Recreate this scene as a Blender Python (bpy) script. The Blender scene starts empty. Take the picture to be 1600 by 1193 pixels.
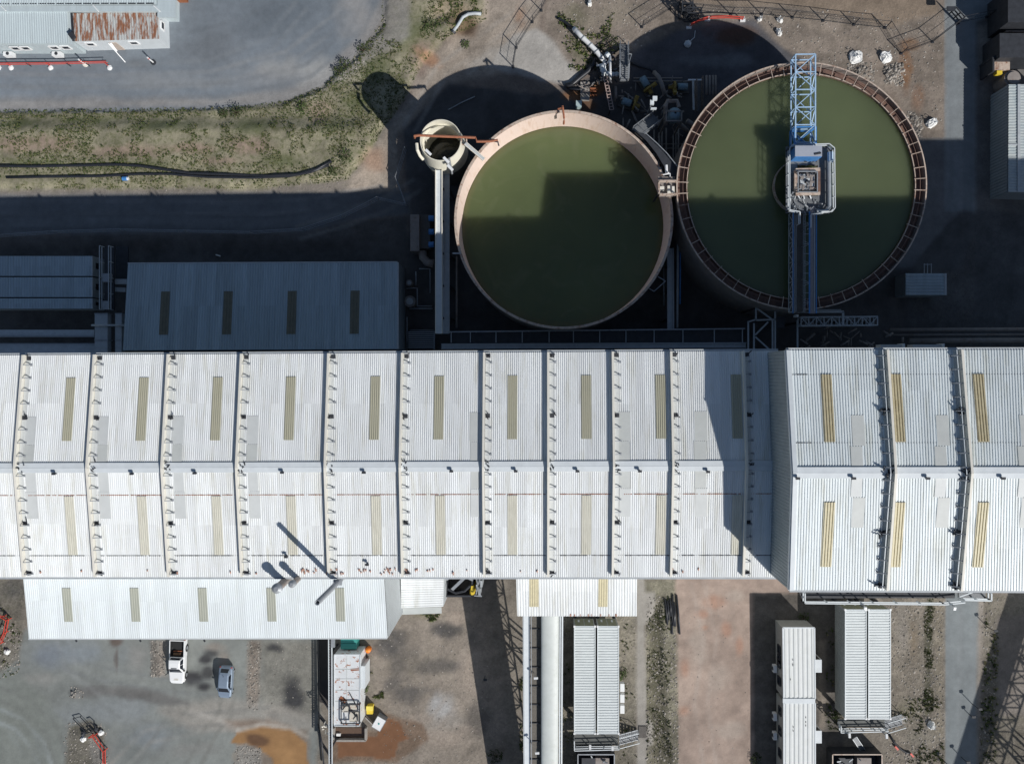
import bpy, math, random
import numpy as np
from mathutils import Vector, Matrix
random.seed(7); RNG = np.random.RandomState(11)
SC = bpy.context.scene
COL = SC.collection
R_ = math.radians
# ------------------------------------------------------------------ camera model
H = 93.0; F = 1218.0
_v = Vector(((845-800)/F, -(592-596.5)/F, -1)).normalized()
ROT = _v.rotation_difference(Vector((0, 0, -1))).to_matrix()
def P(px, py, z=0.0):
    """world point seen at photo pixel (px,py) when it stands at height z"""
    d = ROT @ Vector(((px-800)/F, -(py-596.5)/F, -1))
    t = (z-H)/d.z
    return Vector((d.x*t, d.y*t, z))
def S(px, z=0.0):
    return px*(H-z)/F
cam = bpy.data.objects.new('camera', bpy.data.cameras.new('camera'))
COL.objects.link(cam)
cam.location = (0, 0, H)
cam.rotation_euler = ROT.to_euler()
cam.data.sensor_width = 36; cam.data.lens = 36*F/1600
cam.data.clip_start = 1; cam.data.clip_end = 3000
SC.camera = cam
SC.render.resolution_x = 1024; SC.render.resolution_y = 763
# ------------------------------------------------------------------ light
EL = R_(37.4); AZX, AZY = .691, .7227
w = bpy.data.worlds.new('World'); SC.world = w; w.use_nodes = True
nt = w.node_tree; bg = nt.nodes['Background']
sky = nt.nodes.new('ShaderNodeTexSky'); sky.sky_type = 'NISHITA'; sky.sun_disc = False
sky.sun_elevation = EL; sky.sun_rotation = R_(136.3)
sky.air_density = 1.0; sky.dust_density = 0.6; sky.ozone_density = 1.4
nt.links.new(sky.outputs[0], bg.inputs[0]); bg.inputs[1].default_value = 0.062
sun = bpy.data.objects.new('sun', bpy.data.lights.new('sun', 'SUN')); COL.objects.link(sun)
sun.data.energy = 4.3; sun.data.angle = R_(0.5); sun.data.color = (1.0, 0.97, 0.93)
_sd = Vector((-math.cos(EL)*AZX, math.cos(EL)*AZY, -math.sin(EL)))
sun.rotation_euler = _sd.to_track_quat('-Z', 'Y').to_euler()
sun.location = -_sd*200
SC.view_settings.view_transform = 'Standard'; SC.view_settings.look = 'None'
SC.view_settings.gamma = 1; SC.view_settings.exposure = 0.0
# ------------------------------------------------------------------ materials
MATS = {}
def mat(name, col, rough=.6, metal=0.0, var=.12, scale=3.0, col2=None, mix=(.55, .7), bump=0.0, stretch=None, scale2=1.2, spec=.5, sheets=None):
    if name in MATS: return MATS[name]
    m = bpy.data.materials.new(name); m.use_nodes = True; MATS[name] = m
    n = m.node_tree.nodes; l = m.node_tree.links; b = n['Principled BSDF']
    b.inputs['Roughness'].default_value = rough; b.inputs['Metallic'].default_value = metal
    b.inputs['Specular IOR Level'].default_value = spec
    tc = n.new('ShaderNodeTexCoord'); src = tc.outputs['Object']
    if stretch:
        mp = n.new('ShaderNodeMapping'); mp.inputs['Scale'].default_value = stretch
        l.new(src, mp.inputs[0]); src = mp.outputs[0]
    no = n.new('ShaderNodeTexNoise'); no.inputs['Scale'].default_value = scale; no.inputs['Detail'].default_value = 5
    no.inputs['Roughness'].default_value = .65
    l.new(src, no.inputs['Vector'])
    cr = n.new('ShaderNodeValToRGB')
    cr.color_ramp.elements[0].position = .3; cr.color_ramp.elements[1].position = .7
    c = Vector(col[:3])
    cr.color_ramp.elements[0].color = (*[max(0, x*(1-var)) for x in c], 1)
    cr.color_ramp.elements[1].color = (*[min(1, x*(1+var)) for x in c], 1)
    l.new(no.outputs[0], cr.inputs[0]); out = cr.outputs[0]
    if col2:
        n2 = n.new('ShaderNodeTexNoise'); n2.inputs['Scale'].default_value = scale2; n2.inputs['Detail'].default_value = 7
        n2.inputs['Roughness'].default_value = .7
        l.new(src, n2.inputs['Vector'])
        r2 = n.new('ShaderNodeValToRGB'); r2.color_ramp.elements[0].position = mix[0]; r2.color_ramp.elements[1].position = mix[1]
        mx = n.new('ShaderNodeMixRGB'); l.new(n2.outputs[0], r2.inputs[0]); l.new(r2.outputs[0], mx.inputs[0])
        l.new(out, mx.inputs[1]); mx.inputs[2].default_value = (*col2, 1); out = mx.outputs[0]
    if sheets:      # each roof sheet weathers a little differently
        sx = n.new('ShaderNodeSeparateXYZ'); l.new(tc.outputs['Object'], sx.inputs[0])
        def fl(sock, d, o):
            a = n.new('ShaderNodeMath'); a.operation = 'DIVIDE'; a.inputs[1].default_value = d; l.new(sock, a.inputs[0])
            c_ = n.new('ShaderNodeMath'); c_.operation = 'FLOOR'; l.new(a.outputs[0], c_.inputs[0]); return c_.outputs[0]
        cb = n.new('ShaderNodeCombineXYZ'); l.new(fl(sx.outputs[0], sheets[0], 0), cb.inputs[0]); l.new(fl(sx.outputs[1], sheets[1], 0), cb.inputs[1])
        wn = n.new('ShaderNodeTexWhiteNoise'); wn.noise_dimensions = '3D'; l.new(cb.outputs[0], wn.inputs['Vector'])
        mr = n.new('ShaderNodeMapRange'); mr.inputs['To Min'].default_value = 1-sheets[2]; mr.inputs['To Max'].default_value = 1+sheets[2]; l.new(wn.outputs['Value'], mr.inputs['Value'])
        vm = n.new('ShaderNodeVectorMath'); vm.operation = 'SCALE'; l.new(out, vm.inputs[0]); l.new(mr.outputs[0], vm.inputs['Scale']); out = vm.outputs[0]
    l.new(out, b.inputs['Base Color'])
    if bump:
        bp = n.new('ShaderNodeBump'); bp.inputs['Strength'].default_value = bump; bp.inputs['Distance'].default_value = .05
        l.new(no.outputs[0], bp.inputs['Height']); l.new(bp.outputs[0], b.inputs['Normal'])
    return m
M_ROOF = mat('white_roof_sheet', (.77, .79, .79), .45, 0, .05, .5, (.63, .63, .575), (.5, .72), stretch=(2.5, .22, 1), scale2=.9, sheets=(.76, 5.6, .065))
M_ROOF2 = mat('east_roof_sheet', (.70, .75, .76), .45, 0, .06, .5, (.56, .58, .53), (.5, .72), stretch=(2.5, .25, 1), scale2=.9, sheets=(.9, 6.5, .065))
M_ANNEX = mat('annex_roof_sheet', (.70, .745, .76), .45, 0, .05, .5, (.63, .66, .64), (.5, .8), stretch=(2.5, .25, 1), sheets=(.84, 4.0, .045))
M_OFFICE = mat('pale_blue_grey_sheet', (.48, .55, .57), .5, 0, .07, .8, (.42, .47, .48), (.5, .8), stretch=(2.5, .3, 1))
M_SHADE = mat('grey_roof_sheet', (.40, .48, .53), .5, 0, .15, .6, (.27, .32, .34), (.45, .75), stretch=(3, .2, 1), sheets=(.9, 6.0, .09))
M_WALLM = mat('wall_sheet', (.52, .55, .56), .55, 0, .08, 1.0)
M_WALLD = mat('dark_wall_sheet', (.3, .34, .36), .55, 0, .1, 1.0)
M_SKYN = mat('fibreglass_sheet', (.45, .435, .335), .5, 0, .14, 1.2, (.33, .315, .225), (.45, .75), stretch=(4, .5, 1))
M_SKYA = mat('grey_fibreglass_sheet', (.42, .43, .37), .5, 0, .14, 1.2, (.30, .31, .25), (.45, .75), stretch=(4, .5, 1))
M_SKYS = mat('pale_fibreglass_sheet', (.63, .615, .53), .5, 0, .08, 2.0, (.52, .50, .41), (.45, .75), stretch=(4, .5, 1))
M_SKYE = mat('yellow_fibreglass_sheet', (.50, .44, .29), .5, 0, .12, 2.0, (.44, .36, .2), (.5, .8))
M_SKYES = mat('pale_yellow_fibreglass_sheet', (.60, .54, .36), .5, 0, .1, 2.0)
M_CREAM = mat('cream_parapet', (.74, .71, .63), .6, 0, .06, 1.5, (.58, .46, .3), (.66, .85))
M_PANEL = mat('flat_panel_sheet', (.60, .62, .61), .5, 0, .05, 1.0)
M_PANEL2 = mat('flat_panel_grey', (.53, .55, .53), .5, 0, .06, 1.0)
M_RUST = mat('rust', (.28, .10, .045), .8, 0, .35, 6)
M_RUSTROOF = mat('rusty_roof_sheet', (.46, .48, .47), .6, 0, .15, 2.0, (.25, .11, .06), (.45, .56), stretch=(3.0, .55, 1), scale2=1.0)
M_RUSTWHITE = mat('stained_white_steel', (.66, .68, .69), .5, 0, .06, 1.5, (.34, .13, .06), (.575, .62), scale2=1.6)
M_DARK = mat('dark_steel', (.03, .033, .04), .6, 0, .3, 2)
M_STEEL = mat('galvanised_steel', (.34, .36, .38), .45, .3, .15, 3)
M_GREYP = mat('grey_painted_steel', (.42, .45, .47), .5, 0, .12, 2)
M_GRATE = mat('steel_grating', (.17, .18, .19), .6, .2, .25, 8)
M_CONC = mat('concrete', (.33, .31, .28), .85, 0, .15, 2, (.24, .22, .2), (.5, .7), bump=.2)
M_CONCD = mat('stained_concrete', (.12, .11, .10), .85, 0, .25, 1.2, (.07, .06, .055), (.5, .7), bump=.2)
M_PINK = mat('pink_tank_wall', (.78, .63, .55), .7, 0, .05, 1.2, (.56, .40, .30), (.5, .78), stretch=(1.6, 1.6, .25))
M_TANKOUT = mat('tank_shell', (.26, .23, .21), .7, 0, .15, 1.5, (.16, .09, .06), (.55, .75))
M_SILO = mat('cream_silo_wall', (.72, .69, .58), .6, 0, .06, 1.2, (.5, .42, .28), (.6, .8), stretch=(1, 1, .3))
M_LAUND = mat('launder_steel', (.15, .09, .072), .7, 0, .3, 2.5, (.2, .11, .075), (.5, .65))
M_RIM = mat('cream_rim_steel', (.50, .41, .34), .6, 0, .15, 3, (.24, .12, .075), (.5, .66), scale2=2)
M_BLUE = mat('blue_paint', (.06, .22, .52), .45, 0, .2, 3)
M_BLUEW = mat('faded_blue_paint', (.36, .52, .70), .45, 0, .2, 3, (.42, .3, .26), (.6, .7), scale2=3)
M_TEAL = mat('teal_plastic', (.05, .30, .27), .45, 0, .12, 2)
M_RED = mat('red_plastic', (.62, .07, .045), .5, 0, .15, 3)
M_ORANGE = mat('orange_plastic', (.85, .22, .02), .5, 0, .1, 3)
M_YELLOW = mat('yellow_paint', (.75, .55, .05), .5, 0, .1, 3)
M_YEL2 = mat('dull_yellow_paint', (.32, .22, .05), .6, 0, .25, 3)
M_WHITE = mat('white_plastic', (.78, .79, .79), .5, 0, .05, 3)
M_OFFW = mat('off_white_panel', (.62, .66, .68), .5, 0, .06, 1.5)
M_BAG = mat('white_woven_bag', (.78, .78, .76), .8, 0, .12, 4, bump=.6)
M_BLACKP = mat('black_plastic_pipe', (.022, .024, .03), .45, 0, .2, 3)
M_GLASS = mat('dark_glass', (.012, .018, .028), .08, 0, .1, 1)
M_CARW = mat('white_car_paint', (.78, .79, .79), .25, 0, .02, 1)
M_CARS = mat('silver_car_paint', (.30, .37, .46), .28, .4, .03, 1)
M_TYRE = mat('tyre_rubber', (.018, .018, .018), .8, 0, .1, 5)
M_BARK = mat('bark', (.09, .065, .045), .9, 0, .3, 6)
M_GRAVPIPE = mat('rusty_pipe', (.34, .13, .07), .65, 0, .25, 4)
def mat_water(name, col, sub, rough=.12, edge=None):
    m = bpy.data.materials.new(name); m.use_nodes = True
    n = m.node_tree.nodes; l = m.node_tree.links; b = n['Principled BSDF']
    tc = n.new('ShaderNodeTexCoord'); no = n.new('ShaderNodeTexNoise'); no.inputs['Scale'].default_value = .09
    no.inputs['Detail'].default_value = 4; l.new(tc.outputs['Object'], no.inputs['Vector'])
    cr = n.new('ShaderNodeValToRGB'); cr.color_ramp.elements[0].position = .3; cr.color_ramp.elements[1].position = .7
    cr.color_ramp.elements[0].color = (*[x*.85 for x in col], 1); cr.color_ramp.elements[1].color = (*[x*1.15 for x in col], 1)
    l.new(no.outputs[0], cr.inputs[0]); out = cr.outputs[0]
    if edge:        # brown edge painted in for the wall seen through water, faint scum streaks
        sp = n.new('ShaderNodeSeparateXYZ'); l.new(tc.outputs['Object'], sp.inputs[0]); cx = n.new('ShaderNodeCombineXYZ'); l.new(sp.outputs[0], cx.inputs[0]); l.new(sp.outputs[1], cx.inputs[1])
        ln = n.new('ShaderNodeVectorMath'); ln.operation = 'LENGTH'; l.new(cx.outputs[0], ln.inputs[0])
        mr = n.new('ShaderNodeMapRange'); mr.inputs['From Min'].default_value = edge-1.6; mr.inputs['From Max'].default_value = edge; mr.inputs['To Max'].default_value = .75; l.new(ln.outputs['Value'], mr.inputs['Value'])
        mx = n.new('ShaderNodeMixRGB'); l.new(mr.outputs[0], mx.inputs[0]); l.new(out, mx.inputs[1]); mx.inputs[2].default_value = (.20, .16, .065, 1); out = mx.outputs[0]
        n4 = n.new('ShaderNodeTexNoise'); n4.inputs['Scale'].default_value = .28; n4.inputs['Detail'].default_value = 6; n4.inputs['Distortion'].default_value = 1.6; l.new(tc.outputs['Object'], n4.inputs['Vector'])
        r4 = n.new('ShaderNodeValToRGB'); r4.color_ramp.elements[0].position = .52; r4.color_ramp.elements[1].position = .8; r4.color_ramp.elements[1].color = (.65,.65,.65,1); l.new(n4.outputs[0], r4.inputs[0])
        m4 = n.new('ShaderNodeMixRGB'); l.new(r4.outputs[0], m4.inputs[0]); l.new(out, m4.inputs[1]); m4.inputs[2].default_value = (.135, .155, .085, 1); out = m4.outputs[0]
    l.new(out, b.inputs['Base Color'])
    b.inputs['Roughness'].default_value = rough
    b.inputs['Specular IOR Level'].default_value = .35
    if sub:
        b.inputs['Subsurface Weight'].default_value = 1.0; b.subsurface_method = 'BURLEY'
        b.inputs['Subsurface Scale'].default_value = sub
        b.inputs['Subsurface Radius'].default_value = (1, 1, .8)
    n3 = n.new('ShaderNodeTexNoise'); n3.inputs['Scale'].default_value = 2.2; n3.inputs['Detail'].default_value = 3
    l.new(tc.outputs['Object'], n3.inputs['Vector'])
    bp = n.new('ShaderNodeBump'); bp.inputs['Strength'].default_value = .04; bp.inputs['Distance'].default_value = .05
    l.new(n3.outputs[0], bp.inputs['Height']); l.new(bp.outputs[0], b.inputs['Normal'])
    return m
# ------------------------------------------------------------------ mesh builder
OFF = {}
SPLIT = {k: k for k in ('crossbar','machinery','fitting','cabinet','valve','valve_box','leg','support','blue_rail','side_plate','cross_beam','gutter','gutter_bracket','downpipe','gutter_slot','vent','wheel','foot','red_box','bin','rail','side_flange','door','base_block','bracket','roof_unit','rail_foot','grating_bar','landing_bar','foundation_block','pipe','hose','box','side_wall','cross_member','bin_wall','stone')}
SPLIT.update({'legs':'leg','fittings':'fitting','bright_fittings':'fitting','pipes':'pipe','stone_load':'stone','machines':'machine'})
class MB:
    def __init__(s): s.v = []; s.f = []
    def add(s, vs, fs):
        o = len(s.v); s.v += [tuple(x) for x in vs]; s.f += [tuple(i+o for i in f) for f in fs]; return s
    def box(s, x0, x1, y0, y1, z0, z1):
        return s.add([(x0,y0,z0),(x1,y0,z0),(x1,y1,z0),(x0,y1,z0),(x0,y0,z1),(x1,y0,z1),(x1,y1,z1),(x0,y1,z1)],
                     [(0,3,2,1),(4,5,6,7),(0,1,5,4),(1,2,6,5),(2,3,7,6),(3,0,4,7)])
    def beam(s, p, q, w=.1, h=None, up=(0,0,1)):
        p = Vector(p); q = Vector(q); h = h or w; d = q-p
        if d.length < 1e-5: return s
        d.normalize(); u = Vector(up)
        if abs(d.dot(u)) > .98: u = Vector((0,1,0))
        a = d.cross(u).normalized()*(w/2); b = a.cross(d).normalized()*(h/2)
        vs = [p-a-b,p+a-b,p+a+b,p-a+b,q-a-b,q+a-b,q+a+b,q-a+b]
        return s.add(vs, [(0,1,2,3),(7,6,5,4),(0,4,5,1),(1,5,6,2),(2,6,7,3),(3,7,4,0)])
    def tube(s, pts, r, n=8, cap=True):
        pts = [Vector(p) for p in pts]; k = len(pts); base = len(s.v); rs = r if isinstance(r, (list, tuple)) else [r]*k
        for i, p in enumerate(pts):
            d = (pts[min(i+1,k-1)]-pts[max(i-1,0)]).normalized()
            u = Vector((0,0,1)) if abs(d.z) < .95 else Vector((0,1,0))
            a = d.cross(u).normalized(); b = a.cross(d).normalized()
            for j in range(n):
                t = 2*math.pi*j/n; s.v.append(tuple(p+(a*math.cos(t)+b*math.sin(t))*rs[i]))
        for i in range(k-1):
            for j in range(n):
                s.f.append((base+i*n+j, base+(i+1)*n+j, base+(i+1)*n+(j+1)%n, base+i*n+(j+1)%n))
        if cap: s.f.append(tuple(base+j for j in range(n))); s.f.append(tuple(base+(k-1)*n+j for j in reversed(range(n))))
        return s
    def prism(s, poly, z0, z1):
        """poly: list of (x,y); z0,z1 numbers or lists"""
        n = len(poly); b = len(s.v)
        a = sum(poly[i][0]*poly[(i+1)%n][1]-poly[(i+1)%n][0]*poly[i][1] for i in range(n))
        zl0 = z0 if isinstance(z0,(list,tuple)) else [z0]*n; zl1 = z1 if isinstance(z1,(list,tuple)) else [z1]*n
        idx = list(range(n)) if a > 0 else list(reversed(range(n)))
        poly = [poly[i] for i in idx]; zl0 = [zl0[i] for i in idx]; zl1 = [zl1[i] for i in idx]
        s.v += [(p[0],p[1],z) for p,z in zip(poly,zl0)] + [(p[0],p[1],z) for p,z in zip(poly,zl1)]
        s.f.append(tuple(b+i for i in reversed(range(n)))); s.f.append(tuple(b+n+i for i in range(n)))
        for i in range(n): j=(i+1)%n; s.f.append((b+i,b+j,b+n+j,b+n+i))
        return s
    def cyl(s, c, r, z0, z1, n=32, r1=None):
        r1 = r if r1 is None else r1
        b = len(s.v)
        for z, rr in ((z0,r),(z1,r1)):
            s.v += [(c[0]+rr*math.cos(2*math.pi*i/n), c[1]+rr*math.sin(2*math.pi*i/n), z) for i in range(n)]
        s.f.append(tuple(b+i for i in reversed(range(n)))); s.f.append(tuple(b+n+i for i in range(n)))
        for i in range(n): j=(i+1)%n; s.f.append((b+i,b+j,b+n+j,b+n+i))
        return s
    def lathe(s, c, prof, n=96, closed=False):
        b = len(s.v); k = len(prof)
        for r, z in prof:
            s.v += [(c[0]+r*math.cos(2*math.pi*i/n), c[1]+r*math.sin(2*math.pi*i/n), z) for i in range(n)]
        for a in range(k if closed else k-1):
            a2 = (a+1)%k
            for i in range(n):
                j=(i+1)%n; s.f.append((b+a*n+i,b+a*n+j,b+a2*n+j,b+a2*n+i))
        return s
    def blob(s, c, r, seed=0, n=7, rough=.25, flat=.8):
        rr = random.Random(seed); b = len(s.v); m = n*2
        s.v.append((c[0],c[1],c[2]+r*flat))
        for i in range(1,n):
            t = math.pi*i/n
            for j in range(m):
                p = 2*math.pi*j/m; q = r*(1+rr.uniform(-rough,rough))
                s.v.append((c[0]+q*math.sin(t)*math.cos(p), c[1]+q*math.sin(t)*math.sin(p), c[2]+q*math.cos(t)*flat))
        s.v.append((c[0],c[1],c[2]-r*flat)); e = len(s.v)-1
        for j in range(m):
            s.f.append((b,b+1+j,b+1+(j+1)%m))
            for i in range(n-2):
                a = b+1+i*m; s.f.append((a+j,a+m+j,a+m+(j+1)%m,a+(j+1)%m))
            a = b+1+(n-2)*m; s.f.append((a+j,e,a+(j+1)%m))
        return s
    def islands(s):
        par = list(range(len(s.v)))
        def find(a):
            while par[a] != a: par[a] = par[par[a]]; a = par[a]
            return a
        for f in s.f:
            r = find(f[0])
            for k in f[1:]: par[find(k)] = r
        out = {}
        for f in s.f: out.setdefault(find(f[0]), []).append(f)
        res = []
        for fs in out.values():
            m = MB(); mp = {}
            for f in fs:
                for k in f:
                    if k not in mp: mp[k] = len(m.v); m.v.append(s.v[k])
                m.f.append(tuple(mp[k] for k in f))
            res.append(m)
        return res
    def build(s, name, m, parent=None, smooth=False, local=False, whole=False):
        if name in SPLIT and parent is not None and not whole:
            isl = s.islands()
            if 1 < len(isl) <= 100:
                o = None
                for q in isl: o = q.build(SPLIT[name], m, parent, smooth, local, True)
                return o
            name = SPLIT[name]
        me = bpy.data.meshes.new(name)
        v = s.v
        if parent is not None and not local:
            o = OFF.get(parent.name, Vector()); v = [(x-o.x,y-o.y,z-o.z) for x,y,z in v]
        loc = None
        if parent is None and v:
            xs=[p[0] for p in v]; ys=[p[1] for p in v]; zs=[p[2] for p in v]
            loc = Vector(((min(xs)+max(xs))/2,(min(ys)+max(ys))/2,min(zs)))
            v = [(x-loc.x,y-loc.y,z-loc.z) for x,y,z in v]
        me.from_pydata(v, [], s.f); me.materials.append(m)
        if smooth: me.polygons.foreach_set('use_smooth', [True]*len(me.polygons))
        me.update()
        ob = bpy.data.objects.new(name, me); COL.objects.link(ob)
        if parent is not None:
            ob.parent = parent; OFF[ob.name] = OFF.get(parent.name, Vector())
        else:
            ob.location = loc; OFF[ob.name] = loc
        return ob
def tag(o, label=None, cat=None, group=None, kind=None):
    if label: o['label'] = label
    if cat: o['category'] = cat
    if group: o['group'] = group
    if kind: o['kind'] = kind
    return o
def T(name, label, cat, loc=(0,0,0), group=None, rz=0):
    o = bpy.data.objects.new(name, None); COL.objects.link(o); o.empty_display_size = .3
    o.location = loc; o.rotation_euler = (0,0,rz); OFF[o.name] = Vector(loc)
    return tag(o, label, cat, group)
def dup(root, loc, rz=None, label=None, group=None):
    r = root.copy(); COL.objects.link(r); r.location = loc
    if rz is not None: r.rotation_euler = (0,0,rz)
    if label: r['label'] = label
    if group: r['group'] = group
    for ch in list(root.children):
        c = ch.copy(); COL.objects.link(c); c.parent = r
        for g in ch.children:
            d = g.copy(); COL.objects.link(d); d.parent = c
    return r
def lerp(a, b, t): return a+(b-a)*t
def bil(q, u, v):
    """q = NW, NE, SE, SW"""
    return lerp(lerp(q[0],q[1],u), lerp(q[3],q[2],u), v)
def nrm(q):
    n = (q[1]-q[0]).cross(q[3]-q[0]); n.normalize()
    return n if n.z > 0 or abs(n.z) < 1e-3 else -n
def sheet(q, pitch, depth, mb=None, u0=0, u1=1, v0=0, v1=1, off=0, n_out=None):
    """ribbed sheet on quad q, ribs run from edge NW-NE to edge SW-SE"""
    mb = mb or MB(); n = n_out or nrm(q)
    wid = ((q[1]-q[0]).length+(q[2]-q[3]).length)/2
    tot = max(1, round(wid/pitch)); k0 = round(u0*tot); k1 = max(k0+1, round(u1*tot))
    b = len(mb.v); cnt = 0
    for k in range(k0, k1):
        for fr, h in ((0,0),(.28,0),(.42,1),(.86,1)):
            u = (k+fr)/tot
            for v in (v0, v1): mb.v.append(tuple(bil(q,u,v)+n*(off+h*depth)))
            cnt += 1
    for v in (v0, v1): mb.v.append(tuple(bil(q,k1/tot,v)+n*off))
    cnt += 1
    for i in range(cnt-1): mb.f.append((b+2*i,b+2*i+1,b+2*i+3,b+2*i+2))
    return mb
def qd(a, b, c, d): return [Vector(a),Vector(b),Vector(c),Vector(d)]
def rails(mb, pts, h=1.05, r=.035, step=1.8, rails_n=2):
    for a, b in zip(pts[:-1], pts[1:]):
        a = Vector(a); b = Vector(b); L = (b-a).length; n = max(1, round(L/step))
        for i in range(n+1):
            p = lerp(a,b,i/n); mb.beam(p, p+Vector((0,0,h)), r*2)
        for k in range(rails_n):
            z = Vector((0,0,h*(k+1)/rails_n)); mb.beam(a+z, b+z, r*2)
    return mb
def truss(mb, p, q, n, width, height, w=.1, side=None, top=True, bottom=True):
    """box truss, p,q = centre of bottom at both ends"""
    p = Vector(p); q = Vector(q); d = (q-p).normalized(); a = d.cross(Vector((0,0,1))).normalized()*width/2; up = Vector((0,0,height))
    for sg in (-1,1):
        mb.beam(p+a*sg, q+a*sg, w*1.3); mb.beam(p+a*sg+up, q+a*sg+up, w*1.3)
        for i in range(n):
            x0 = lerp(p,q,i/n)+a*sg; x1 = lerp(p,q,(i+1)/n)+a*sg
            mb.beam(x0, x0+up, w)
            mb.beam(*( (x0, x1+up) if i%2 == 0 else (x0+up, x1) ), w*.8)
        mb.beam(q+a*sg, q+a*sg+up, w)
    for i in range(n+1):
        x = lerp(p,q,i/n)
        if top: mb.beam(x-a+up, x+a+up, w)
        if bottom: mb.beam(x-a, x+a, w)
        if i < n:
            y = lerp(p,q,(i+1)/n)
            if top: mb.beam(x-a+up, y+a+up, w*.8) if i%2==0 else mb.beam(x+a+up, y-a+up, w*.8)
            if bottom: mb.beam(x+a, y-a, w*.8) if i%2==0 else mb.beam(x-a, y+a, w*.8)
    return mb
def rect(x0, y0, x1, y1, z):
    """pixel rectangle at height z -> NW,NE,SE,SW"""
    return [P(x0,y0,z), P(x1,y0,z), P(x1,y1,z), P(x0,y1,z)]
def xy(pts): return [(p.x,p.y) for p in pts]
def pbox(mb, x0, y0, x1, y1, z0, z1, zt=None):
    """box whose TOP covers the pixel rectangle at height z1"""
    return mb.prism(xy(rect(x0,y0,x1,y1,z1)), z0, z1)

def net(label, cat, mb, name, m):
    """a group of separate pipes: one thing, each pipe a part"""
    xs=[p[0] for p in mb.v]; ys=[p[1] for p in mb.v]
    t = T(name, label, cat, (sum(xs)/len(xs), sum(ys)/len(ys), 0))
    mb.build('pipe', m, t, True); return t
# ================================================================== GROUND
CELL = .27
X0, X1, Y0, Y1 = -77.0, 71.0, -58.0, 57.0
nx = int((X1-X0)/CELL)+1; ny = int((Y1-Y0)/CELL)+1
gx = np.linspace(X0, X1, nx); gy = np.linspace(Y0, Y1, ny)
GX, GY = np.meshgrid(gx, gy)
def to_px(X, Y):
    Rm = np.array(ROT); d = np.stack([X, Y, np.full_like(X, -H)], -1) @ Rm   # R^T * d
    return 800-d[...,0]/d[...,2]*F, 596.5+d[...,1]/d[...,2]*F
PXX, PYY = to_px(GX, GY)
_NT = {}
def vnoise(x, y, seed):
    if seed not in _NT: _NT[seed] = np.random.RandomState(seed).rand(256, 256)
    g = _NT[seed]
    xi = np.floor(x).astype(int); yi = np.floor(y).astype(int); fx = x-xi; fy = y-yi
    fx = fx*fx*(3-2*fx); fy = fy*fy*(3-2*fy)
    a = g[yi%256, xi%256]; b = g[yi%256, (xi+1)%256]; c = g[(yi+1)%256, xi%256]; d = g[(yi+1)%256, (xi+1)%256]
    return (a*(1-fx)+b*fx)*(1-fy)+(c*(1-fx)+d*fx)*fy
def fbm(x, y, seed, o=5, gain=.55):
    s = 0; a = 1; t = 0
    for i in range(o):
        s = s+a*vnoise(x*2**i+i*17.3, y*2**i+i*9.1, seed+i); t += a; a *= gain
    return s/t*2-1
N1 = fbm(GX/9, GY/9, 1); N2 = fbm(GX/2.6, GY/2.6, 20); N3 = fbm(GX/.9, GY/.9, 40, 3); N4 = fbm(GX/22, GY/22, 60)
NW1 = fbm(GX/5, GY/5, 80); NW2 = fbm(GX/1.4, GY/1.4, 90, 4)
def sdf(poly):
    """signed pixel distance, positive inside"""
    poly = np.array(poly, float); n = len(poly); dmin = np.full(PXX.shape, 1e9); ins = np.zeros(PXX.shape, bool)
    for i in range(n):
        a = poly[i]; b = poly[(i+1)%n]; e = b-a
        t = np.clip(((PXX-a[0])*e[0]+(PYY-a[1])*e[1])/(e@e+1e-9), 0, 1)
        dmin = np.minimum(dmin, np.hypot(PXX-a[0]-t*e[0], PYY-a[1]-t*e[1]))
        c = ((a[1] > PYY) != (b[1] > PYY)) & (PXX < (b[0]-a[0])*(PYY-a[1])/((b[1]-a[1]) if abs(b[1]-a[1]) > 1e-9 else 1e-9)+a[0])
        ins ^= c
    return np.where(ins, dmin, -dmin)
def sm(x): x = np.clip(x, 0, 1); return x*x*(3-2*x)
C = np.zeros(PXX.shape+(3,)); D = np.zeros(PXX.shape+(3,))
C[:] = (.185, .15, .125); D[...,0] = .6
C *= (1+.25*N1+.2*N2)[...,None]
def layer(poly, col, soft=3, na=4, op=1.0, var=.12, det=None, streak=None):
    d = sdf(poly); wgt = sm((d+na*(NW1+.6*NW2)*1.0+soft)/(2*soft))*op
    v = 1+var*1.35*(N2+.7*N1+.6*N3)
    if streak is not None:
        v = v+streak
    c = np.array(col)*np.clip(v, .3, 1.9)[...,None]
    C[:] = C*(1-wgt[...,None])+c*wgt[...,None]
    if det is not None: D[:] = D*(1-wgt[...,None])+np.array(det)*wgt[...,None]
    return d+na*(NW1+.6*NW2)
def patch(cx, cy, rx, ry, col, op=.8, edge=.6, seed=0, rot=0):
    c, s = math.cos(rot), math.sin(rot)
    dx = PXX-cx; dy = PYY-cy; u = (dx*c+dy*s)/rx; v = (-dx*s+dy*c)/ry
    r = np.hypot(u, v)+.45*fbm(GX/2.2+seed*3.1, GY/2.2, 100+seed, 4)
    wgt = sm((1-r)/edge)*op
    C[:] = C*(1-wgt[...,None])+np.array(col)*wgt[...,None]
XS = PXX; YS = PYY
hst = .10*fbm(GX/14, GY/.8, 200, 4)          # wheel-track streaks along X
vst = .10*fbm(GX/.7, GY/12, 220, 4)          # along Y
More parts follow.
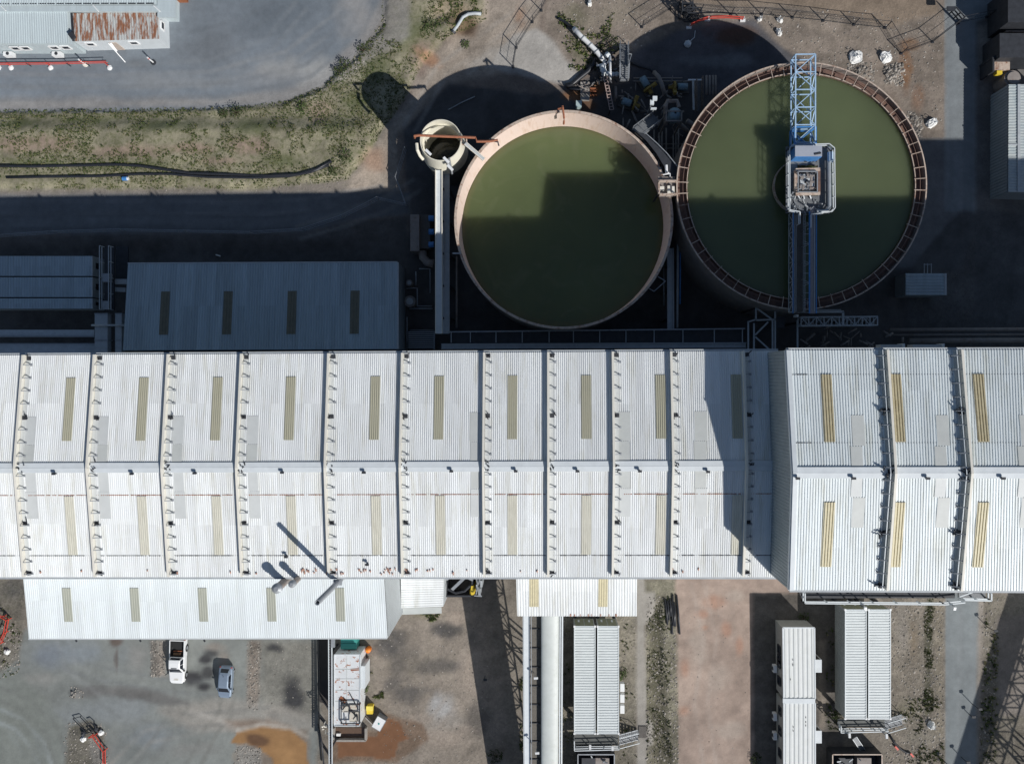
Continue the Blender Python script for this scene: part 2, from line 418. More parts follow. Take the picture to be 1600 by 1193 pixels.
# ---- north-west
YARD = [(-300,-300),(640,-300),(608,0),(592,38),(550,92),(500,137),(440,160),(360,170),(180,176),(-300,176)]
BANK = [(-300,174),(360,168),(445,158),(505,133),(552,92),(596,38),(612,-300),(765,-300),(762,30),(700,60),(660,100),(630,160),(596,205),(578,240),(545,285),(400,297),(-300,300)]
layer([(-300,-300),(620,-300),(620,310),(-300,310)], (.21,.185,.16), 3, 2, det=(.5,.2,0))
dB = layer(BANK, (.255,.235,.165), 4, 5, var=.3, det=(.35,1,0))
for (x,y,a,b,sd) in ((60,230,120,18,1),(200,240,90,14,2),(300,235,60,12,3),(395,232,50,20,4),(500,180,30,25,5),(660,80,30,45,6),(350,255,60,10,7)):
    patch(x,y,a,b,(.30,.22,.175),.75,.8,sd)
for (x,y,a,b,sd) in ((40,195,60,12,8),(140,190,70,12,9),(260,200,90,14,10),(400,200,50,18,11),(520,200,35,30,12),(590,110,35,40,13),(640,55,40,40,14),(450,255,50,15,15),(200,262,140,9,16),(60,258,80,8,17),(560,160,30,25,18)):
    patch(x,y,a,b,(.095,.115,.05),.7,.9,sd)
dY = layer(YARD, (.175,.2,.225), 3, 2.5, var=.05, det=(.06,0,.15), streak=hst*.9+.10*N4)
layer([(-300,155),(340,153),(440,140),(505,112),(560,60),(592,0),(640,-60),(640,60),(560,110),(505,140),(440,163),(-300,182)], (.27,.255,.24), 8, 5, .75, .1, det=(.35,0,0))
patch(450,20,120,60,(.115,.135,.155),.75,.9,21); patch(560,20,40,70,(.32,.31,.30),.8,.9,22); patch(470,110,110,30,(.33,.33,.32),.8,.9,121); patch(330,60,60,50,(.15,.172,.195),.5,1,122); patch(120,118,140,10,(.14,.16,.18),.5,1,123); patch(250,125,120,20,(.235,.25,.265),.5,1,124); patch(60,135,120,8,(.15,.17,.19),.4,1,125)
patch(215,100,40,14,(.11,.115,.12),.5,1,23); patch(330,80,80,60,(.17,.18,.19),.4,1,24); patch(420,120,90,30,(.26,.265,.27),.5,1,25)
patch(300,130,230,16,(.25,.26,.265),.5,1,26)
# ---- track / gravel between the bank and the tanks
layer([(770,-300),(900,-300),(850,20),(838,45),(880,75),(905,108),(895,130),(800,112),(700,135),(660,170),(612,215),(625,300),(540,300),(585,235),(640,150),(690,75),(755,30)], (.30,.255,.21), 6, 7, var=.2, det=(.55,0,0))
layer([(800,55),(838,45),(880,72),(905,105),(893,133),(800,116),(760,105)], (.36,.345,.32), 4, 5, .9, .08, det=(.3,0,0))
patch(672,92,30,16,(.33,.19,.115),.85,.7,31,.6); patch(585,250,34,34,(.33,.215,.15),.75,.8,32); patch(650,130,30,20,(.36,.31,.26),.6,.8,131,.8); patch(710,20,50,30,(.36,.28,.20),.7,.8,132); patch(575,285,50,16,(.36,.30,.24),.7,.8,133); patch(760,90,50,14,(.36,.34,.31),.6,.8,134,-.6); patch(570,285,60,16,(.30,.26,.22),.6,1,33)
patch(725,40,26,26,(.16,.10,.06),.8,.7,34); patch(700,60,40,14,(.30,.25,.2),.6,.9,35)
patch(812,25,14,30,(.26,.13,.07),.5,.9,36)
# ---- north strip
layer([(850,-300),(1480,-300),(1480,60),(1476,225),(1420,300),(1300,130),(1250,100),(1080,160),(1000,90),(960,110),(905,110),(850,45)], (.215,.18,.15), 6, 8, var=.26, det=(.6,.1,0))
layer([(1040,-300),(1480,-300),(1465,22),(1390,40),(1240,10),(1080,4)], (.245,.19,.14), 5, 6, .8, .15, det=(.5,0,0))
patch(900,30,40,40,(.13,.13,.075),.6,1,41); patch(905,75,14,30,(.12,.12,.07),.6,.9,42); patch(1250,25,70,20,(.23,.185,.14),.6,1,43); patch(960,20,60,40,(.26,.225,.175),.6,1,44)
patch(1415,115,14,40,(.21,.105,.05),.8,.6,45); patch(1425,70,24,12,(.20,.11,.06),.8,.7,46); patch(1435,150,14,30,(.23,.13,.08),.7,.7,47)
patch(1360,110,70,18,(.22,.18,.145),.6,1,48); patch(1330,60,50,14,(.165,.135,.11),.6,1,49); patch(1390,160,30,40,(.22,.17,.135),.6,1,50)
# ---- plant floor under the tanks
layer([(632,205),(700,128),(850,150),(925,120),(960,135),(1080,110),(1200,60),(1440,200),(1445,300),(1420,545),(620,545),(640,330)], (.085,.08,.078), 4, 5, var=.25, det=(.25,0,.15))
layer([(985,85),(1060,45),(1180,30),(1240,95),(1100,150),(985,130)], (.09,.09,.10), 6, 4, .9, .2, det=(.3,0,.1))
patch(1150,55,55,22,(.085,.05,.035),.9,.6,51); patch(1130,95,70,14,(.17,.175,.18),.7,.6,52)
patch(900,150,26,14,(.21,.10,.045),.9,.6,53); patch(930,140,24,16,(.20,.10,.045),.9,.6,54); patch(920,165,20,14,(.12,.06,.03),.8,.6,55)
layer([(1430,215),(1535,215),(1535,330),(1500,420),(1400,420),(1440,300)], (.17,.175,.18), 4, 4, .9, .1, det=(.2,0,.1))
# ---- dark haul road along the north wall
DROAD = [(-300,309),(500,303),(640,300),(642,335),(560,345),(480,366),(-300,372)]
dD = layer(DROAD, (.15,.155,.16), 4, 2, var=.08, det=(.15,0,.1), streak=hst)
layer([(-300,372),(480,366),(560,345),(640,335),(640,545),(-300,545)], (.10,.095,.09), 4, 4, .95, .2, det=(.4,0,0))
# ---- east road
EROAD = [(1477,-300),(1560,-300),(1556,22),(1527,34),(1525,215),(1525,330),(1476,330)]
dE = layer(EROAD, (.21,.23,.24), 2.5, 1.5, var=.06, det=(.1,0,.1), streak=vst)
layer([(1525,34),(1640,20),(1640,545),(1525,545)], (.15,.145,.14), 3, 4, .95, .15, det=(.4,0,0))
layer([(1528,40),(1545,40),(1545,110),(1528,110)], (.26,.235,.205), 4, 3, .9, .1, det=(.5,0,0))
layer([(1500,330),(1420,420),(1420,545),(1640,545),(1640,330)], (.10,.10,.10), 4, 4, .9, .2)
# ---- south
layer([(-300,700),(1900,700),(1900,1500),(-300,1500)], (.21,.185,.155), 3, 0, var=.2, det=(.7,.1,0))
WET = [(-300,985),(128,985),(130,1000),(498,985),(505,1500),(-300,1500)]
dW = layer([(-300,1045),(30,1000),(40,985),(505,985),(500,1120),(480,1500),(-300,1500)], (.225,.238,.224), 5, 6, var=.09, det=(.12,0,.35), streak=.12*N4)
patch(110,1020,100,34,(.235,.265,.29),.8,1,60); patch(160,1110,120,30,(.25,.27,.275),.8,.8,61); patch(75,1022,30,26,(.19,.215,.245),.7,.9,161); patch(215,1030,26,44,(.30,.29,.275),.6,1,162); patch(60,1060,60,14,(.285,.28,.26),.6,.9,163); patch(30,1130,70,50,(.215,.235,.21),.8,.8,164); patch(240,1150,60,30,(.19,.215,.235),.6,.9,165); patch(60,1165,10,40,(.30,.335,.345),.7,.8,166,-.4); patch(20,1150,8,40,(.30,.335,.345),.6,.8,167,-.5); patch(200,1175,90,30,(.17,.185,.18),.6,1,62)
patch(30,1100,60,60,(.175,.185,.165),.8,.8,63); patch(340,1130,80,14,(.30,.28,.25),.6,.8,64); patch(300,1110,60,20,(.20,.195,.175),.6,1,65)
patch(150,1075,40,10,(.13,.125,.12),.7,.8,66); patch(220,1085,30,8,(.135,.13,.12),.6,.9,67)
patch(350,1100,60,26,(.2,.205,.19),.6,1,68)
layer([(235,1000),(246,1000),(250,1055),(236,1055)], (.13,.115,.10), 4, 4, .9, .3, det=(1,0,0)); layer([(246,1000),(262,1000),(258,1055),(248,1055)], (.25,.21,.175), 4, 4, .8, .3, det=(1,0,0))
layer([(390,1000),(408,1000),(404,1105),(386,1105)], (.21,.175,.145), 5, 4, .9, .3, det=(1,0,0))
patch(180,1002,14,12,(.12,.09,.075),.9,.7,69); patch(182,1030,4,26,(.13,.11,.1),.8,.8,70)
layer([(408,1000),(500,1000),(500,1120),(408,1120)], (.2,.19,.165), 8, 6, .8, .2, det=(.6,.1,0))
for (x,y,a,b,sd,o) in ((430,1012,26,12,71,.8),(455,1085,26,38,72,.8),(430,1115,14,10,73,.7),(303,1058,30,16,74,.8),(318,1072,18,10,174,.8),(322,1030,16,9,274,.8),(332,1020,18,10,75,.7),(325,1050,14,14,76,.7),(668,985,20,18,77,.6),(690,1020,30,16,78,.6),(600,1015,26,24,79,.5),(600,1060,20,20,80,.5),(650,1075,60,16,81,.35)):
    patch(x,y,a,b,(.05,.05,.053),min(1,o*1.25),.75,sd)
layer([(585,950),(760,905),(800,1193),(800,1500),(505,1500),(560,1140),(590,1120)], (.25,.215,.18), 6, 7, .85, .16, det=(.6,.1,0))
for (x,y,a,b,sd) in ((720,945,40,26,82),(660,940,30,12,83),(690,1110,40,26,84),(740,1060,26,60,85)):
    patch(x,y,a,b,(.30,.255,.215),.6,1,sd)
patch(690,1105,30,26,(.38,.375,.37),.9,.8,86); patch(695,1130,60,30,(.30,.285,.265),.5,1,87); patch(650,1040,60,30,(.21,.185,.15),.6,1,88); patch(665,960,30,10,(.17,.155,.09),.5,.9,89)
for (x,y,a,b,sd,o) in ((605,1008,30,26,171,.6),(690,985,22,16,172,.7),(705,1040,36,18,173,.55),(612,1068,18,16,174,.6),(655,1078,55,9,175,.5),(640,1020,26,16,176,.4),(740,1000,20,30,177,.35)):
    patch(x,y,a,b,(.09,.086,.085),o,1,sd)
# east of conveyor
layer([(876,905),(995,905),(995,1500),(876,1500)], (.20,.18,.145), 3, 4, .95, .25, det=(1,.25,0))
layer([(1008,905),(1060,905),(1066,1500),(1008,1500)], (.20,.185,.14), 4, 5, .95, .3, det=(1,.3,0))
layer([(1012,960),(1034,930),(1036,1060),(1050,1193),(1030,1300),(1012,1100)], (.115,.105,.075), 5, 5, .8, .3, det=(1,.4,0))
PAVE = [(1056,905),(1060,880),(1250,880),(1250,960),(1180,960),(1180,1500),(1064,1500),(1060,1100)]
dP = layer(PAVE, (.345,.268,.222), 3, 3, var=.2, det=(.2,0,0))
for (x,y,a,b,sd) in ((1118,940,22,14,90),(1098,960,16,10,91),(1155,1010,9,22,92),(1070,1045,12,20,93),(1100,980,8,5,94),(1135,985,12,16,95),(1068,1110,14,14,96)):
    patch(x,y,a,b,(.38,.225,.16),.75,.8,sd)
for (x,y,a,b,sd) in ((1120,1060,26,36,97),(1090,1010,20,60,98),(1150,930,20,14,99),(1140,1140,30,20,101)):
    patch(x,y,a,b,(.40,.335,.285),.75,.8,sd)
PATH = [(994,880),(1006,880),(1008,925),(1023,925),(1023,958),(1008,976),(1009,1120),(1022,1130),(1022,1162),(1009,1168),(1010,1500),(995,1500)]
dT = layer(PATH, (.31,.29,.26), 1.5, 1.2, var=.08, det=(.15,0,0))
layer([(1176,925),(1320,925),(1320,1500),(1176,1500)], (.115,.105,.095), 4, 4, .95, .25, det=(.6,.1,0))
layer([(1276,1000),(1290,1000),(1292,1140),(1280,1140)], (.24,.205,.17), 4, 4, .8, .2)
layer([(1385,930),(1476,930),(1476,1500),(1385,1500)], (.195,.17,.14), 4, 4, .95, .22, det=(1,.15,0))
patch(1410,990,18,60,(.235,.215,.195),.6,1,102); patch(1428,1000,12,50,(.20,.15,.10),.6,1,103); patch(1415,1110,30,20,(.14,.135,.08),.5,1,104); patch(1440,1150,40,30,(.2,.185,.15),.5,1,105)
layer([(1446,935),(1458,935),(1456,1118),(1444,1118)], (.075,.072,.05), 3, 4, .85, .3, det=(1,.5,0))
layer([(1460,935),(1474,935),(1472,1150),(1462,1150)], (.23,.2,.155), 3, 4, .7, .2, det=(1,.2,0))
SROAD = [(1477,925),(1530,925),(1528,1000),(1524,1500),(1477,1500)]
dS = layer(SROAD, (.20,.22,.225), 2, 1.5, var=.06, det=(.08,0,.1), streak=vst)
layer([(1528,930),(1536,930),(1532,1120),(1526,1120)], (.28,.25,.22), 2, 2, .8, .1, det=(.4,0,0))
layer([(1538,930),(1700,930),(1700,1500),(1530,1500)], (.185,.165,.135), 4, 4, .9, .25, det=(.9,.2,0))
layer([(1555,960),(1700,960),(1700,1120),(1560,1120)], (.21,.185,.165), 6, 6, .8, .15, det=(.4,0,0))
C *= (1+.11*N4+.13*NW1+.05*N2)[...,None]
layer([(250,1108),(330,1088),(440,1100),(505,1118),(490,1140),(380,1136),(300,1142)], (.30,.28,.25), 8, 6, .7, .12, det=(.3,0,0))
layer([(108,1078),(190,1070),(250,1080),(300,1100),(240,1096),(180,1088),(112,1092)], (.14,.135,.13), 5, 6, .8, .2)
layer([(-300,1050),(20,1040),(60,1085),(100,1130),(96,1300),(-300,1300)], (.20,.215,.195), 6, 6, .75, .08, det=(.1,0,.4))
patch(395,1165,30,18,(.15,.10,.07),.8,.8,181); patch(300,1170,60,16,(.24,.235,.22),.5,.9,182); patch(335,1010,30,10,(.25,.20,.165),.5,.9,183); patch(350,1030,14,22,(.27,.215,.175),.5,.9,184)
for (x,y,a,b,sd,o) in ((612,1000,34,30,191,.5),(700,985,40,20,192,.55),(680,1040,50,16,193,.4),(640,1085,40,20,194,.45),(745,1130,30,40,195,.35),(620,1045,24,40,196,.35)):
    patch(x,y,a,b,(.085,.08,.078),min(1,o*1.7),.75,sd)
for (x,y,a,b,sd,o) in ((720,965,30,16,197,.6),(735,1040,24,50,198,.4),(650,1120,30,14,199,.4),(690,1150,60,26,200,.4)):
    patch(x,y,a,b,(.35,.29,.24),min(1,o*1.3),.8,sd)
def stroke(pts, wid, col, op=.5, seed=0):
    """worn line on the ground, such as a wheel track"""
    d = np.full(PXX.shape, 1e9)
    for a, b_ in zip(pts[:-1], pts[1:]):
        a = np.array(a, float); e = np.array(b_, float)-a
        t = np.clip(((PXX-a[0])*e[0]+(PYY-a[1])*e[1])/(e@e+1e-9), 0, 1); d = np.minimum(d, np.hypot(PXX-a[0]-t*e[0], PYY-a[1]-t*e[1]))
    wgt = sm(1.2-(d+1.2*NW2)/wid)*op*np.clip(.6+.8*N2, .15, 1)
    C[:] = C*(1-wgt[...,None])+np.array(col)*wgt[...,None]
def wheels(pts, gap, wid, col, op):
    p = np.array(pts, float); t = np.gradient(p, axis=0); nn_ = np.stack([-t[:,1], t[:,0]], 1); nn_ /= np.linalg.norm(nn_, axis=1, keepdims=True)
    for s_ in (-1, 1): stroke([tuple(q) for q in p+nn_*gap/2*s_], wid, col, op)
for pts, col, op in (([(-20,1075),(40,1100),(80,1140),(100,1200)],(.15,.155,.145),.6),([(-20,1110),(30,1130),(60,1165),(72,1200)],(.31,.34,.345),.6),([(120,1060),(190,1110),(300,1125),(420,1115)],(.155,.16,.155),.5),([(180,1200),(230,1150),(330,1130),(460,1125)],(.30,.29,.265),.5),
    ([(60,1020),(150,1050),(260,1070),(340,1075)],(.16,.17,.175),.45),([(282,1070),(284,1100),(260,1140),(220,1200)],(.16,.16,.15),.5),([(355,1090),(352,1115),(330,1140),(300,1200)],(.165,.165,.15),.5),([(100,1000),(110,1040),(160,1075)],(.28,.29,.29),.4),
    ([(-20,125),(150,128),(330,122),(450,90),(530,30),(560,-20)],(.255,.262,.265),.5),([(-20,145),(180,146),(360,140),(480,112),(560,45),(585,-20)],(.14,.155,.17),.45),([(300,60),(380,40),(450,0),(470,-30)],(.135,.15,.165),.45),([(200,112),(330,104),(420,70),(470,10)],(.235,.25,.26),.35),
    ([(-20,328),(200,326),(400,328),(500,322),(600,300)],(.24,.235,.23),.6),([(-20,350),(250,348),(420,352),(520,340),(630,305)],(.10,.105,.11),.6),([(470,365),(540,345),(600,320),(650,290)],(.26,.25,.235),.6),
    ([(1490,0),(1495,100),(1497,300)],(.175,.19,.20),.5),([(1512,30),(1514,160),(1512,330)],(.26,.27,.275),.4),([(1492,930),(1493,1050),(1490,1200)],(.17,.185,.19),.5),([(1512,940),(1510,1060),(1505,1200)],(.25,.265,.27),.4),
    ([(620,1170),(680,1130),(730,1060),(745,960)],(.31,.265,.225),.5),([(600,1000),(650,1060),(640,1140),(610,1193)],(.19,.17,.15),.5),([(1090,910),(1110,1000),(1095,1100),(1110,1200)],(.42,.36,.315),.5),([(1130,910),(1140,1010),(1120,1120),(1140,1200)],(.33,.265,.225),.45),
    ([(640,200),(690,110),(760,60),(830,10),(850,-20)],(.33,.30,.265),.6),([(1100,10),(1250,22),(1350,60),(1440,60)],(.28,.235,.19),.5),([(1250,95),(1330,75),(1430,110),(1460,200)],(.255,.21,.175),.5)):
    wheels(pts, 20, 4.5, col, op)
# puddles
PUD1 = [(372,1140),(410,1132),(455,1138),(478,1160),(484,1195),(470,1300),(430,1300),(425,1185),(400,1165),(360,1160)]
PUD2 = [(524,1150),(560,1148),(588,1150),(592,1130),(608,1121),(626,1128),(634,1148),(640,1152),(622,1160),(618,1182),(596,1186),(560,1181),(528,1185)]
layer([(350,1125),(420,1122),(480,1140),(500,1300),(410,1300),(400,1180)], (.2,.13,.085), 6, 5, .6, .15)
layer([(515,1140),(590,1140),(600,1112),(660,1130),(670,1155),(620,1190),(515,1193)], (.17,.115,.08), 4, 5, .85, .15)
dU1 = layer(PUD1, (.30,.17,.075), 1.2, 2.5, .95, .08, det=(0,0,1)); dU2 = layer(PUD2, (.19,.095,.05), 1.2, 2.5, .97, .06, det=(0,0,1))
stroke([(372,1140),(410,1131),(455,1137),(480,1150)], 5, (.46,.43,.385), .85); stroke([(300,1110),(345,1125),(372,1140)], 6, (.40,.375,.34), .6); patch(402,1155,30,13,(.13,.075,.045),.95,.6,206,.2); patch(450,1180,26,30,(.36,.21,.095),.7,.8,106); patch(375,1180,16,14,(.25,.22,.18),.8,.7,107)
# gravel island bottom-left with the red barriers
layer([(105,1135),(140,1122),(165,1140),(172,1300),(100,1300)], (.15,.135,.11), 4, 4, .9, .3, det=(1,.3,0))
layer([(140,1150),(160,1160),(166,1300),(142,1300)], (.21,.2,.185), 4, 3, .8, .2, det=(1,0,0))
layer([(-300,905),(40,905),(34,990),(30,1030),(0,1050),(-300,1060)], (.165,.15,.125), 5, 5, .9, .25, det=(1,.25,0))
patch(20,920,30,26,(.07,.07,.072),.7,1,108)
layer([(370,1165),(384,1160),(408,1170),(410,1300),(366,1300)], (.24,.23,.21), 3, 3, .9, .2, det=(1,0,0))
# ---- micro relief
Z = .03*N2+.02*N3*D[...,0]
Z += .55*sm((dB+4)/14)*sm((dB)/10)*(.6+.5*NW1)          # grassy bank
Z += .10*D[...,1]*np.clip(NW2, 0, 1)
Z += .75*sm((600-PXX)/60)*sm((PYY-180)/30)*sm((400-PYY)/30)
def mound(cx, cy, r, h, seed):
    d = np.hypot(PXX-cx, PYY-cy)/r+.35*fbm(GX/1.5, GY/1.5, 300+seed, 3)
    return h*sm(1-d)
Z += mound(1345,115,18,.35,1)+mound(1395,115,17,.35,2)+mound(1430,190,14,.3,3)+mound(700,52,30,.5,4)+mound(118,1082,9,.25,5)+mound(125,1150,20,.2,6)
Z -= mound(725,38,22,.5,7)
Z -= .25*sm((sdf([(1012,960),(1034,930),(1036,1060),(1050,1193),(1030,1300),(1012,1100)])+3)/10)
for d_ in (dY, dD, dE, dS, dP, dT): Z = np.where(d_ > 4, np.where(np.full(Z.shape, d_ is dD), Z, Z*.25), Z)
C = np.clip(C*(1+.10*N3*D[...,0:1].squeeze(-1))[...,None], .01, .9)
# ---- material reading the colour field, with fine procedural grain
def ground_mat():
    m = bpy.data.materials.new('ground_surface'); m.use_nodes = True
    n = m.node_tree.nodes; l = m.node_tree.links; b = n['Principled BSDF']
    ac = n.new('ShaderNodeAttribute'); ac.attribute_name = 'Col'
    ad = n.new('ShaderNodeAttribute'); ad.attribute_name = 'Det'
    sp = n.new('ShaderNodeSeparateColor'); l.new(ad.outputs['Color'], sp.inputs[0])
    tc = n.new('ShaderNodeTexCoord')
    def noise(sc, det, ro=.6):
        x = n.new('ShaderNodeTexNoise'); x.inputs['Scale'].default_value = sc; x.inputs['Detail'].default_value = det; x.inputs['Roughness'].default_value = ro
        l.new(tc.outputs['Object'], x.inputs['Vector']); return x.outputs[0]
    def mth(op, a, b_):
        x = n.new('ShaderNodeMath'); x.operation = op
        for i, q in enumerate((a, b_)):
            if isinstance(q, (int, float)): x.inputs[i].default_value = q
            else: l.new(q, x.inputs[i])
        return x.outputs[0]
    g1 = noise(6.5, 7, .78); g2 = noise(1.1, 5)
    vo = n.new('ShaderNodeTexVoronoi'); vo.inputs['Scale'].default_value = 3.6; l.new(tc.outputs['Object'], vo.inputs['Vector'])
    vs = n.new('ShaderNodeSeparateColor'); l.new(vo.outputs['Color'], vs.inputs[0])
    # grain = 1 + gravel*(noise-.5)*1.6 + .25*(g2-.5)
    a = mth('MULTIPLY', mth('SUBTRACT', g1, .5), mth('ADD', mth('MULTIPLY', sp.outputs[0], 1.25), .30))
    c = mth('MULTIPLY', mth('SUBTRACT', vs.outputs[0], .5), mth('MULTIPLY', sp.outputs[0], .34))
    e = mth('MULTIPLY', mth('SUBTRACT', g2, .5), .5)
    fac = mth('MAXIMUM', mth('ADD', mth('ADD', mth('ADD', a, c), e), 1.0), .25)
    mx = n.new('ShaderNodeMixRGB'); mx.blend_type = 'MULTIPLY'; mx.inputs[0].default_value = 1
    cb = n.new('ShaderNodeCombineColor'); [l.new(fac, cb.inputs[i]) for i in range(3)]
    l.new(ac.outputs['Color'], mx.inputs[1]); l.new(cb.outputs[0], mx.inputs[2])
    # greenish patches where grass grows
    gn = noise(1.7, 6, .75); rp = n.new('ShaderNodeValToRGB'); rp.color_ramp.elements[0].position = .47; rp.color_ramp.elements[1].position = .62
    l.new(gn, rp.inputs[0])
    gm = n.new('ShaderNodeMixRGB'); l.new(mth('MULTIPLY', mth('MULTIPLY', rp.outputs[0], sp.outputs[1]), .72), gm.inputs[0])
    l.new(mx.outputs[0], gm.inputs[1]); gm.inputs[2].default_value = (.10, .11, .045, 1)
    l.new(gm.outputs[0], b.inputs['Base Color'])
    l.new(mth('SUBTRACT', .92, mth('MULTIPLY', sp.outputs[2], .55)), b.inputs['Roughness'])
    b.inputs['Specular IOR Level'].default_value = .3
    bp = n.new('ShaderNodeBump'); bp.inputs['Distance'].default_value = .05
    l.new(mth('ADD', mth('MULTIPLY', sp.outputs[0], .7), .08), bp.inputs['Strength'])
    l.new(mth('ADD', g1, mth('MULTIPLY', vo.outputs['Distance'], .8)), bp.inputs['Height']); l.new(bp.outputs[0], b.inputs['Normal'])
    return m
M_GROUND = ground_mat()
cls = np.zeros(PXX.shape, int)
for i, d_ in enumerate((dY, dD, dE, dS, dP, dT, dU1, dU2, dW), 1):
    lim = 0
    if i == 9: cls = np.where((d_ > lim) & (cls == 0), i, cls)
    else: cls = np.where(d_ > lim, i, cls)
cf = cls[:-1, :-1]
NAMES = ['ground','asphalt_yard','haul_road','road','road','paved_ground','path','puddle','puddle','wet_yard']
GLAB = ['brown dirt and gravel ground between the buildings','smooth grey asphalt yard with a curved edge beside the offices','shaded grey haul road north of the long white building',
 'grey road running past the right-hand tank','grey road at the lower right beside the truss shadow','pinkish bare paved ground beside the prefab building','narrow pale concrete path between gravel verges',
 'orange-brown puddle at the bottom edge near the red-barriered island','brown puddle below the rust-stained white container','wet grey-green yard with two parked cars']
ii, jj = np.meshgrid(np.arange(ny-1), np.arange(nx-1), indexing='ij')
quads = np.stack([ii*nx+jj, ii*nx+jj+1, (ii+1)*nx+jj+1, (ii+1)*nx+jj], -1)
VV = np.stack([GX, GY, Z], -1).reshape(-1, 3); CC = C.reshape(-1, 3); DD = D.reshape(-1, 3)
def grid_obj(k):
    q = quads[cf == k].reshape(-1, 4)
    if len(q) == 0: return None
    u, inv = np.unique(q, return_inverse=True); q2 = inv.reshape(-1, 4)
    v = VV[u]; c = CC[u]; d = DD[u]
    if k == 0:   # skirt out to the horizon
        b = len(v); far = 900
        ex = np.array([(X0-.0,Y0,0),(X1,Y0,0),(X1,Y1,0),(X0,Y1,0),(-far,-far,0),(far,-far,0),(far,far,0),(-far,far,0)], float)
        v = np.vstack([v, ex]); c = np.vstack([c, np.tile([(.19,.16,.13)], (8,1))]); d = np.vstack([d, np.tile([(.6,.2,0)], (8,1))])
        q2 = np.vstack([q2, [[b+4,b+5,b+1,b],[b+5,b+6,b+2,b+1],[b+6,b+7,b+3,b+2],[b+7,b+4,b,b+3]]])
    me = bpy.data.meshes.new(NAMES[k]); me.vertices.add(len(v)); me.vertices.foreach_set('co', v.ravel())
    me.loops.add(q2.size); me.loops.foreach_set('vertex_index', q2.ravel().astype(np.int32))
    me.polygons.add(len(q2)); me.polygons.foreach_set('loop_start', np.arange(0, q2.size, 4, dtype=np.int32))
    me.polygons.foreach_set('use_smooth', np.ones(len(q2), bool))
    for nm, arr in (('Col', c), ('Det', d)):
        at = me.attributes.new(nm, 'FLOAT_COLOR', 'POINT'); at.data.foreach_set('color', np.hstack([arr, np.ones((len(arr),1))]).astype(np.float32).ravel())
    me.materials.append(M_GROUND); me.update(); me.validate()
    o = bpy.data.objects.new(NAMES[k], me); COL.objects.link(o); o['kind'] = 'structure'; o['label'] = GLAB[k]; o['category'] = NAMES[k].replace('_', ' ')
    return o
for k in range(10): grid_obj(k)
def gz(x, y):
    i = int(round((y-Y0)/(Y1-Y0)*(ny-1))); j = int(round((x-X0)/(X1-X0)*(nx-1)))
    return float(Z[min(max(i,0),ny-1), min(max(j,0),nx-1)])
def PG(px, py):
    p = P(px, py, 0); p.z = gz(p.x, p.y); return p
def in_poly(poly, x, y):
    r = False; n = len(poly)
    for i in range(n):
        a = poly[i]; b = poly[(i+1)%n]
        if (a[1] > y) != (b[1] > y) and x < (b[0]-a[0])*(y-a[1])/(b[1]-a[1])+a[0]: r = not r
    return r
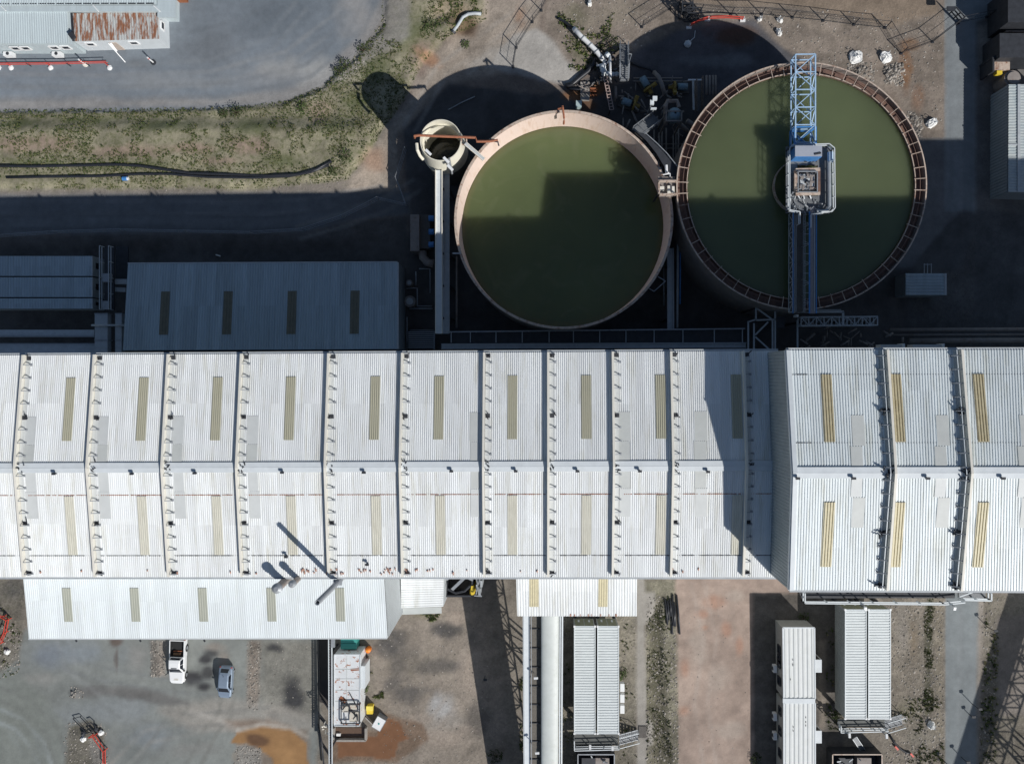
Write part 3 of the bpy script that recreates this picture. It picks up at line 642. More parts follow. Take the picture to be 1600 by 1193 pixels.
# ---- stones and grass, uncountable
def mat_attr(name, rough=.9):
    m = bpy.data.materials.new(name); m.use_nodes = True; n = m.node_tree.nodes
    a = n.new('ShaderNodeAttribute'); a.attribute_name = 'Col'
    m.node_tree.links.new(a.outputs['Color'], n['Principled BSDF'].inputs['Base Color'])
    n['Principled BSDF'].inputs['Roughness'].default_value = rough; n['Principled BSDF'].inputs['Specular IOR Level'].default_value = .2
    return m
M_STONE = mat_attr('stone'); M_LEAF = mat_attr('leaf')
def np_mesh(name, v, faces, cols, m):
    me = bpy.data.meshes.new(name); me.from_pydata(v, [], faces)
    at = me.attributes.new('Col', 'FLOAT_COLOR', 'POINT'); at.data.foreach_set('color', np.array(cols, np.float32).ravel())
    me.materials.append(m); o = bpy.data.objects.new(name, me); COL.objects.link(o); return o
def stones():
    v = []; f = []; c = []
    regs = [([(1010,930),(1055,930),(1062,1193),(1010,1193)],1100,(.04,.16)),([(1385,940),(1475,940),(1475,1193),(1385,1193)],1300,(.04,.16)),
      ([(876,965),(994,965),(994,1193),(876,1193)],500,(.04,.13)),([(1325,95),(1368,100),(1365,130),(1325,130)],220,(.06,.22)),([(1380,95),(1412,100),(1412,135),(1382,130)],240,(.06,.25)),
      ([(1415,172),(1442,180),(1440,215),(1418,205)],150,(.06,.25)),([(234,1000),(260,1000),(258,1058),(236,1058)],220,(.04,.16)),([(386,1000),(408,1000),(404,1108),(384,1108)],260,(.04,.16)),
      ([(585,990),(760,960),(790,1193),(600,1193)],500,(.03,.12)),([(100,1125),(170,1130),(172,1193),(100,1193)],260,(.04,.15)),([(0,960),(34,985),(30,1050),(0,1060)],160,(.05,.18)),
      ([(860,0),(1040,0),(1000,80),(880,90)],350,(.04,.16)),([(1050,10),(1470,20),(1470,190),(1400,120),(1250,90),(1200,40)],700,(.04,.14)),([(110,1072),(130,1072),(130,1090),(108,1090)],60,(.05,.15)),
      ([(368,1165),(408,1168),(408,1193),(366,1193)],150,(.05,.15)),([(1535,935),(1560,935),(1550,1193),(1530,1193)],260,(.04,.16)),([(540,282),(0,292),(0,302),(540,300)],300,(.03,.1)),([(455,165),(560,95),(600,20),(606,40),(560,115),(460,178)],180,(.04,.14)),([(420,1000),(500,1000),(500,1110),(420,1110)],160,(.03,.1)),
      ([(1055,905),(1178,930),(1178,1193),(1064,1193)],160,(.02,.08))]
    for poly, cnt, (a, b_) in regs:
        xs = [p[0] for p in poly]; ys = [p[1] for p in poly]; k = 0
        while k < cnt:
            x = random.uniform(min(xs),max(xs)); y = random.uniform(min(ys),max(ys))
            if not in_poly(poly, x, y): continue
            k += 1; p = PG(x, y); r = a+(b_-a)*random.random()**2.5; o = len(v); t = random.uniform(0, 6.3); g = random.uniform(.13, .40)
            col = (g*1.06, g*.97, g*.86, 1)
            ring = [(p.x+r*random.uniform(.7,1.2)*math.cos(t+q*1.257), p.y+r*random.uniform(.7,1.2)*math.sin(t+q*1.257), p.z+r*.1) for q in range(5)]
            v.extend(ring); v.append((p.x+r*.2*random.uniform(-1,1), p.y+r*.2*random.uniform(-1,1), p.z+r*random.uniform(.5,.9))); c.extend([col]*6)
            f.extend([(o+q, o+(q+1)%5, o+5) for q in range(5)])
    tag(np_mesh('gravel', v, f, c, M_STONE), 'loose gravel and stones scattered over the dirt verges', 'gravel', kind='stuff')
stones()
def tuft(v, f, c, p, s, col, rnd):
    for q in range(rnd.randint(5, 8)):
        t = rnd.uniform(0, 6.28); L = s*rnd.uniform(.6, 1.3); h = s*rnd.uniform(.4, 1.1); wd = s*rnd.uniform(.12, .3); o = len(v)
        cx, sx = math.cos(t), math.sin(t); k = rnd.uniform(.6, 1.35)
        v.extend([(p.x-sx*wd, p.y+cx*wd, p.z-.02), (p.x+sx*wd, p.y-cx*wd, p.z-.02), (p.x+cx*L*.6+sx*wd*.5, p.y+sx*L*.6-cx*wd*.5, p.z+h), (p.x+cx*L, p.y+sx*L, p.z+h*.8)])
        f.append((o, o+1, o+2, o+3)); c.extend([(col[0]*k, col[1]*k, col[2]*k, 1)]*4)
def grass():
    v = []; f = []; c = []; rnd = random.Random(5)
    regs = [(BANK, 19000, (.045, .16)), ([(1010,950),(1045,930),(1050,1193),(1010,1193)], 1000, (.05,.16)), ([(1444,935),(1460,935),(1458,1120),(1444,1120)], 700, (.05,.15)),
       ([(1390,1090),(1470,1090),(1475,1193),(1390,1193)], 260, (.1,.25)), ([(876,970),(994,970),(994,1193),(876,1193)], 260, (.1,.22)), ([(870,20),(960,20),(940,110),(890,110)], 420, (.1,.3)),
       ([(765,5),(700,60),(680,60),(690,0)], 120, (.1,.25)), ([(1540,940),(1560,940),(1556,1193),(1530,1193)], 220, (.1,.28)), ([(645,950),(690,952),(680,970),(650,972)], 90, (.1,.25)), ([(572,1050),(590,1050),(600,1090),(575,1090)], 70, (.1,.25)), ([(0,940),(34,985),(30,1050),(0,1060)], 90, (.1,.22)), ([(1290,980),(1312,980),(1312,1140),(1290,1140)], 90, (.1,.25)), ([(810,962),(824,962),(824,1193),(812,1193)], 160, (.1,.25))]
    for poly, cnt, (a, b_) in regs:
        xs = [p[0] for p in poly]; ys = [p[1] for p in poly]; k = 0; tr = 0
        while k < cnt and tr < cnt*60:
            tr += 1
            x = random.uniform(max(min(xs),-60),max(xs)); y = random.uniform(max(min(ys),-60),min(max(ys),1250))
            if not in_poly(poly, x, y): continue
            q = P(x, y); nn = float(vnoise(np.array(q.x/2.2+50), np.array(q.y/2.2+50), 77))*.55+float(vnoise(np.array(q.x/.8+50), np.array(q.y/.8+50), 78))*.45
            edge = poly is BANK and (x < 600 and (y < 186 or 258 < y < 275)) 
            if nn < .50 and not (edge and rnd.random() < .5): continue
            k += 1; p = PG(x, y); r = a+(b_-a)*rnd.random()**1.8
            col = rnd.choice([(.07,.105,.03),(.10,.135,.042),(.14,.16,.06),(.20,.19,.095),(.055,.08,.026)])
            tuft(v, f, c, p, r, col, rnd)
    tag(np_mesh('grass', v, f, c, M_LEAF), 'patchy dry green grass and weeds on the bank and verges', 'grass', kind='stuff')
grass()
# ================================================================== LONG PROCESS BUILDING (west part)
def bar_wall(mb, poly, z0, z1): return mb.prism(poly, z0, z1)
ZE, ZR = 21.6, 22.85
def plant_building(name, label, cat, xw, xe, yn, yr, ys, ze, zr, rmat, parap, pit, dep):
    """xw..xe pixel range; yn,yr,ys: (west,east) pixel rows"""
    NW, NE = P(xw[0],yn[0],ze), P(xe[0],yn[1],ze); RW, RE = P(xw[1],yr[0],zr), P(xe[1],yr[1],zr); SW, SE = P(xw[2],ys[0],ze), P(xe[2],ys[1],ze)
    c = (NW+SE)/2; t = T(name, label, cat, (c.x, c.y, 0))
    n = qd(NW, NE, RE, RW); s = qd(RW, RE, SE, SW)
    mb = sheet(n, pit, dep); sheet(s, pit, dep, mb); mb.build('roof', rmat, t)
    # body under the roof
    b = MB(); dz = .12
    b.add([(NW.x,NW.y+.0,0),(NE.x,NE.y,0),(SE.x,SE.y,0),(SW.x,SW.y,0),(NW.x,NW.y,ze-dz),(NE.x,NE.y,ze-dz),(SE.x,SE.y,ze-dz),(SW.x,SW.y,ze-dz),(RW.x,RW.y,zr-dz),(RE.x,RE.y,zr-dz)],
          [(3,2,1,0),(0,1,5,4),(2,3,7,6),(1,2,6,9,5),(3,0,4,8,7),(4,5,9,8),(8,9,6,7)])
    b.build('wall', M_WALLM, t)
    m = MB(); u = Vector((0,0,.13))
    m.beam(RW+u+Vector((0,.23,-.04)), RE+u+Vector((0,.23,-.04)), .46, .03, up=(0,.05,1)); m.beam(RW+u+Vector((0,-.23,-.04)), RE+u+Vector((0,-.23,-.04)), .46, .035, up=(0,-.1,1))
    m.build('ridge_cap', M_OFFW, t)
    g = MB()
    for a, bb, k in ((NW,NE,1),(SW,SE,-1)): g.beam(a+Vector((0,.1*k,-.12)), bb+Vector((0,.1*k,-.12)), .2, .16)
    g.build('gutter', M_GREYP, t)
    return t, n, s
def roof_pt(n, s, X, f):
    """point on roof at world X; f 0..1 north eave->ridge, 1..2 ridge->south eave"""
    q = n if f <= 1 else s; v = f if f <= 1 else f-1
    a = lerp(q[0], q[3], v); b = lerp(q[1], q[2], v); u = (X-a.x)/(b.x-a.x)
    return lerp(a, b, u)
def sub_sheet(q, xa, xb, va, vb, pit, dep, off, mb=None):
    """ribbed piece lying on roof quad between world xa..xb, v range"""
    w = xb-xa; k = 0.0
    def pt(x, v):
        a = lerp(q[0],q[3],v); b = lerp(q[1],q[2],v); return lerp(a,b,(x-a.x)/(b.x-a.x))
    qq = [pt(xa,va),pt(xb,va),pt(xb,vb),pt(xa,vb)]
    return sheet(qq, pit, dep, mb, off=off)
W, WN, WS = plant_building('process_building', 'long white ribbed-roof plant building crossing the middle, with many parapets and olive skylights', 'building',
    (-60,-75,-60), (1216,1222,1216), (555.3,548), (731,727), (901,901), ZE, ZR, M_ROOF, None, .19, .058)
def vat(q, y, z, x=700):
    """v parameter on roof quad where the photo row y lies (x=col)"""
    best = min(range(401), key=lambda i: abs(row_of(bil(q, .5, i/400), x)-y)); return best/400
def row_of(p, x=None):
    c = ROT.transposed() @ (p-Vector((0,0,H))); return 596.5+c.y/c.z*F
def col_of(p):
    c = ROT.transposed() @ (p-Vector((0,0,H))); return 800-c.x/c.z*F
PX_W = [(40,28,42),(151,138,154.5),(265.5,255,268.5),(380.5,370,382),(515,508,517.5),(630,624,632),(757,754,759),(855,856,859),(956,957,959),(1048,1048.5,1049),(1161,1162,1162)]
def parapets(t, n, s, xs, hgt, wid, left_stays, cap=None):
    out = []
    for k, (xn, xr, xs_) in enumerate(xs):
        Xw = (P(xn,555,n[0].z).x+P(xr,730,n[3].z).x+P(xs_,900,s[2].z).x)/3
        up = Vector((0,0,hgt)); m = MB()
        for q, f0, f1 in ((n,.0,1),(s,1,1.985)):
            a = roof_pt(n,s,Xw,f0); b = roof_pt(n,s,Xw,f1 if f0 else 1)
            m.beam(a+up*.5, b+up*.5, wid, hgt); 
        p = m.build('parapet', M_CREAM, t)
        m = MB()
        for f0, f1 in ((0,1),(1,1.985)):
            a = roof_pt(n,s,Xw,f0); b = roof_pt(n,s,Xw,f1)
            m.beam(a+up+Vector((0,0,.03)), b+up+Vector((0,0,.03)), wid+.05, .05)
        m.build('coping', M_CREAM, p)
        side = -1 if left_stays else 1
        fl = MB()        # flat flashing strip beside the upstand
        for f0, f1 in ((0,1),(1,1.985)):
            a = roof_pt(n,s,Xw+side*.30,f0)+Vector((0,0,.075)); b = roof_pt(n,s,Xw+side*.30,f1)+Vector((0,0,.075)); fl.beam(a,b,.38,.03)
        fl.build('flashing', M_PANEL if not left_stays else M_PANEL2, p)
        out.append((p, Xw))
    return out
stay_list = []
def stay(mb, X, n, s, f, hgt, side, reach=.55):
    a = roof_pt(n,s,X,f); b = roof_pt(n,s,X+side*reach,f)
    top = a+Vector((side*.06,0,hgt*.92)); mid = b+Vector((0,0,.32)); base = b+Vector((side*.06,0,.05))
    mb.beam(top, mid, .07); mb.beam(mid, base, .07); mb.beam(base-Vector((.12,0,0)), base+Vector((.12,0,0)), .2, .05)
    return mb
wp = parapets(W, WN, WS, PX_W, .47, .15, False)
FW = [.09+.115*i for i in range(8)]+[1.07+.112*i for i in range(9)]
cnt = 0; rest = MB()
for k, (p, X) in enumerate(wp):
    for f in FW:
        if 0.5 < f < .58: continue
        if cnt < 95:
            stay(MB(), X, WN, WS, f, .52, 1).build('bracket', M_STEEL, p); cnt += 1
        else: stay(rest, X, WN, WS, f, .52, 1)
tag(rest.build('bracket', M_STEEL, W), kind='stuff')
# little clusters of fittings on the parapets (ridge and mid-slope)
rr = random.Random(3)
for k, (p, X) in enumerate(wp):
    for f in (.97, 1.02, .56, 1.5, .03, 1.96):
        a = roof_pt(WN, WS, X+.25, f); cl = MB(); cl.beam(a+Vector((-.1,0,.09)), a+Vector((.3,0,.09)), .35, .06)
        for q in range(3 if f in (.97,1.02,.56) else 2):
            b = a+Vector((rr.uniform(-.15,.4), rr.uniform(-.25,.25), .1)); cl.beam(b, b+Vector((rr.uniform(-.2,.2), rr.uniform(-.25,.25), rr.uniform(.1,.35))), .08)
        cl.build('fitting', M_DARK, p, whole=True)
# skylights
xn = [108,222.5,338.5,453,585.5,685.5,800.5,916,1032,1151]; xs_ = [111,224,340,456,588,688,800.5,916,1032,1151]
wz = .46
for k, x in enumerate(xn):
    X = P(x, 640, (ZE+ZR)/2).x
    va = vat(WN, 588, 0); vb = vat(WN, 687, 0)
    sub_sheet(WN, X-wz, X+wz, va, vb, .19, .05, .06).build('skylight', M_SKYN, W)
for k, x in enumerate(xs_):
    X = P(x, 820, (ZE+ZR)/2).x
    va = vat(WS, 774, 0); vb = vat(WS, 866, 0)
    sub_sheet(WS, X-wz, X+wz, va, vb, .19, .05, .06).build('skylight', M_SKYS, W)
# flat closing panels beside some parapets
def panel(t, q, x0, x1, y0, y1, m, z):
    X0_ = P(x0, (y0+y1)/2, z).x; X1_ = P(x1, (y0+y1)/2, z).x; va = vat(q, y0, 0); vb = vat(q, y1, 0)
    def pt(x, v):
        a = lerp(q[0],q[3],v); b = lerp(q[1],q[2],v); return lerp(a,b,(x-a.x)/(b.x-a.x))
    nn = nrm(q); vs = []
    for o in (.035, .062): vs += [pt(X0_,va)+nn*o, pt(X1_,va)+nn*o, pt(X1_,vb)+nn*o, pt(X0_,vb)+nn*o]
    MB().add(vs, [(0,1,2,3),(7,6,5,4),(0,4,5,1),(1,5,6,2),(2,6,7,3),(3,7,4,0)]).build('flat_panel', m, t)
for x in (41,155,272,388): 
    panel(W, WN, x, x+18, 649, 692, M_PANEL, 22.1); panel(W, WN, x-2, x+14, 693, 726, M_PANEL2, 22.6); panel(W, WS, x+1, x+16, 734, 766, M_PANEL, 22.6); panel(W, WS, x+4, x+21, 767, 809, M_PANEL, 22.1)
for x, d in ((735,15),(966,18),(1084,19)):
    panel(W, WN, x, x+d, 645, 690, M_PANEL2, 22.1); panel(W, WN, x, x+d, 691, 726, M_PANEL2, 22.6); panel(W, WS, x+1, x+d, 733, 763, M_PANEL2, 22.6); panel(W, WS, x+1, x+d, 764, 807, M_PANEL, 22.1)
# vent pegs south of the ridge
def peg(t, n, s, x, y, z, h=.42):
    q = n if n[3].y < P(x,y,z).y else s; v = vat(q, y, 0); zz = lerp(q[0],q[3],v).z; p = P(x, y, zz); m = MB(); m.beam(p-Vector((0,0,.05)), p+Vector((0,0,h)), .13); m.beam(p+Vector((-.17,0,h)), p+Vector((.17,0,h)), .2, .12); m.build('vent_peg', M_DARK, t)
for x, y in ((88,739),(209,739),(307,738),(443,737),(570,737),(706,735),(806,735),(902,735),(999,735),(1105,736),(449,868),(575,880)): peg(W, WN, WS, x, y, 22.75)
# lap joints: a row of rusty rib ends
def lap(t, q, x0, x1, y, m, z, pit, skip=()):
    v = vat(q, y, 0); mb = MB(); nn = nrm(q); a0 = lerp(q[0],q[3],v); b0 = lerp(q[1],q[2],v); L = (b0-a0).length; n = round(L/pit)
    rr = random.Random(int(y)); mb.beam(a0+nn*.012, b0+nn*.012, .035, .02)
    for k in range(n):
        p = lerp(a0, b0, (k+.64)/n); c = col_of(p)
        if c < x0 or c > x1 or any(a < c < b for a, b in skip): continue
        if rr.random() < .06: continue
        p = p+nn*.03; w = rr.uniform(.045,.065); mb.beam(p+Vector((-w,0,0)), p+Vector((w,0,0)), rr.uniform(.06,.11), .075)
    mb.build('lap_joint', m, t)
skp = [(a-4,b+14) for a,_,b in [(x[1],0,x[1]+4) for x in PX_W]]
lap(W, WS, -50, 1216, 772, M_RUST, 22.4, .19, skp); lap(W, WS, -50, 1216, 867, M_DARK, 21.9, .19, skp); lap(W, WN, -50, 1216, 724.5, M_DARK, 22.75, .19, skp)
# rust flakes and spots along the south eave
st = MB(); rr = random.Random(9)
for k in range(56):
    x = rr.uniform(470, 705) if k < 42 else rr.uniform(0, 1200); p = P(x, 894+rr.uniform(-4,4), 21.75); st.beam(p, p+Vector((0,rr.uniform(.1,.28),.05)), rr.uniform(.04,.12), .12)
tag(st.build('rust_spot', mat('faded_rust',(.42,.24,.18),.8,0,.3,5), W), kind='stuff')
# ================================================================== TALLER EAST PART
EE, ER = 26.9, 28.45
E_, EN, ES = plant_building('tall_process_building', 'taller white ribbed-roof plant building at the right with two braced parapets and yellow skylights', 'building',
    (1229,1239.5,1234), (2350,2350,2350), (547,544.5), (738,738), (921,925), EE, ER, M_ROOF2, None, .225, .055)
M_ER = M_ROOF2
ga = MB(); n_ = MB()
# ribbed gable facing the lower roof, with white barge boards
a, b, c = EN[0], EN[3], ES[3]
z0 = 18.0
q = [Vector((a.x-.05,a.y,a.z)), Vector((b.x-.05,b.y,b.z)), Vector((b.x-.05,b.y,z0)), Vector((a.x-.05,a.y,z0))]
sheet(q, .30, .05, ga, n_out=Vector((-1,0,0))); q2 = [q[1], Vector((c.x-.05,c.y,c.z)), Vector((c.x-.05,c.y,z0)), q[2]]
sheet(q2, .30, .05, ga, n_out=Vector((-1,0,0))); ga.build('gable_sheet', M_WALLD, E_)
bb = MB(); u = Vector((0,0,.10))
for p0, p1 in ((a,b),(b,c)): bb.beam(p0+u+Vector((.12,0,0)), p1+u+Vector((.12,0,0)), .36, .12); bb.beam(p0+Vector((-.1,0,-.1)), p1+Vector((-.1,0,-.1)), .06, .34)
bb.build('barge_board', M_OFFW, E_)
PX_E = [(1385,1391,1382.5),(1500,1508,1498.5)]
ep = parapets(E_, EN, ES, PX_E, .60, .14, True)
FE = [.05+.113*i for i in range(9)]+[1.06+.112*i for i in range(9)]
for p, X in ep:
    for f in FE: stay(MB(), X, EN, ES, f, .60, -1, .62).build('bracket', M_STEEL, p)
    m = MB()
    for f0, f1 in ((0,1),(1,1.985)):
        m.beam(roof_pt(EN,ES,X-.34,f0)+Vector((0,0,.42)), roof_pt(EN,ES,X-.34,f1)+Vector((0,0,.42)), .06)
    m.build('stay_rail', M_OFFW, p)
for p, X in ep:
    for f in (.98,1.02,.5,1.5,1.96):
        a = roof_pt(EN, ES, X-.3, f); cl = MB(); cl.beam(a+Vector((-.2,0,.09)), a+Vector((.2,0,.09)), .4, .06)
        for q in range(5): b = a+Vector((rr.uniform(-.5,.3), rr.uniform(-.3,.3), .1)); cl.beam(b, b+Vector((rr.uniform(-.25,.25), rr.uniform(-.3,.3), rr.uniform(.15,.5))), .1)
        cl.build('fitting', M_DARK, p, whole=True)
for x0, x1 in ((1289,1298),(1399,1406),(1528,1537)):
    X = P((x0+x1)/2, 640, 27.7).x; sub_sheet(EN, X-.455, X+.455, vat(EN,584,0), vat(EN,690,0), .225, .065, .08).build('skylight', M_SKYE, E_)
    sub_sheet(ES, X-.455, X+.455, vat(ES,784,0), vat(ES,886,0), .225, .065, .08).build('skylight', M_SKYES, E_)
for x in (1327,1458,1588):
    panel(E_, EN, x, x+19, 648, 696, M_PANEL2, 27.4); panel(E_, EN, x+2, x+20, 697, 735, M_PANEL2, 28.2); panel(E_, ES, x+2, x+19, 743, 776, M_PANEL, 28.2); panel(E_, ES, x, x+19, 777, 824, M_PANEL2, 27.4)
for x, y in ((1244,746),(1331,746),(1446,746),(1563,746)): peg(E_, EN, ES, x, y, 28.35)
lap(E_, EN, 1244, 1680, 733, M_DARK, 28.35, .225, [(1325,1350),(1368,1400),(1455,1482),(1485,1512)])
lap(E_, EN, 1238, 1262, 584, M_DARK, 27.2, .225); lap(E_, EN, 1244, 1266, 691, M_DARK, 28.0, .225)
U = H/F
# ---- south-side balcony gantry of the east part
bl = T('roof_gantry', 'steel service walkway hung below the south eave of the taller building, white handrails', 'walkway', tuple(P(1395,932,15)))
zg = 15.5
m = MB(); pbox(m, 1252, 915, 1492, 934, zg-.25, zg); m.build('deck', M_DARK, bl)
m = MB(); rails(m, [P(1252,922,zg),P(1252,937,zg),P(1468,939,zg),P(1498,936,zg)], 1.1, .05, 2.2); m.build('handrail', M_OFFW, bl)
m = MB(); pbox(m, 1498, 918, 1540, 934, zg-.2, zg); m.build('landing', M_GRATE, bl)
m = MB(); rails(m, [P(1498,932,zg),P(1539,933,zg),P(1539,922,zg)], 1.1, .06, 1.6); m.beam(P(1499,932,zg+1), P(1522,924,zg+1), .09); m.build('landing_rail', M_OFFW, bl)
m = MB()
for x in (1252,1325,1400,1470,1538): a = P(x,930,zg-.2); m.beam(a, a+Vector((0,1.2,-1.6)), .12); m.beam(a-Vector((0,.0,0)), a+Vector((0,3,0)), .15)
m.build('bracket', M_STEEL, bl)
for x in (1343,1480):
    a = P(x, 938, zg); f = T('floodlight', 'white floodlight head on the service walkway rail, '+('above the right-hand container pair' if x == 1343 else 'over the edge of the grey road'), 'floodlight', tuple(a))
    m = MB(); m.beam(a, a+Vector((0,-.2,1.4)), .08); m.build('pole', M_STEEL, f); m = MB(); m.beam(a+Vector((0,-.2,1.4)), a+Vector((0,-.5,1.3)), .24, .18); m.build('lamp_head', M_WHITE, f)
# ================================================================== ANNEXES ON THE SOUTH SIDE
ZA, ZA2 = 15.9, 16.7
def annex(name, label, q, skx, sky0, sky1, m_roof, m_sky, pit=.21, gz0=0):
    c = (q[0]+q[2])/2; t = T(name, label, 'building', (c.x,c.y,0))
    sheet(q, pit, .045).build('roof', m_roof, t)
    MB().prism(xy(q), gz0, [p.z-.08 for p in q]).build('wall', M_WALLM, t)
    for x in skx:
        X = (P(x[0],sky0,q[0].z-.2).x+P(x[1],sky1,q[2].z).x)/2; sub_sheet(q, X-.46, X+.46, vat(q,sky0,0), vat(q,sky1,0), pit, .045, .05).build('skylight', m_sky, t)
    return t
qa = [P(34.5,885,ZA2+.1), P(599,885,ZA2+.1), P(605.5,996,ZA), P(45,997,ZA)]
A1 = annex('annex', 'lower pale ribbed-roof annex along the south wall above the parked cars', qa, [(103,110),(209,215),(314.5,321.5),(422,427.5),(530,534)], 918, 970, M_ANNEX, M_SKYA)
gq = [Vector(qa[1])+Vector((.03,0,0)), Vector(qa[2])+Vector((.03,0,0)), Vector((qa[2].x+.03,qa[2].y,5)), Vector((qa[1].x+.03,qa[1].y,5))]
sheet(gq, .25, .04, n_out=Vector((1,0,0))).build('gable_sheet', M_WALLM, A1)
m = MB()
for x in (117,217,317): 
    p = P(x,998,ZA-.3); m.beam(p+Vector((0,.2,0)), p+Vector((.25,-.22,.1)), .12)
m.build('gutter_bracket', M_DARK, A1)
MB().beam(P(45,997.5,ZA-.12), P(605,996.5,ZA-.12), .14, .14).build('gutter', M_WALLM, A1)
qb = [P(806,885,ZA2), P(995.5,885,ZA2), P(995,962,ZA), P(808,962,ZA)]
A2 = annex('annex', 'small white ribbed-roof annex above the long white conveyor tube', qb, [(834,834.5),(942,942)], 890, 947, M_ROOF, M_SKYES, .26)
m = MB()
for k in range(14):
    p = P(rr.uniform(890,965), 962, ZA+.02); m.beam(p, p+Vector((0,.22,.02)), rr.uniform(.05,.12), .1)
tag(m.build('rust_spot', mat('faded_rust',(.42,.24,.18)), A2), kind='stuff')
ql = [P(626,890,9.0), P(694,890,9.0), P(692.5,947,8.4), P(627,949.5,8.4)]
L1 = T('lean_to', 'short white lean-to with sideways ribs between the annex gable and the dark hopper', 'building', (ql[2].x-2.5, ql[2].y+2, 0))
ql2 = [ql[1], ql[2], ql[3], ql[0]]
sheet(ql2, .27, .04).build('roof', M_ROOF, L1)
MB().prism(xy(ql), 0, [p.z-.08 for p in ql]).build('wall', M_WALLM, L1)
a, b = P(627,951,7.4), P(690,949,7.4)
MB().beam(a+Vector((0,-.25,0)), b+Vector((0,-.25,0)), .7, .12).build('canopy', M_PANEL2, L1)
# ---- dark hopper with yellow hoist beside the lean-to
hp = T('hopper', 'dark open hopper with a pale cross beam tucked under the eave beside the white lean-to', 'hopper', tuple(P(722,915,0)))
m = MB()
q = rect(697,893,738,931,6); o = xy(q)
for k in range(4):
    a = Vector((*o[k],6)); b = Vector((*o[(k+1)%4],6)); m.beam(a-Vector((0,0,1.5)), b-Vector((0,0,1.5)), .2, 3)
m.build('bin_wall', M_DARK, hp)
MB().prism(o, 2, 3.6).build('bin_floor', M_CONCD, hp)
m = MB(); m.beam(P(706,921,7),P(731,897,7.4),.32,.2); m.beam(P(724,899,7.5),P(739,906,7.5),.2); m.beam(P(698,905,7.2),P(716,891,7.6),.22); m.build('cross_beam', M_STEEL, hp)
m = MB(); m.tube([P(700,920,7.2),P(712,926,7),P(726,923,7),P(735,914,7.2)], .14); m.build('hose', M_BLACKP, hp)
m = MB(); pbox(m, 697, 929, 731, 932, 0, 4.5); m.build('kerb_beam', M_CONCD, hp)
ho = T('hoist', 'yellow hoist post with blue-grey machinery right of the dark hopper', 'hoist', tuple(P(740,922,0)))
m = MB(); a = P(738,924,6); m.beam(Vector((a.x,a.y,0)), a, .5); pbox(m, 736, 915, 740, 929, 5, 6.1); m.build('post', M_YELLOW, ho)
m = MB()
for x, y in ((744,900),(747,908),(750,899),(745,918),(749,925),(752,912)): pbox(m, x-1.6, y-5, x+1.6, y+5, 3, 5.5+rr.uniform(0,1))
m.build('machinery', M_GREYP, ho)
m = MB()
for x0, y0, x1, y1 in ((742,895,751,930),(752,895,744,928),(741,930,753,931)): m.beam(P(x0,y0,6.5), P(x1,y1,6.5), .12)
m.build('frame', M_STEEL, ho)
# ---- exhaust ducts and the slim chimney on the annex
def duct(x, y, z, r, label):
    top = P(x, y, z); t = T('exhaust_duct', label, 'duct', (top.x, top.y+1.2, 16))
    m = MB(); m.tube([Vector((top.x+.1,top.y+.5,16)), Vector((top.x,top.y,z-1.1)), Vector((top.x,top.y,z-.55))], r*.8, 14); m.build('shaft', mat('brown_grey_duct',(.33,.29,.26),.5,.2,.2,2,(.25,.13,.08),(.55,.7)), t, True)
    m = MB(); m.cyl((top.x,top.y), r*.62, z-.75, z-.5, 20, r); m.cyl((top.x,top.y), r, z-.5, z-.2, 20); m.cyl((top.x,top.y), r, z-.2, z, 20, r*.45); m.build('cowl', M_STEEL, t)
duct(431, 920, 23.7, .46, 'larger domed exhaust duct at the edge of the annex roof'); duct(455, 913, 23.5, .34, 'smaller shiny exhaust duct beside the larger domed one')
kt = 1-.914*(1-.236); zt = H*kt; tp = P(496, 941, zt)
ch = T('chimney', 'slim grey chimney pipe leaning over the annex roof, casting a long diagonal shadow', 'chimney', (tp.x, tp.y, 16))
m = MB(); m.lathe((tp.x,tp.y), [(.24,15.5),(.24,zt),(.17,zt),(.17,zt-1.5)], 20); m.build('flue', M_STEEL, ch, True)
MB().cyl((tp.x,tp.y), .16, zt-1.6, zt-1.45, 16).build('flue_plug', M_DARK, ch)  # dark disc closing the flue below its mouth
m = MB(); a = Vector((tp.x,tp.y,21.5)); m.beam(a+Vector((-.4,.0,0)), a+Vector((.4,0,0)), .5, .12); m.beam(a, a+Vector((.1,1.6,.2)), .12); m.build('clamp', M_STEEL, ch)
# ================================================================== LOW BUILDINGS NORTH
q = [P(200,412,4.6), P(621,410,4.6), P(621,545,5.7), P(192,547,5.7)]
c = (q[0]+q[2])/2; LB = T('low_store_building', 'long low ribbed-roof building in shade with four dark skylights', 'building', (c.x,c.y,0))
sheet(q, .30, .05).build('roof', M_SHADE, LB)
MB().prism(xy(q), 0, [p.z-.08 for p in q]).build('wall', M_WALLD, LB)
for x in (257.5,356,456,554.5):
    X = P(x,488,5.2).x; sub_sheet(q, X-.52, X+.52, vat(q,455,0), vat(q,522,0), .30, .05, .055).build('skylight', mat('dark_skylight_sheet',(.16,.15,.11),.5,0,.15,2), LB)
m = MB(); m.beam(q[1]+Vector((.05,0,.05)), q[2]+Vector((.05,0,.05)), .2, .1); m.beam(q[0]+Vector((0,.05,0)), q[1]+Vector((0,.05,0)), .15, .15); m.build('flashing', M_GREYP, LB)
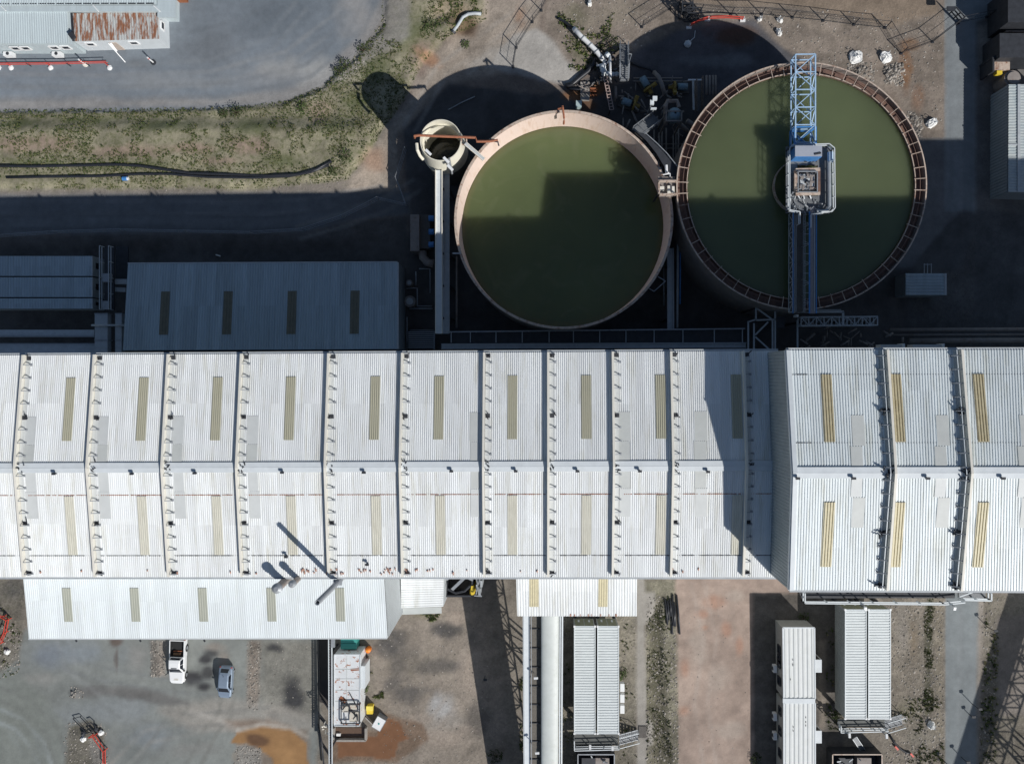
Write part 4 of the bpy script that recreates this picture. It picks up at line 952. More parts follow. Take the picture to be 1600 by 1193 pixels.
# site cabins in the shade at far left
for i, (y0, y1, lab) in enumerate(((400,431,'uppermost of three shaded ribbed cabins at the left edge'),(433,464,'middle of three shaded ribbed cabins at the left edge'),(466,482,'lowest and narrowest of three shaded ribbed cabins at the left edge'))):
    q = rect(-30, y0, 145, y1, 2.8+.05*i); c = (q[0]+q[2])/2; t = T('site_cabin', lab, 'cabin', (c.x,c.y,0), 'shaded cabins at the left edge')
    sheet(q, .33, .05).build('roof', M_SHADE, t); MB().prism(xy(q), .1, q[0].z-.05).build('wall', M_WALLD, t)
    e = q[1]; f = q[2]; m = MB(); m.beam(lerp(e,f,.3)+Vector((.03,0,-.9)), lerp(e,f,.6)+Vector((.03,0,-.9)), .05, .6); m.build('window', M_GLASS, t)
    m = MB(); m.beam(e+Vector((-.05,0,.04)), f+Vector((-.05,0,.04)), .12, .1); m.build('edge_trim', M_GREYP, t)
# office buildings at the top-left corner
zo = 3.2
q = [P(-30,-60,zo+.5), P(243,-60,zo+.5), P(243,6,zo+.1), P(-30,10,zo+.1)]
O1 = T('office_building', 'pale ribbed-roof office building cut off by the top edge, with a wide flat fascia', 'building', (q[2].x-9, q[2].y+3, 0))
sheet(q, .30, .045).build('roof', M_OFFICE, O1)
b_ = [P(-30,9,zo-.1), P(246,5,zo-.1), P(274,-60,zo-.1), P(-30,-60,zo-.1)]
MB().prism(xy([P(-30,16,zo-.2),P(262,16,zo-.2),P(262,-60,zo-.2),P(-30,-60,zo-.2)]), 0, zo-.1).build('wall', M_OFFICE, O1)
m = MB(); pbox(m, -30, 8.5, 274, 18, zo-.35, zo-.02); pbox(m, 246, -60, 274, 27, zo-.36, zo-.03); m.build('fascia', M_OFFICE, O1)
m = MB()
for x in range(-10, 240, 14): m.beam(P(x,6.2-x*.003,zo+.13), P(x+12,6.2-x*.003,zo+.13), .13, .06)
m.build('gutter_slot', M_DARK, O1)
m = MB(); m.beam(P(145,8,zo+.05), P(154,18,zo+.05), .1); m.beam(P(0,8,zo+.05), P(9,17,zo+.05), .1); m.beam(P(240,9,zo+.05), P(250,18,zo+.05), .1); m.build('downpipe', M_WHITE, O1)
q = [P(-30,16,3.0), P(105,17,3.0), P(108,68,2.8), P(-30,68,2.8)]
O2 = T('office_building', 'pale ribbed-roof office wing at the left edge with small white-framed windows', 'building', (q[2].x-4, q[2].y+2, 0))
sheet(q, .28, .045).build('roof', M_OFFICE, O2)
fp = [P(-30,17,2.9), P(113,17,2.9), P(113,69,2.75), P(-30,69,2.75)]
bs = [(p.x,p.y) for p in fp]
MB().prism(bs, 0, [p.z-.12 for p in fp]).build('wall', M_OFFICE, O2)
def window(t, a, b, nrm_, h=1.0, mframe=None, ml=None):
    """a,b top corners on wall"""
    m = MB(); n = Vector(nrm_); d = Vector((0,0,-h))
    for p0, p1 in ((a,b),(a+d,b+d),(a,a+d),(b,b+d)): m.beam(p0+n*.03, p1+n*.03, .12)
    f = m.build('window', mframe or M_WHITE, t)
    MB().add([a+n*.02, b+n*.02, b+n*.02+d, a+n*.02+d, a-n*.01, b-n*.01, b-n*.01+d, a-n*.01+d], [(0,1,2,3),(4,7,6,5),(0,4,5,1),(2,6,7,3)]).build('pane', ml or M_GLASS, f)
ys = fp[2].y
for x in (22,38,83,101):
    c = P(x, 71, 2.1); window(O2, Vector((c.x-.5,ys,2.3)), Vector((c.x+.5,ys,2.3)), (0,-1,0), .9)
for x, nm in ((12,'left'),(88,'right')):
    a = P(x, 84, .9); t = T('aircon_unit', 'white air conditioner unit below the office wing wall, '+('the one nearest the left edge' if nm == 'left' else 'the one nearest the rusty hut'), 'air conditioner', (a.x,a.y,0), 'air conditioners along the office wing')
    MB().box(a.x-.55,a.x+.55,a.y-.25,a.y+.25,.25,.95).build('casing', M_WHITE, t); MB().cyl((a.x,a.y),.2,.95,.98,16).build('fan_grille', M_DARK, t); m = MB(); m.box(a.x-.5,a.x-.4,a.y-.2,a.y+.2,0,.25); m.box(a.x+.4,a.x+.5,a.y-.2,a.y+.2,0,.25); m.build('foot', M_STEEL, t)
q = [P(114,21,2.7), P(247,18,2.7), P(249,61,2.6), P(117,65,2.6)]
RH = T('rusty_hut', 'white hut with a heavily rusted ribbed roof in front of the offices', 'hut', ((q[0].x+q[2].x)/2, (q[0].y+q[2].y)/2, 0))
sheet(q, .31, .05).build('roof', M_RUSTROOF, RH)
MB().prism(xy(q), 0, [p.z-.06 for p in q]).build('wall', M_OFFW, RH)
m = MB(); m.beam(q[0]+Vector((-.1,.1,.1)), q[1]+Vector((0,.1,.1)), .25, .15); m.beam(q[0]+Vector((-.1,.1,.1)), q[3]+Vector((-.1,0,.1)), .22, .15); m.build('gutter', M_DARK, RH)
ys = (q[2].y+q[3].y)/2
for x in (140,208):
    c = P(x,67,2.0); t_ = lerp(q[3],q[2],(c.x-q[3].x)/(q[2].x-q[3].x)); window(RH, Vector((c.x-.5,t_.y-.02,2.2)), Vector((c.x+.5,t_.y-.02,2.2)), (0,-1,0), .8)
c = P(176,66,2.0); m = MB(); m.box(c.x-.45,c.x+.45,lerp(q[3],q[2],.47).y-.08,lerp(q[3],q[2],.47).y,.05,2.05); m.build('door', mat('timber_door',(.5,.42,.36),.6), RH)
m = MB(); m.beam(Vector((c.x-.45,q[3].y-.05,2.1)), Vector((c.x+.5,q[3].y-1.5,.1)), .1); m.beam(Vector((c.x-.2,q[3].y-.05,2.1)), Vector((c.x+.1,q[3].y-.7,1.3)), .25,.05); m.build('porch_post', M_WHITE, RH)
xe = (q[1].x+q[2].x)/2+.03; window(RH, Vector((xe,P(0,43,2).y+.4,2.2)), Vector((xe,P(0,43,2).y-.5,2.2)), (1,0,0), .8)
c = P(113,57,3.4); m = MB(); m.beam(c+Vector((-.25,.35,0)), c+Vector((.2,-.25,0)), .55, .3); m.build('roof_hatch', M_DARK, RH)
c = P(283,2,0); t = T('skip_bin', 'rust-brown skip bin cut by the top edge beside the offices', 'bin', tuple(c)); m = MB(); m.box(c.x-.9,c.x+.9,c.y-.2,c.y+2,0,.9); m.build('body', M_RUST, t)
m = MB(); m.beam(c+Vector((-2.2,1.2,0)), c+Vector((-1,.2,.6)), .08); m.build('tow_bar', M_DARK, t)
# red barrier with white feet
bw = T('barrier_rail', 'long red safety barrier rail on white feet in front of the office wing', 'barrier', tuple(P(85,102,0)))
m = MB(); 
for zz in (.55,.95): m.beam(P(-20,104,0)+Vector((0,0,zz)), P(95,103,0)+Vector((0,0,zz)), .07); m.beam(P(95,103,0)+Vector((0,0,zz)), P(172,101,0)+Vector((0,0,zz)), .07)
m.build('rail', M_RED, bw)
for x in (-2,18,49,80,111,141,171):
    p = P(x,104,0); MB().beam(p, p+Vector((0,0,1)), .06).build('post', M_DARK if x not in (-2,18,80,171) else M_RED, bw)
for x in (-1,18,80,172):
    p = P(x,106.5,0); m = MB(); m.blob((p.x,p.y,.12), .33, x+5, 6, .15, .55); m.build('foot', M_WHITE, bw)
def bollard(px, py, label, dark):
    p = P(px, py, 0); t = T('bollard', label, 'bollard', tuple(p)); m = MB(); m.tube([p, p+Vector((0,0,1.5))], .09, 10); m.build('post', M_WHITE, t)
    m = MB(); m.cyl((p.x,p.y), .32, 0, .14, 20); m.build('base', M_DARK if dark else M_CREAM, t); MB().cyl((p.x,p.y), .1, 1.15, 1.32, 12).build('band', M_RED, t)
bollard(240, 98, 'red and white bollard on a round black base alone on the asphalt yard', True); bollard(134, 101, 'slim pale bollard standing behind the red barrier rail', False)
# ================================================================== TANKS
def pol(c, r, a, z): return Vector((c.x+r*math.cos(a), c.y+r*math.sin(a), z))
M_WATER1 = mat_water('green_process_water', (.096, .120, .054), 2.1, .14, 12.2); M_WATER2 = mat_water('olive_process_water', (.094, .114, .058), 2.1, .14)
M_MUDW = mat_water('dark_sump_water', (.03, .03, .022), 0)
z1 = 9.1; c1 = P(880, 343, z1); r1 = S(169, z1); w1 = 5.0
T1 = T('tank', 'open round tank of green water with a smooth pale pink inner wall', 'tank', (c1.x, c1.y, 0))
MB().lathe((c1.x,c1.y), [(r1,0),(r1,z1),(r1-.14,z1),(r1-.14,z1-.3),(r1-.34,w1-.4),(r1-.34,.5)], 160).build('shell', M_PINK, T1, False)
MB().lathe((c1.x,c1.y), [(r1+.03,0),(r1+.03,z1-.25)], 160).build('outer_skin', M_TANKOUT, T1, True)
MB().lathe((c1.x,c1.y), [(r1-.16,z1+.01),(r1+.10,z1+.01),(r1+.10,z1-.12),(r1-.16,z1-.12)], 160, True).build('rim', M_RIM, T1)
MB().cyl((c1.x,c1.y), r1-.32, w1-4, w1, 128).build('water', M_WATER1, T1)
m = MB(); a = P(879,176,z1); m.beam(a+Vector((0,.5,-.6)), a+Vector((0,.4,.7)), .18); m.beam(a+Vector((-.5,.2,.5)), a+Vector((.1,.3,.7)), .14); m.tube([a+Vector((0,.3,.7)), a+Vector((.15,-.8,.6)), a+Vector((.15,-.95,.1)), a+Vector((.15,-.95,-.8))], .11); m.build('level_probe', M_GRAVPIPE, T1)
m = MB(); p0, p1 = P(1028,432,z1-.4), P(1010,448,z1-.4); o = (p0-c1); o.z = 0; o = o.normalized()*.95
for a, b in ((p0,p0+o),(p0+o,p1+o),(p1+o,p1)): m.beam(a, b, .06)
m.build('guard_rail', M_STEEL, T1)
m = MB(); a = P(716,396,z1); m.beam(a+Vector((-.6,0,.1)), a+Vector((.3,0,.1)), .15); m.build('bracket', M_STEEL, T1)
# tank 2
z2 = 9.7; c2 = P(1251.5, 290.5, z2); r2 = S(190, z2); w2 = 9.2
T2 = T('tank', 'larger open tank with a brown braced launder ring and a blue lattice bridge across it', 'tank', (c2.x, c2.y, 0))
MB().lathe((c2.x,c2.y), [(r2,0),(r2,z2),(r2-.09,z2),(r2-.09,z2-.75),(r2-.09,z2-1.0)], 180).build('shell', M_TANKOUT, T2, False)
MB().lathe((c2.x,c2.y), [(r2-.08,z2-.8),(r2-1.02,z2-.8),(r2-1.02,z2-.12),(r2-1.10,z2-.12),(r2-1.10,z2-3)], 180).build('launder', M_LAUND, T2)
MB().lathe((c2.x,c2.y), [(r2-.08,z2+.02),(r2+.05,z2+.02),(r2+.05,z2-.1),(r2-.08,z2-.1)], 180, True).build('rim', M_RIM, T2)
MB().lathe((c2.x,c2.y), [(r2-1.04,z2-.1),(r2-1.12,z2-.1),(r2-1.12,z2-.2),(r2-1.04,z2-.2)], 180, True).build('weir', M_RIM, T2)
MB().lathe((c2.x,c2.y), [(r2-.62,z2+.02),(r2-.67,z2+.02),(r2-.67,z2-.03),(r2-.62,z2-.03)], 180, True).build('ring_pipe', M_LAUND, T2)
MB().cyl((c2.x,c2.y), r2-1.09, w2-4, w2, 128).build('water', M_WATER2, T2)
for k in range(60):
    a = 2*math.pi*(k+.5+random.uniform(-.12,.12))/60
    MB().beam(pol(c2,r2-.05,a,z2), pol(c2,r2-random.uniform(1.12,1.3),a,z2-.02), random.uniform(.045,.07), .1).build('bracket', M_RIM, T2)
MB().lathe((c2.x,c2.y), [(2.75,w2+.55),(2.85,w2+.55),(2.85,w2-1),(2.75,w2-1)], 64, True).build('feed_well', M_RIM, T2)
# outer ribs of tank 2
# bridge
zb = 10.0; bx0 = P(1243,96,zb+1.45).x; bx1 = P(1274,96,zb+1.45).x; bxc = (bx0+bx1)/2; bw_ = bx1-bx0
yN = P(1258,96,zb).y+.15; yPl0 = P(1260,229,zb).y; yPl1 = P(1260,335,zb).y; yS = P(1260,488,zb).y
BR = T('lattice_bridge', 'pale blue lattice truss bridge running across the larger tank to its centre platform', 'bridge', (bxc, yN, zb))
m = MB(); truss(m, (bxc,yN,zb), (bxc,yPl0,zb), 5, bw_, 1.45, .10); m.build('truss', M_BLUEW, BR)
m = MB(); truss(m, (bxc,yPl0+1.6,zb-.02), (bxc,yPl0-.2,zb-.02), 1, bw_+.1, 1.44, .13); m.build('end_frame', M_BLUE, BR)
m = MB(); truss(m, (bxc-.1,yPl1,zb), (bxc-.1,yS,zb), 10, bw_+.2, 1.3, .06, top=False); m.build('south_truss', M_GREYP, BR)
m = MB(); m.box(bxc-bw_/2-.1, bxc+bw_/2-.75, yS, yPl1, zb+.12, zb+.2); m.build('walkway_deck', M_CONCD, BR)
m = MB(); rails(m, [Vector((bxc-bw_/2+.15,yPl1,zb+.2)), Vector((bxc-bw_/2+.15,yS,zb+.2))], 1.0, .03, 1.8); rails(m, [Vector((bxc+bw_/2-.95,yPl1,zb+.2)), Vector((bxc+bw_/2-.95,yS,zb+.2))], 1.0, .03, 1.8); m.build('handrail', M_STEEL, BR)
m = MB(); m.box(bxc+bw_/2-.42, bxc+bw_/2+.12, yS-.2, yPl1+.5, zb+1.0, zb+1.25); m.build('duct', mat('brown_grey_paint',(.30,.27,.27),.5), BR)
m = MB(); m.beam((bxc+bw_/2-.52,yPl1,zb+1.3), (bxc+bw_/2-.52,yS-.2,zb+1.3), .12); m.beam((bxc+bw_/2+.18,yPl1,zb+1.3), (bxc+bw_/2+.18,yS-.2,zb+1.3), .09); m.beam((bxc-bw_/2-.18,yPl1,zb+1.3), (bxc-bw_/2-.18,yS-.2,zb+1.3), .08); m.build('blue_rail', M_BLUE, BR)
# drive platform
zp = 10.9
DP = T('drive_platform', 'railed drive platform at the centre of the lattice bridge with a square motor opening', 'platform', tuple(P(1263,282,zp)))
x0, y0, x1, y1 = 1228, 229, 1299, 333
m = MB()
for r_ in ((1228,229,1246,333),(1246,229,1278,258),(1278,229,1299,333),(1246,306,1278,333)): pbox(m, *r_, zp-.12, zp)
m.build('deck', M_GRATE, DP)
m = MB(); ring = [P(1229,331,zp),P(1229,236,zp),P(1233,231,zp),P(1290,229.5,zp),P(1298,236,zp),P(1299,328,zp),P(1294,334,zp),P(1278,334,zp)]; rails(m, ring, 1.05, .045, 1.2); m.build('handrail', M_OFFW, DP)
m = MB(); rails(m, [P(1229,331,zp),P(1245,334,zp),P(1245,352,zp-.4)], 1.0, .045, 1.2); rails(m, [P(1262,358,zp-.4),P(1262,338,zp-.4),P(1280,336,zp)], 1.0, .045, 1.2); m.build('stair_rail', M_OFFW, DP)
m = MB(); m.tube([P(1296,254,zp+.6),P(1296.5,322,zp+.6),P(1292,330,zp+.6),P(1276,331,zp+.6)], .22, 8); m.build('grey_duct', M_GREYP, DP)
for (ya, yb) in ((264,267.5),(301,305.5)):
    m = MB(); m.beam(P(1243,(ya+yb)/2,zp+.55), P(1281,(ya+yb)/2-1,zp+.55), .3, .25); m.build('cross_beam', M_RIM, DP)
m = MB(); m.beam(P(1244,266,zp+.35), P(1244,302,zp+.35), .42, .25); m.build('side_beam', M_RIM, DP); m = MB(); m.beam(P(1279,266,zp+.35), P(1279,302,zp+.35), .3, .25); m.build('side_beam', M_LAUND, DP)
dr = T('drive_motor', 'square white and dark gearbox drive sitting in the platform opening', 'motor', tuple(P(1262,283,zp)))
m = MB(); pbox(m, 1247, 268, 1276, 300, zp-.6, zp+.15); m.build('gearbox_base', M_DARK, dr)
m = MB(); pbox(m, 1250, 272, 1273, 297, zp+.1, zp+.55); m.build('gearbox', mat('oily_white_steel',(.5,.53,.55),.5,0,.2,4,(.08,.09,.1),(.5,.62),scale2=5), dr)
m = MB(); q = rect(1247,268,1277,300,zp+.85)
for a, b in zip(q, q[1:]+q[:1]): m.beam(a, b, .1); m.beam(a, a-Vector((0,0,.8)), .1)
m.build('guard_frame', M_STEEL, dr)
m = MB(); m.tube([P(1259,282,zp+.6),P(1264,287,zp+.6)], .2, 12); m.build('motor', M_DARK, dr, True); rr = random.Random(77); m = MB()
for k in range(16): p = P(rr.uniform(1251,1272), rr.uniform(273,296), zp+.55); sx_, sy_ = rr.uniform(.06,.25), rr.uniform(.06,.25); m.box(p.x-sx_,p.x+sx_,p.y-sy_,p.y+sy_,zp+.5,zp+rr.uniform(.58,.8))
m.build('machinery', M_TANKOUT, dr); m = MB()
for k in range(9): p = P(rr.uniform(1251,1272), rr.uniform(273,296), zp+.7); m.tube([p, p+Vector((rr.uniform(-.5,.5),rr.uniform(-.5,.5),.05))], rr.uniform(.03,.07), 6)
m.build('pipe', M_STEEL, dr)
ct = T('control_shelter', 'grey-topped control cabinet with a bright blue front on the drive platform', 'cabinet', tuple(P(1263,240,zp)))
m = MB(); pbox(m, 1243, 229, 1284, 245, zp, zp+1.75); m.build('cabinet', M_BLUE, ct); m = MB(); pbox(m, 1242.5, 227.5, 1284.5, 244.2, zp+1.76, zp+1.84); m.build('roof', mat('grey_top',(.34,.37,.43),.55,0,.06,1.5), ct)
m = MB(); a = P(1278,241,zp+1.85); m.beam(a+Vector((-.35,0,.03)), a+Vector((.3,.12,.03)), .16, .1); m.build('bracket', M_DARK, ct)
tk = T('white_tank', 'small white plastic tank on the corner of the drive platform', 'tank', tuple(P(1298,246,zp))); p = P(1297,244,zp+1)
m = MB(); m.tube([P(1297.5,238,zp+.5),P(1297.5,252,zp+.5)], [.3,.3], 14); m.build('body', mat('pale_blue_plastic',(.5,.62,.75),.4,0,.05,2), tk, False); m = MB(); m.beam(P(1293,254,zp+.6), P(1302,253,zp+.9), .12); m.build('strap', M_WHITE, tk)
# bits of mechanism around the platform
m = MB(); rr = random.Random(31)
for k in range(34):
    x = rr.choice([rr.uniform(1232,1246), rr.uniform(1247,1279)]); y = rr.uniform(308,332) if x > 1246 else rr.uniform(300,331)
    a = P(x,y,zp+.1); m.beam(a, a+Vector((rr.uniform(-.5,.5), rr.uniform(-.5,.5), rr.uniform(.05,.5))), rr.uniform(.06,.16))
m.build('machinery', M_STEEL, DP)
m = MB()
for k in range(14):
    a = P(rr.uniform(1246,1280), rr.uniform(248,262), zp+.1); m.beam(a, a+Vector((rr.uniform(-.6,.6), rr.uniform(-.3,.3), rr.uniform(.05,.3))), rr.uniform(.06,.14))
m.build('machinery', M_DARK, DP)
# ---- silo
zs = 9.8; cs = P(688.5, 219, zs); rs_ = S(32.5, zs)
SI = T('silo', 'narrow cream round tank standing left of the pink-walled tank', 'silo', (cs.x, cs.y, 0))
MB().lathe((cs.x,cs.y), [(rs_+.35,zs-4.2),(rs_+.3,zs-3.2),(rs_,zs),(rs_-.08,zs),(rs_-.14,zs-5.5)], 72).build('shell', M_SILO, SI, False)
MB().lathe((cs.x,cs.y), [(rs_+.2,0),(rs_+.2,zs-3.6)], 64).build('lower_shell', M_CONCD, SI)
MB().cyl((cs.x,cs.y), rs_-.06, zs-6.2, zs-5.2, 48).build('sump_water', M_MUDW, SI)
m = MB(); m.lathe((cs.x,cs.y), [(rs_-.1,zs-1.25),(rs_-.25,zs-1.25),(rs_-.25,zs-1.35),(rs_-.1,zs-1.35)], 72, True); m.build('stiffener', M_SILO, SI)
m = MB()
for k, (x, y) in enumerate(((669,238),(697,250),(703,262))):
    a = P(x,y,zs+.2); m.beam(a+Vector((-.25,.25,.1)), a+Vector((.3,-.3,.1)), .28, .18)
m.build('bracket', M_WHITE, SI)
m = MB(); m.tube([P(651,224,zs),P(652,234,zs),P(656,243,zs-.5),P(661,249,zs-1)], .17, 8); m.build('side_pipe', M_SILO, SI)
m = MB(); a = P(704,256,zs-.6); m.beam(P(696,249,zs+.2), P(707,266,zs-1.5), .22, .14); m.beam(P(702,247,zs+.2), P(707,272,zs-2), .16); m.build('ladder', M_STEEL, SI)
rp = T('red_pipe', 'thin rust-red pipe carried across the top of the cream silo to the pink-walled tank', 'pipe', tuple(P(690,213,zs+.4)))
m = MB(); zz = zs+.45; m.tube([P(648,215,zz-.8),P(648,212.5,zz),P(654,211.5,zz),P(743,215,zz),P(745,221,zz),P(764,221,zz),P(778,219,zz)], .14, 8); m.build('main_pipe', M_GRAVPIPE, rp)
m = MB(); m.tube([P(764,217.5,zz),P(772,218,zz),P(773,221,zz),P(778,222,zz),P(779.5,228,zz-.2)], .08, 6); m.build('valve_pipe', M_DARK, rp)
m = MB(); m.beam(P(721,217,zz-.2),P(721,226,zz-1),.12); m.beam(P(729,217,zz-.2),P(729,226,zz-1),.12); m.beam(P(720,226,zz-1),P(730,226,zz-1),.12); m.build('pipe_support', M_RIM, rp)
ow = T('overflow_trough', 'short grey trough sloping from the cream silo into the pink-walled tank', 'trough', tuple(P(742,236,z1)))
m = MB(); m.beam(P(727,224,z1+.6), P(756,249,z1+.15), .38, .3); m.build('channel', M_GREYP, ow)
m = MB(); m.beam(P(729,223,z1+.8), P(757,247,z1+.35), .06, .3); m.beam(P(725.5,226,z1+.8), P(754.5,250.5,z1+.35), .06, .3); m.build('side_plate', M_CREAM, ow)
# ---- launder channels
def channel(name, label, a, b, w, h, legs, m_):
    t = T(name, label, 'channel', tuple((a+b)/2)); d = (b-a).normalized(); s = d.cross(Vector((0,0,1))).normalized()*w/2
    m = MB(); m.beam(a, b, w, .12); m.build('floor', m_, t)
    for sg in (-1,1): m = MB(); m.beam(a+s*sg+Vector((0,0,h/2)), b+s*sg+Vector((0,0,h/2)), .09, h); m.build('side_wall', M_CREAM if m_ is M_OFFW else M_GREYP, t)
    m = MB()
    for k in range(legs):
        p = lerp(a,b,(k+.5)/legs); 
        for sg in (-1,1): m.beam(p+s*sg*.8, Vector((p.x+s.x*sg*.8,p.y+s.y*sg*.8,0)), .18)
    m.build('legs', M_DARK, t); return t
zc = 7.2
channel('launder_channel', 'pale covered channel running south from the cream silo toward the long building', P(686,266,zc), P(686,521,zc), S(10,zc), .25, 5, M_OFFW)
channel('launder_channel', 'blue-grey covered channel close beside the pale one below the cream silo', P(697.5,268,5.6), P(697.5,521,5.6), S(9,5.6), .2, 5, M_GREYP)
channel('launder_channel', 'dark channel running south between the two round tanks', P(1047,388,4.3), P(1047.5,520,4.3), S(9,4.3), .3, 3, M_GREYP)
channel('launder_channel', 'grey cross channel along the north wall below the two round tanks', P(690,541,5), P(1165,539,5), S(7,5), .3, 6, M_GREYP)
m_ = MB(); rails(m_, [P(703,519,5), P(1160,514,5)], 1.0, .05, 3.1, 2)
wkc = T('service_walkway', 'railed grating walkway along the north wall below the two round tanks', 'walkway', tuple(P(930,526,5)))
m_.build('handrail', M_STEEL, wkc); m_ = MB(); m_.prism(xy([P(703,519,4.9),P(1160,514,4.9),P(1160,535,4.9),P(703,536,4.9)]), 4.75, 4.9); m_.build('deck', M_DARK, wkc)
m_ = MB()
for x in (705,735,775,816,858,896,937,978,1022,1067,1116,1160): m_.beam(P(x,519-.011*(x-703),4.97), P(x,535,4.97), .1)
m_.build('crossbar', M_GREYP, wkc)
# pipes
def pipe(label, pts, r, m_, cat='pipe', name='pipe_run', n=8):
    o = MB().tube(pts, r, n).build(name, m_, None, True); return tag(o, label, cat)
pipe('thin blue-grey pipe dropping south between the two round tanks', [P(1059,300,4),P(1059,400,4),P(1058,512,4)], .13, M_GREYP)
pipe('second thin pipe just right of the blue-grey one between the tanks', [P(1063,340,3.6),P(1062.5,475,3.6)], .09, M_BLUE)
pipe('thin grey pipe standing left of the round pink tank along its edge', [P(714,400,3),P(713.5,512,3)], .12, M_TANKOUT)
pipe('thin grey pipe on the right of the round pink tank near its guard rail', [P(1037,405,3),P(1037.5,478,3)], .07, M_STEEL)
for i, (x, lab) in enumerate(((153,'left one of three upright ducts beside the low store building'),(163,'middle one of three upright ducts beside the low store building'),(185,'right one of three upright ducts nearest the low store building'))):
    t = T('duct', 'shaded '+lab, 'duct', tuple(P(x,515,3)), 'ducts beside the low store building'); m = MB(); pbox(m, x-5, 489, x+5, 552, 2.6, 3.4); m.build('casing', M_GREYP, t); m = MB()
    for y in (489,508,530): pbox(m, x-5.5, y, x+5.5, y+2, 2.5, 3.5)
    m.build('flange', M_STEEL, t)
pipe('horizontal grey beam pipe above the three upright ducts', [P(143,508,4),P(200,508,4)], .12, M_GREYP)
t = T('conveyor_cover', 'shaded blue-grey cover strip beside the north wall at the left edge, the upper one', 'cover', tuple(P(70,519,3))); m = MB(); pbox(m, -30, 515, 147, 524, 2.2, 3); m.build('cover', M_GREYP, t); m = MB(); pbox(m, -30, 524.2, 147, 526, 2.2, 3.1); m.build('edge', M_STEEL, t)
t = T('conveyor_cover', 'shaded blue-grey cover strip touching the north wall at the left edge, the lower one', 'cover', tuple(P(70,545,3))); m = MB(); pbox(m, -30, 538, 148, 556, 1.8, 2.6); m.build('cover', M_GREYP, t); m = MB(); pbox(m, -30, 536, 148, 537.8, 1.8, 2.7); m.build('edge', M_STEEL, t)
t = T('platform', 'tall dark steel platform with side posts between the shaded cabins and the store', 'platform', tuple(P(178,440,0)))
m = MB(); pbox(m, 163, 385, 178, 485, 3.2, 3.4); m.build('deck', M_DARK, t)
m = MB(); rails(m, [P(163,386,3.4),P(163,484,3.4)], 1, .04, 2); rails(m, [P(177,386,3.4),P(177,484,3.4)], 1, .04, 2); m.build('handrail', M_GREYP, t)
m = MB(); pbox(m, 181, 385, 200, 437, 1.8, 2.0); m.build('roof_plate', M_DARK, t)
m = MB(); m.beam(P(180,440,2.6),P(199,440,2.6),.6,.3); m.beam(P(180,452,2.4),P(197,453,2.4),.5,.3); m.build('cross_duct', M_GREYP, t)
m = MB(); pbox(m, 160, 427, 170, 440, 3.4, 4.2); pbox(m, 160, 470, 170, 483, 3.4, 4.0); m.build('cabinet', M_STEEL, t)
# equipment in the gap right of the low store
eq = T('pump_skid', 'shaded grey pump house box with three blue motors beside the pale channel', 'pump', tuple(P(655,365,0)))
m = MB(); pbox(m, 641, 335, 655, 392, 0, 2.6); m.build('tank_box', M_TANKOUT, eq); m = MB(); pbox(m, 655, 335, 672, 388, 0, 2.1); m.build('base', M_CONCD, eq)
for y in (341,362,382): m = MB(); m.tube([P(670,y,2.3),P(678,y,2.3)], .34, 12); m.build('motor', M_BLUE, eq)
m = MB(); m.tube([P(660,392,1.5),P(661,402,1.5),P(668,410,1.5),P(678,412,1.5)], .5, 12); m.build('elbow_pipe', M_TANKOUT, eq, True)
for i, (x, y, r, lab) in enumerate(((641,471,9,'round dark drum on the shaded floor right of the low store'),(640,442,5,'smaller round dark drum above the other right of the low store'))):
    p = P(x,y,1); t = T('drum', lab, 'drum', (p.x,p.y,0)); MB().cyl((p.x,p.y), S(r), 0, 1.3, 24).build('body', M_TANKOUT, t); MB().cyl((p.x,p.y), S(r)*.6, 1.3, 1.4, 24).build('lid', M_GREYP, t)
m = MB()
for pts in ([(635,450),(652,450),(652,478),(675,478)],[(655,420),(672,420),(672,458)],[(640,482),(676,482)],[(636,495),(636,545)],[(640,516),(678,516)],[(650,424),(650,445)]):
    m.tube([P(x,y,.9) for x,y in pts], .09, 6)
net('thin shaded pipework on the floor between the store and the pale channel', 'pipes', m, 'pipework', M_STEEL)
st = T('grating_platform', 'dark slatted platform at the foot of the pale channel beside the low store', 'platform', tuple(P(656,525,1)))
m = MB()
for y in range(518, 545, 3): pbox(m, 638, y, 678, y+1.4, 1.2, 1.3)
m.build('slats', M_GREYP, st); m = MB(); pbox(m, 637, 517, 679, 547, 1.0, 1.1); m.build('frame', M_DARK, st); m = MB(); rails(m, [P(680,518,1.2),P(680,546,1.2)], 1, .04, 1.5); m.build('handrail', M_STEEL, st)
# shed right
q = rect(1415,427,1477,461,2.7); c = (q[0]+q[2])/2; sh = T('shed', 'small shaded blue-grey shed with sideways ribs standing alone right of the larger tank', 'shed', (c.x,c.y,0))
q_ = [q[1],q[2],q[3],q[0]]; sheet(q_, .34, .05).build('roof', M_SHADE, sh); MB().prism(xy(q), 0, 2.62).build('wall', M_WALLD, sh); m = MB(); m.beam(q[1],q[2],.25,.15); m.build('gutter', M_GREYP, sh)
m = MB(); p = P(1449,418,1.5); 
for x in (1444,1449,1455): m.beam(P(x,412,1.2),P(x,427,2.2),.08)
m.beam(P(1443,413,1.3),P(1456,413,1.3),.08); m.build('hose_rack', M_STEEL, sh)
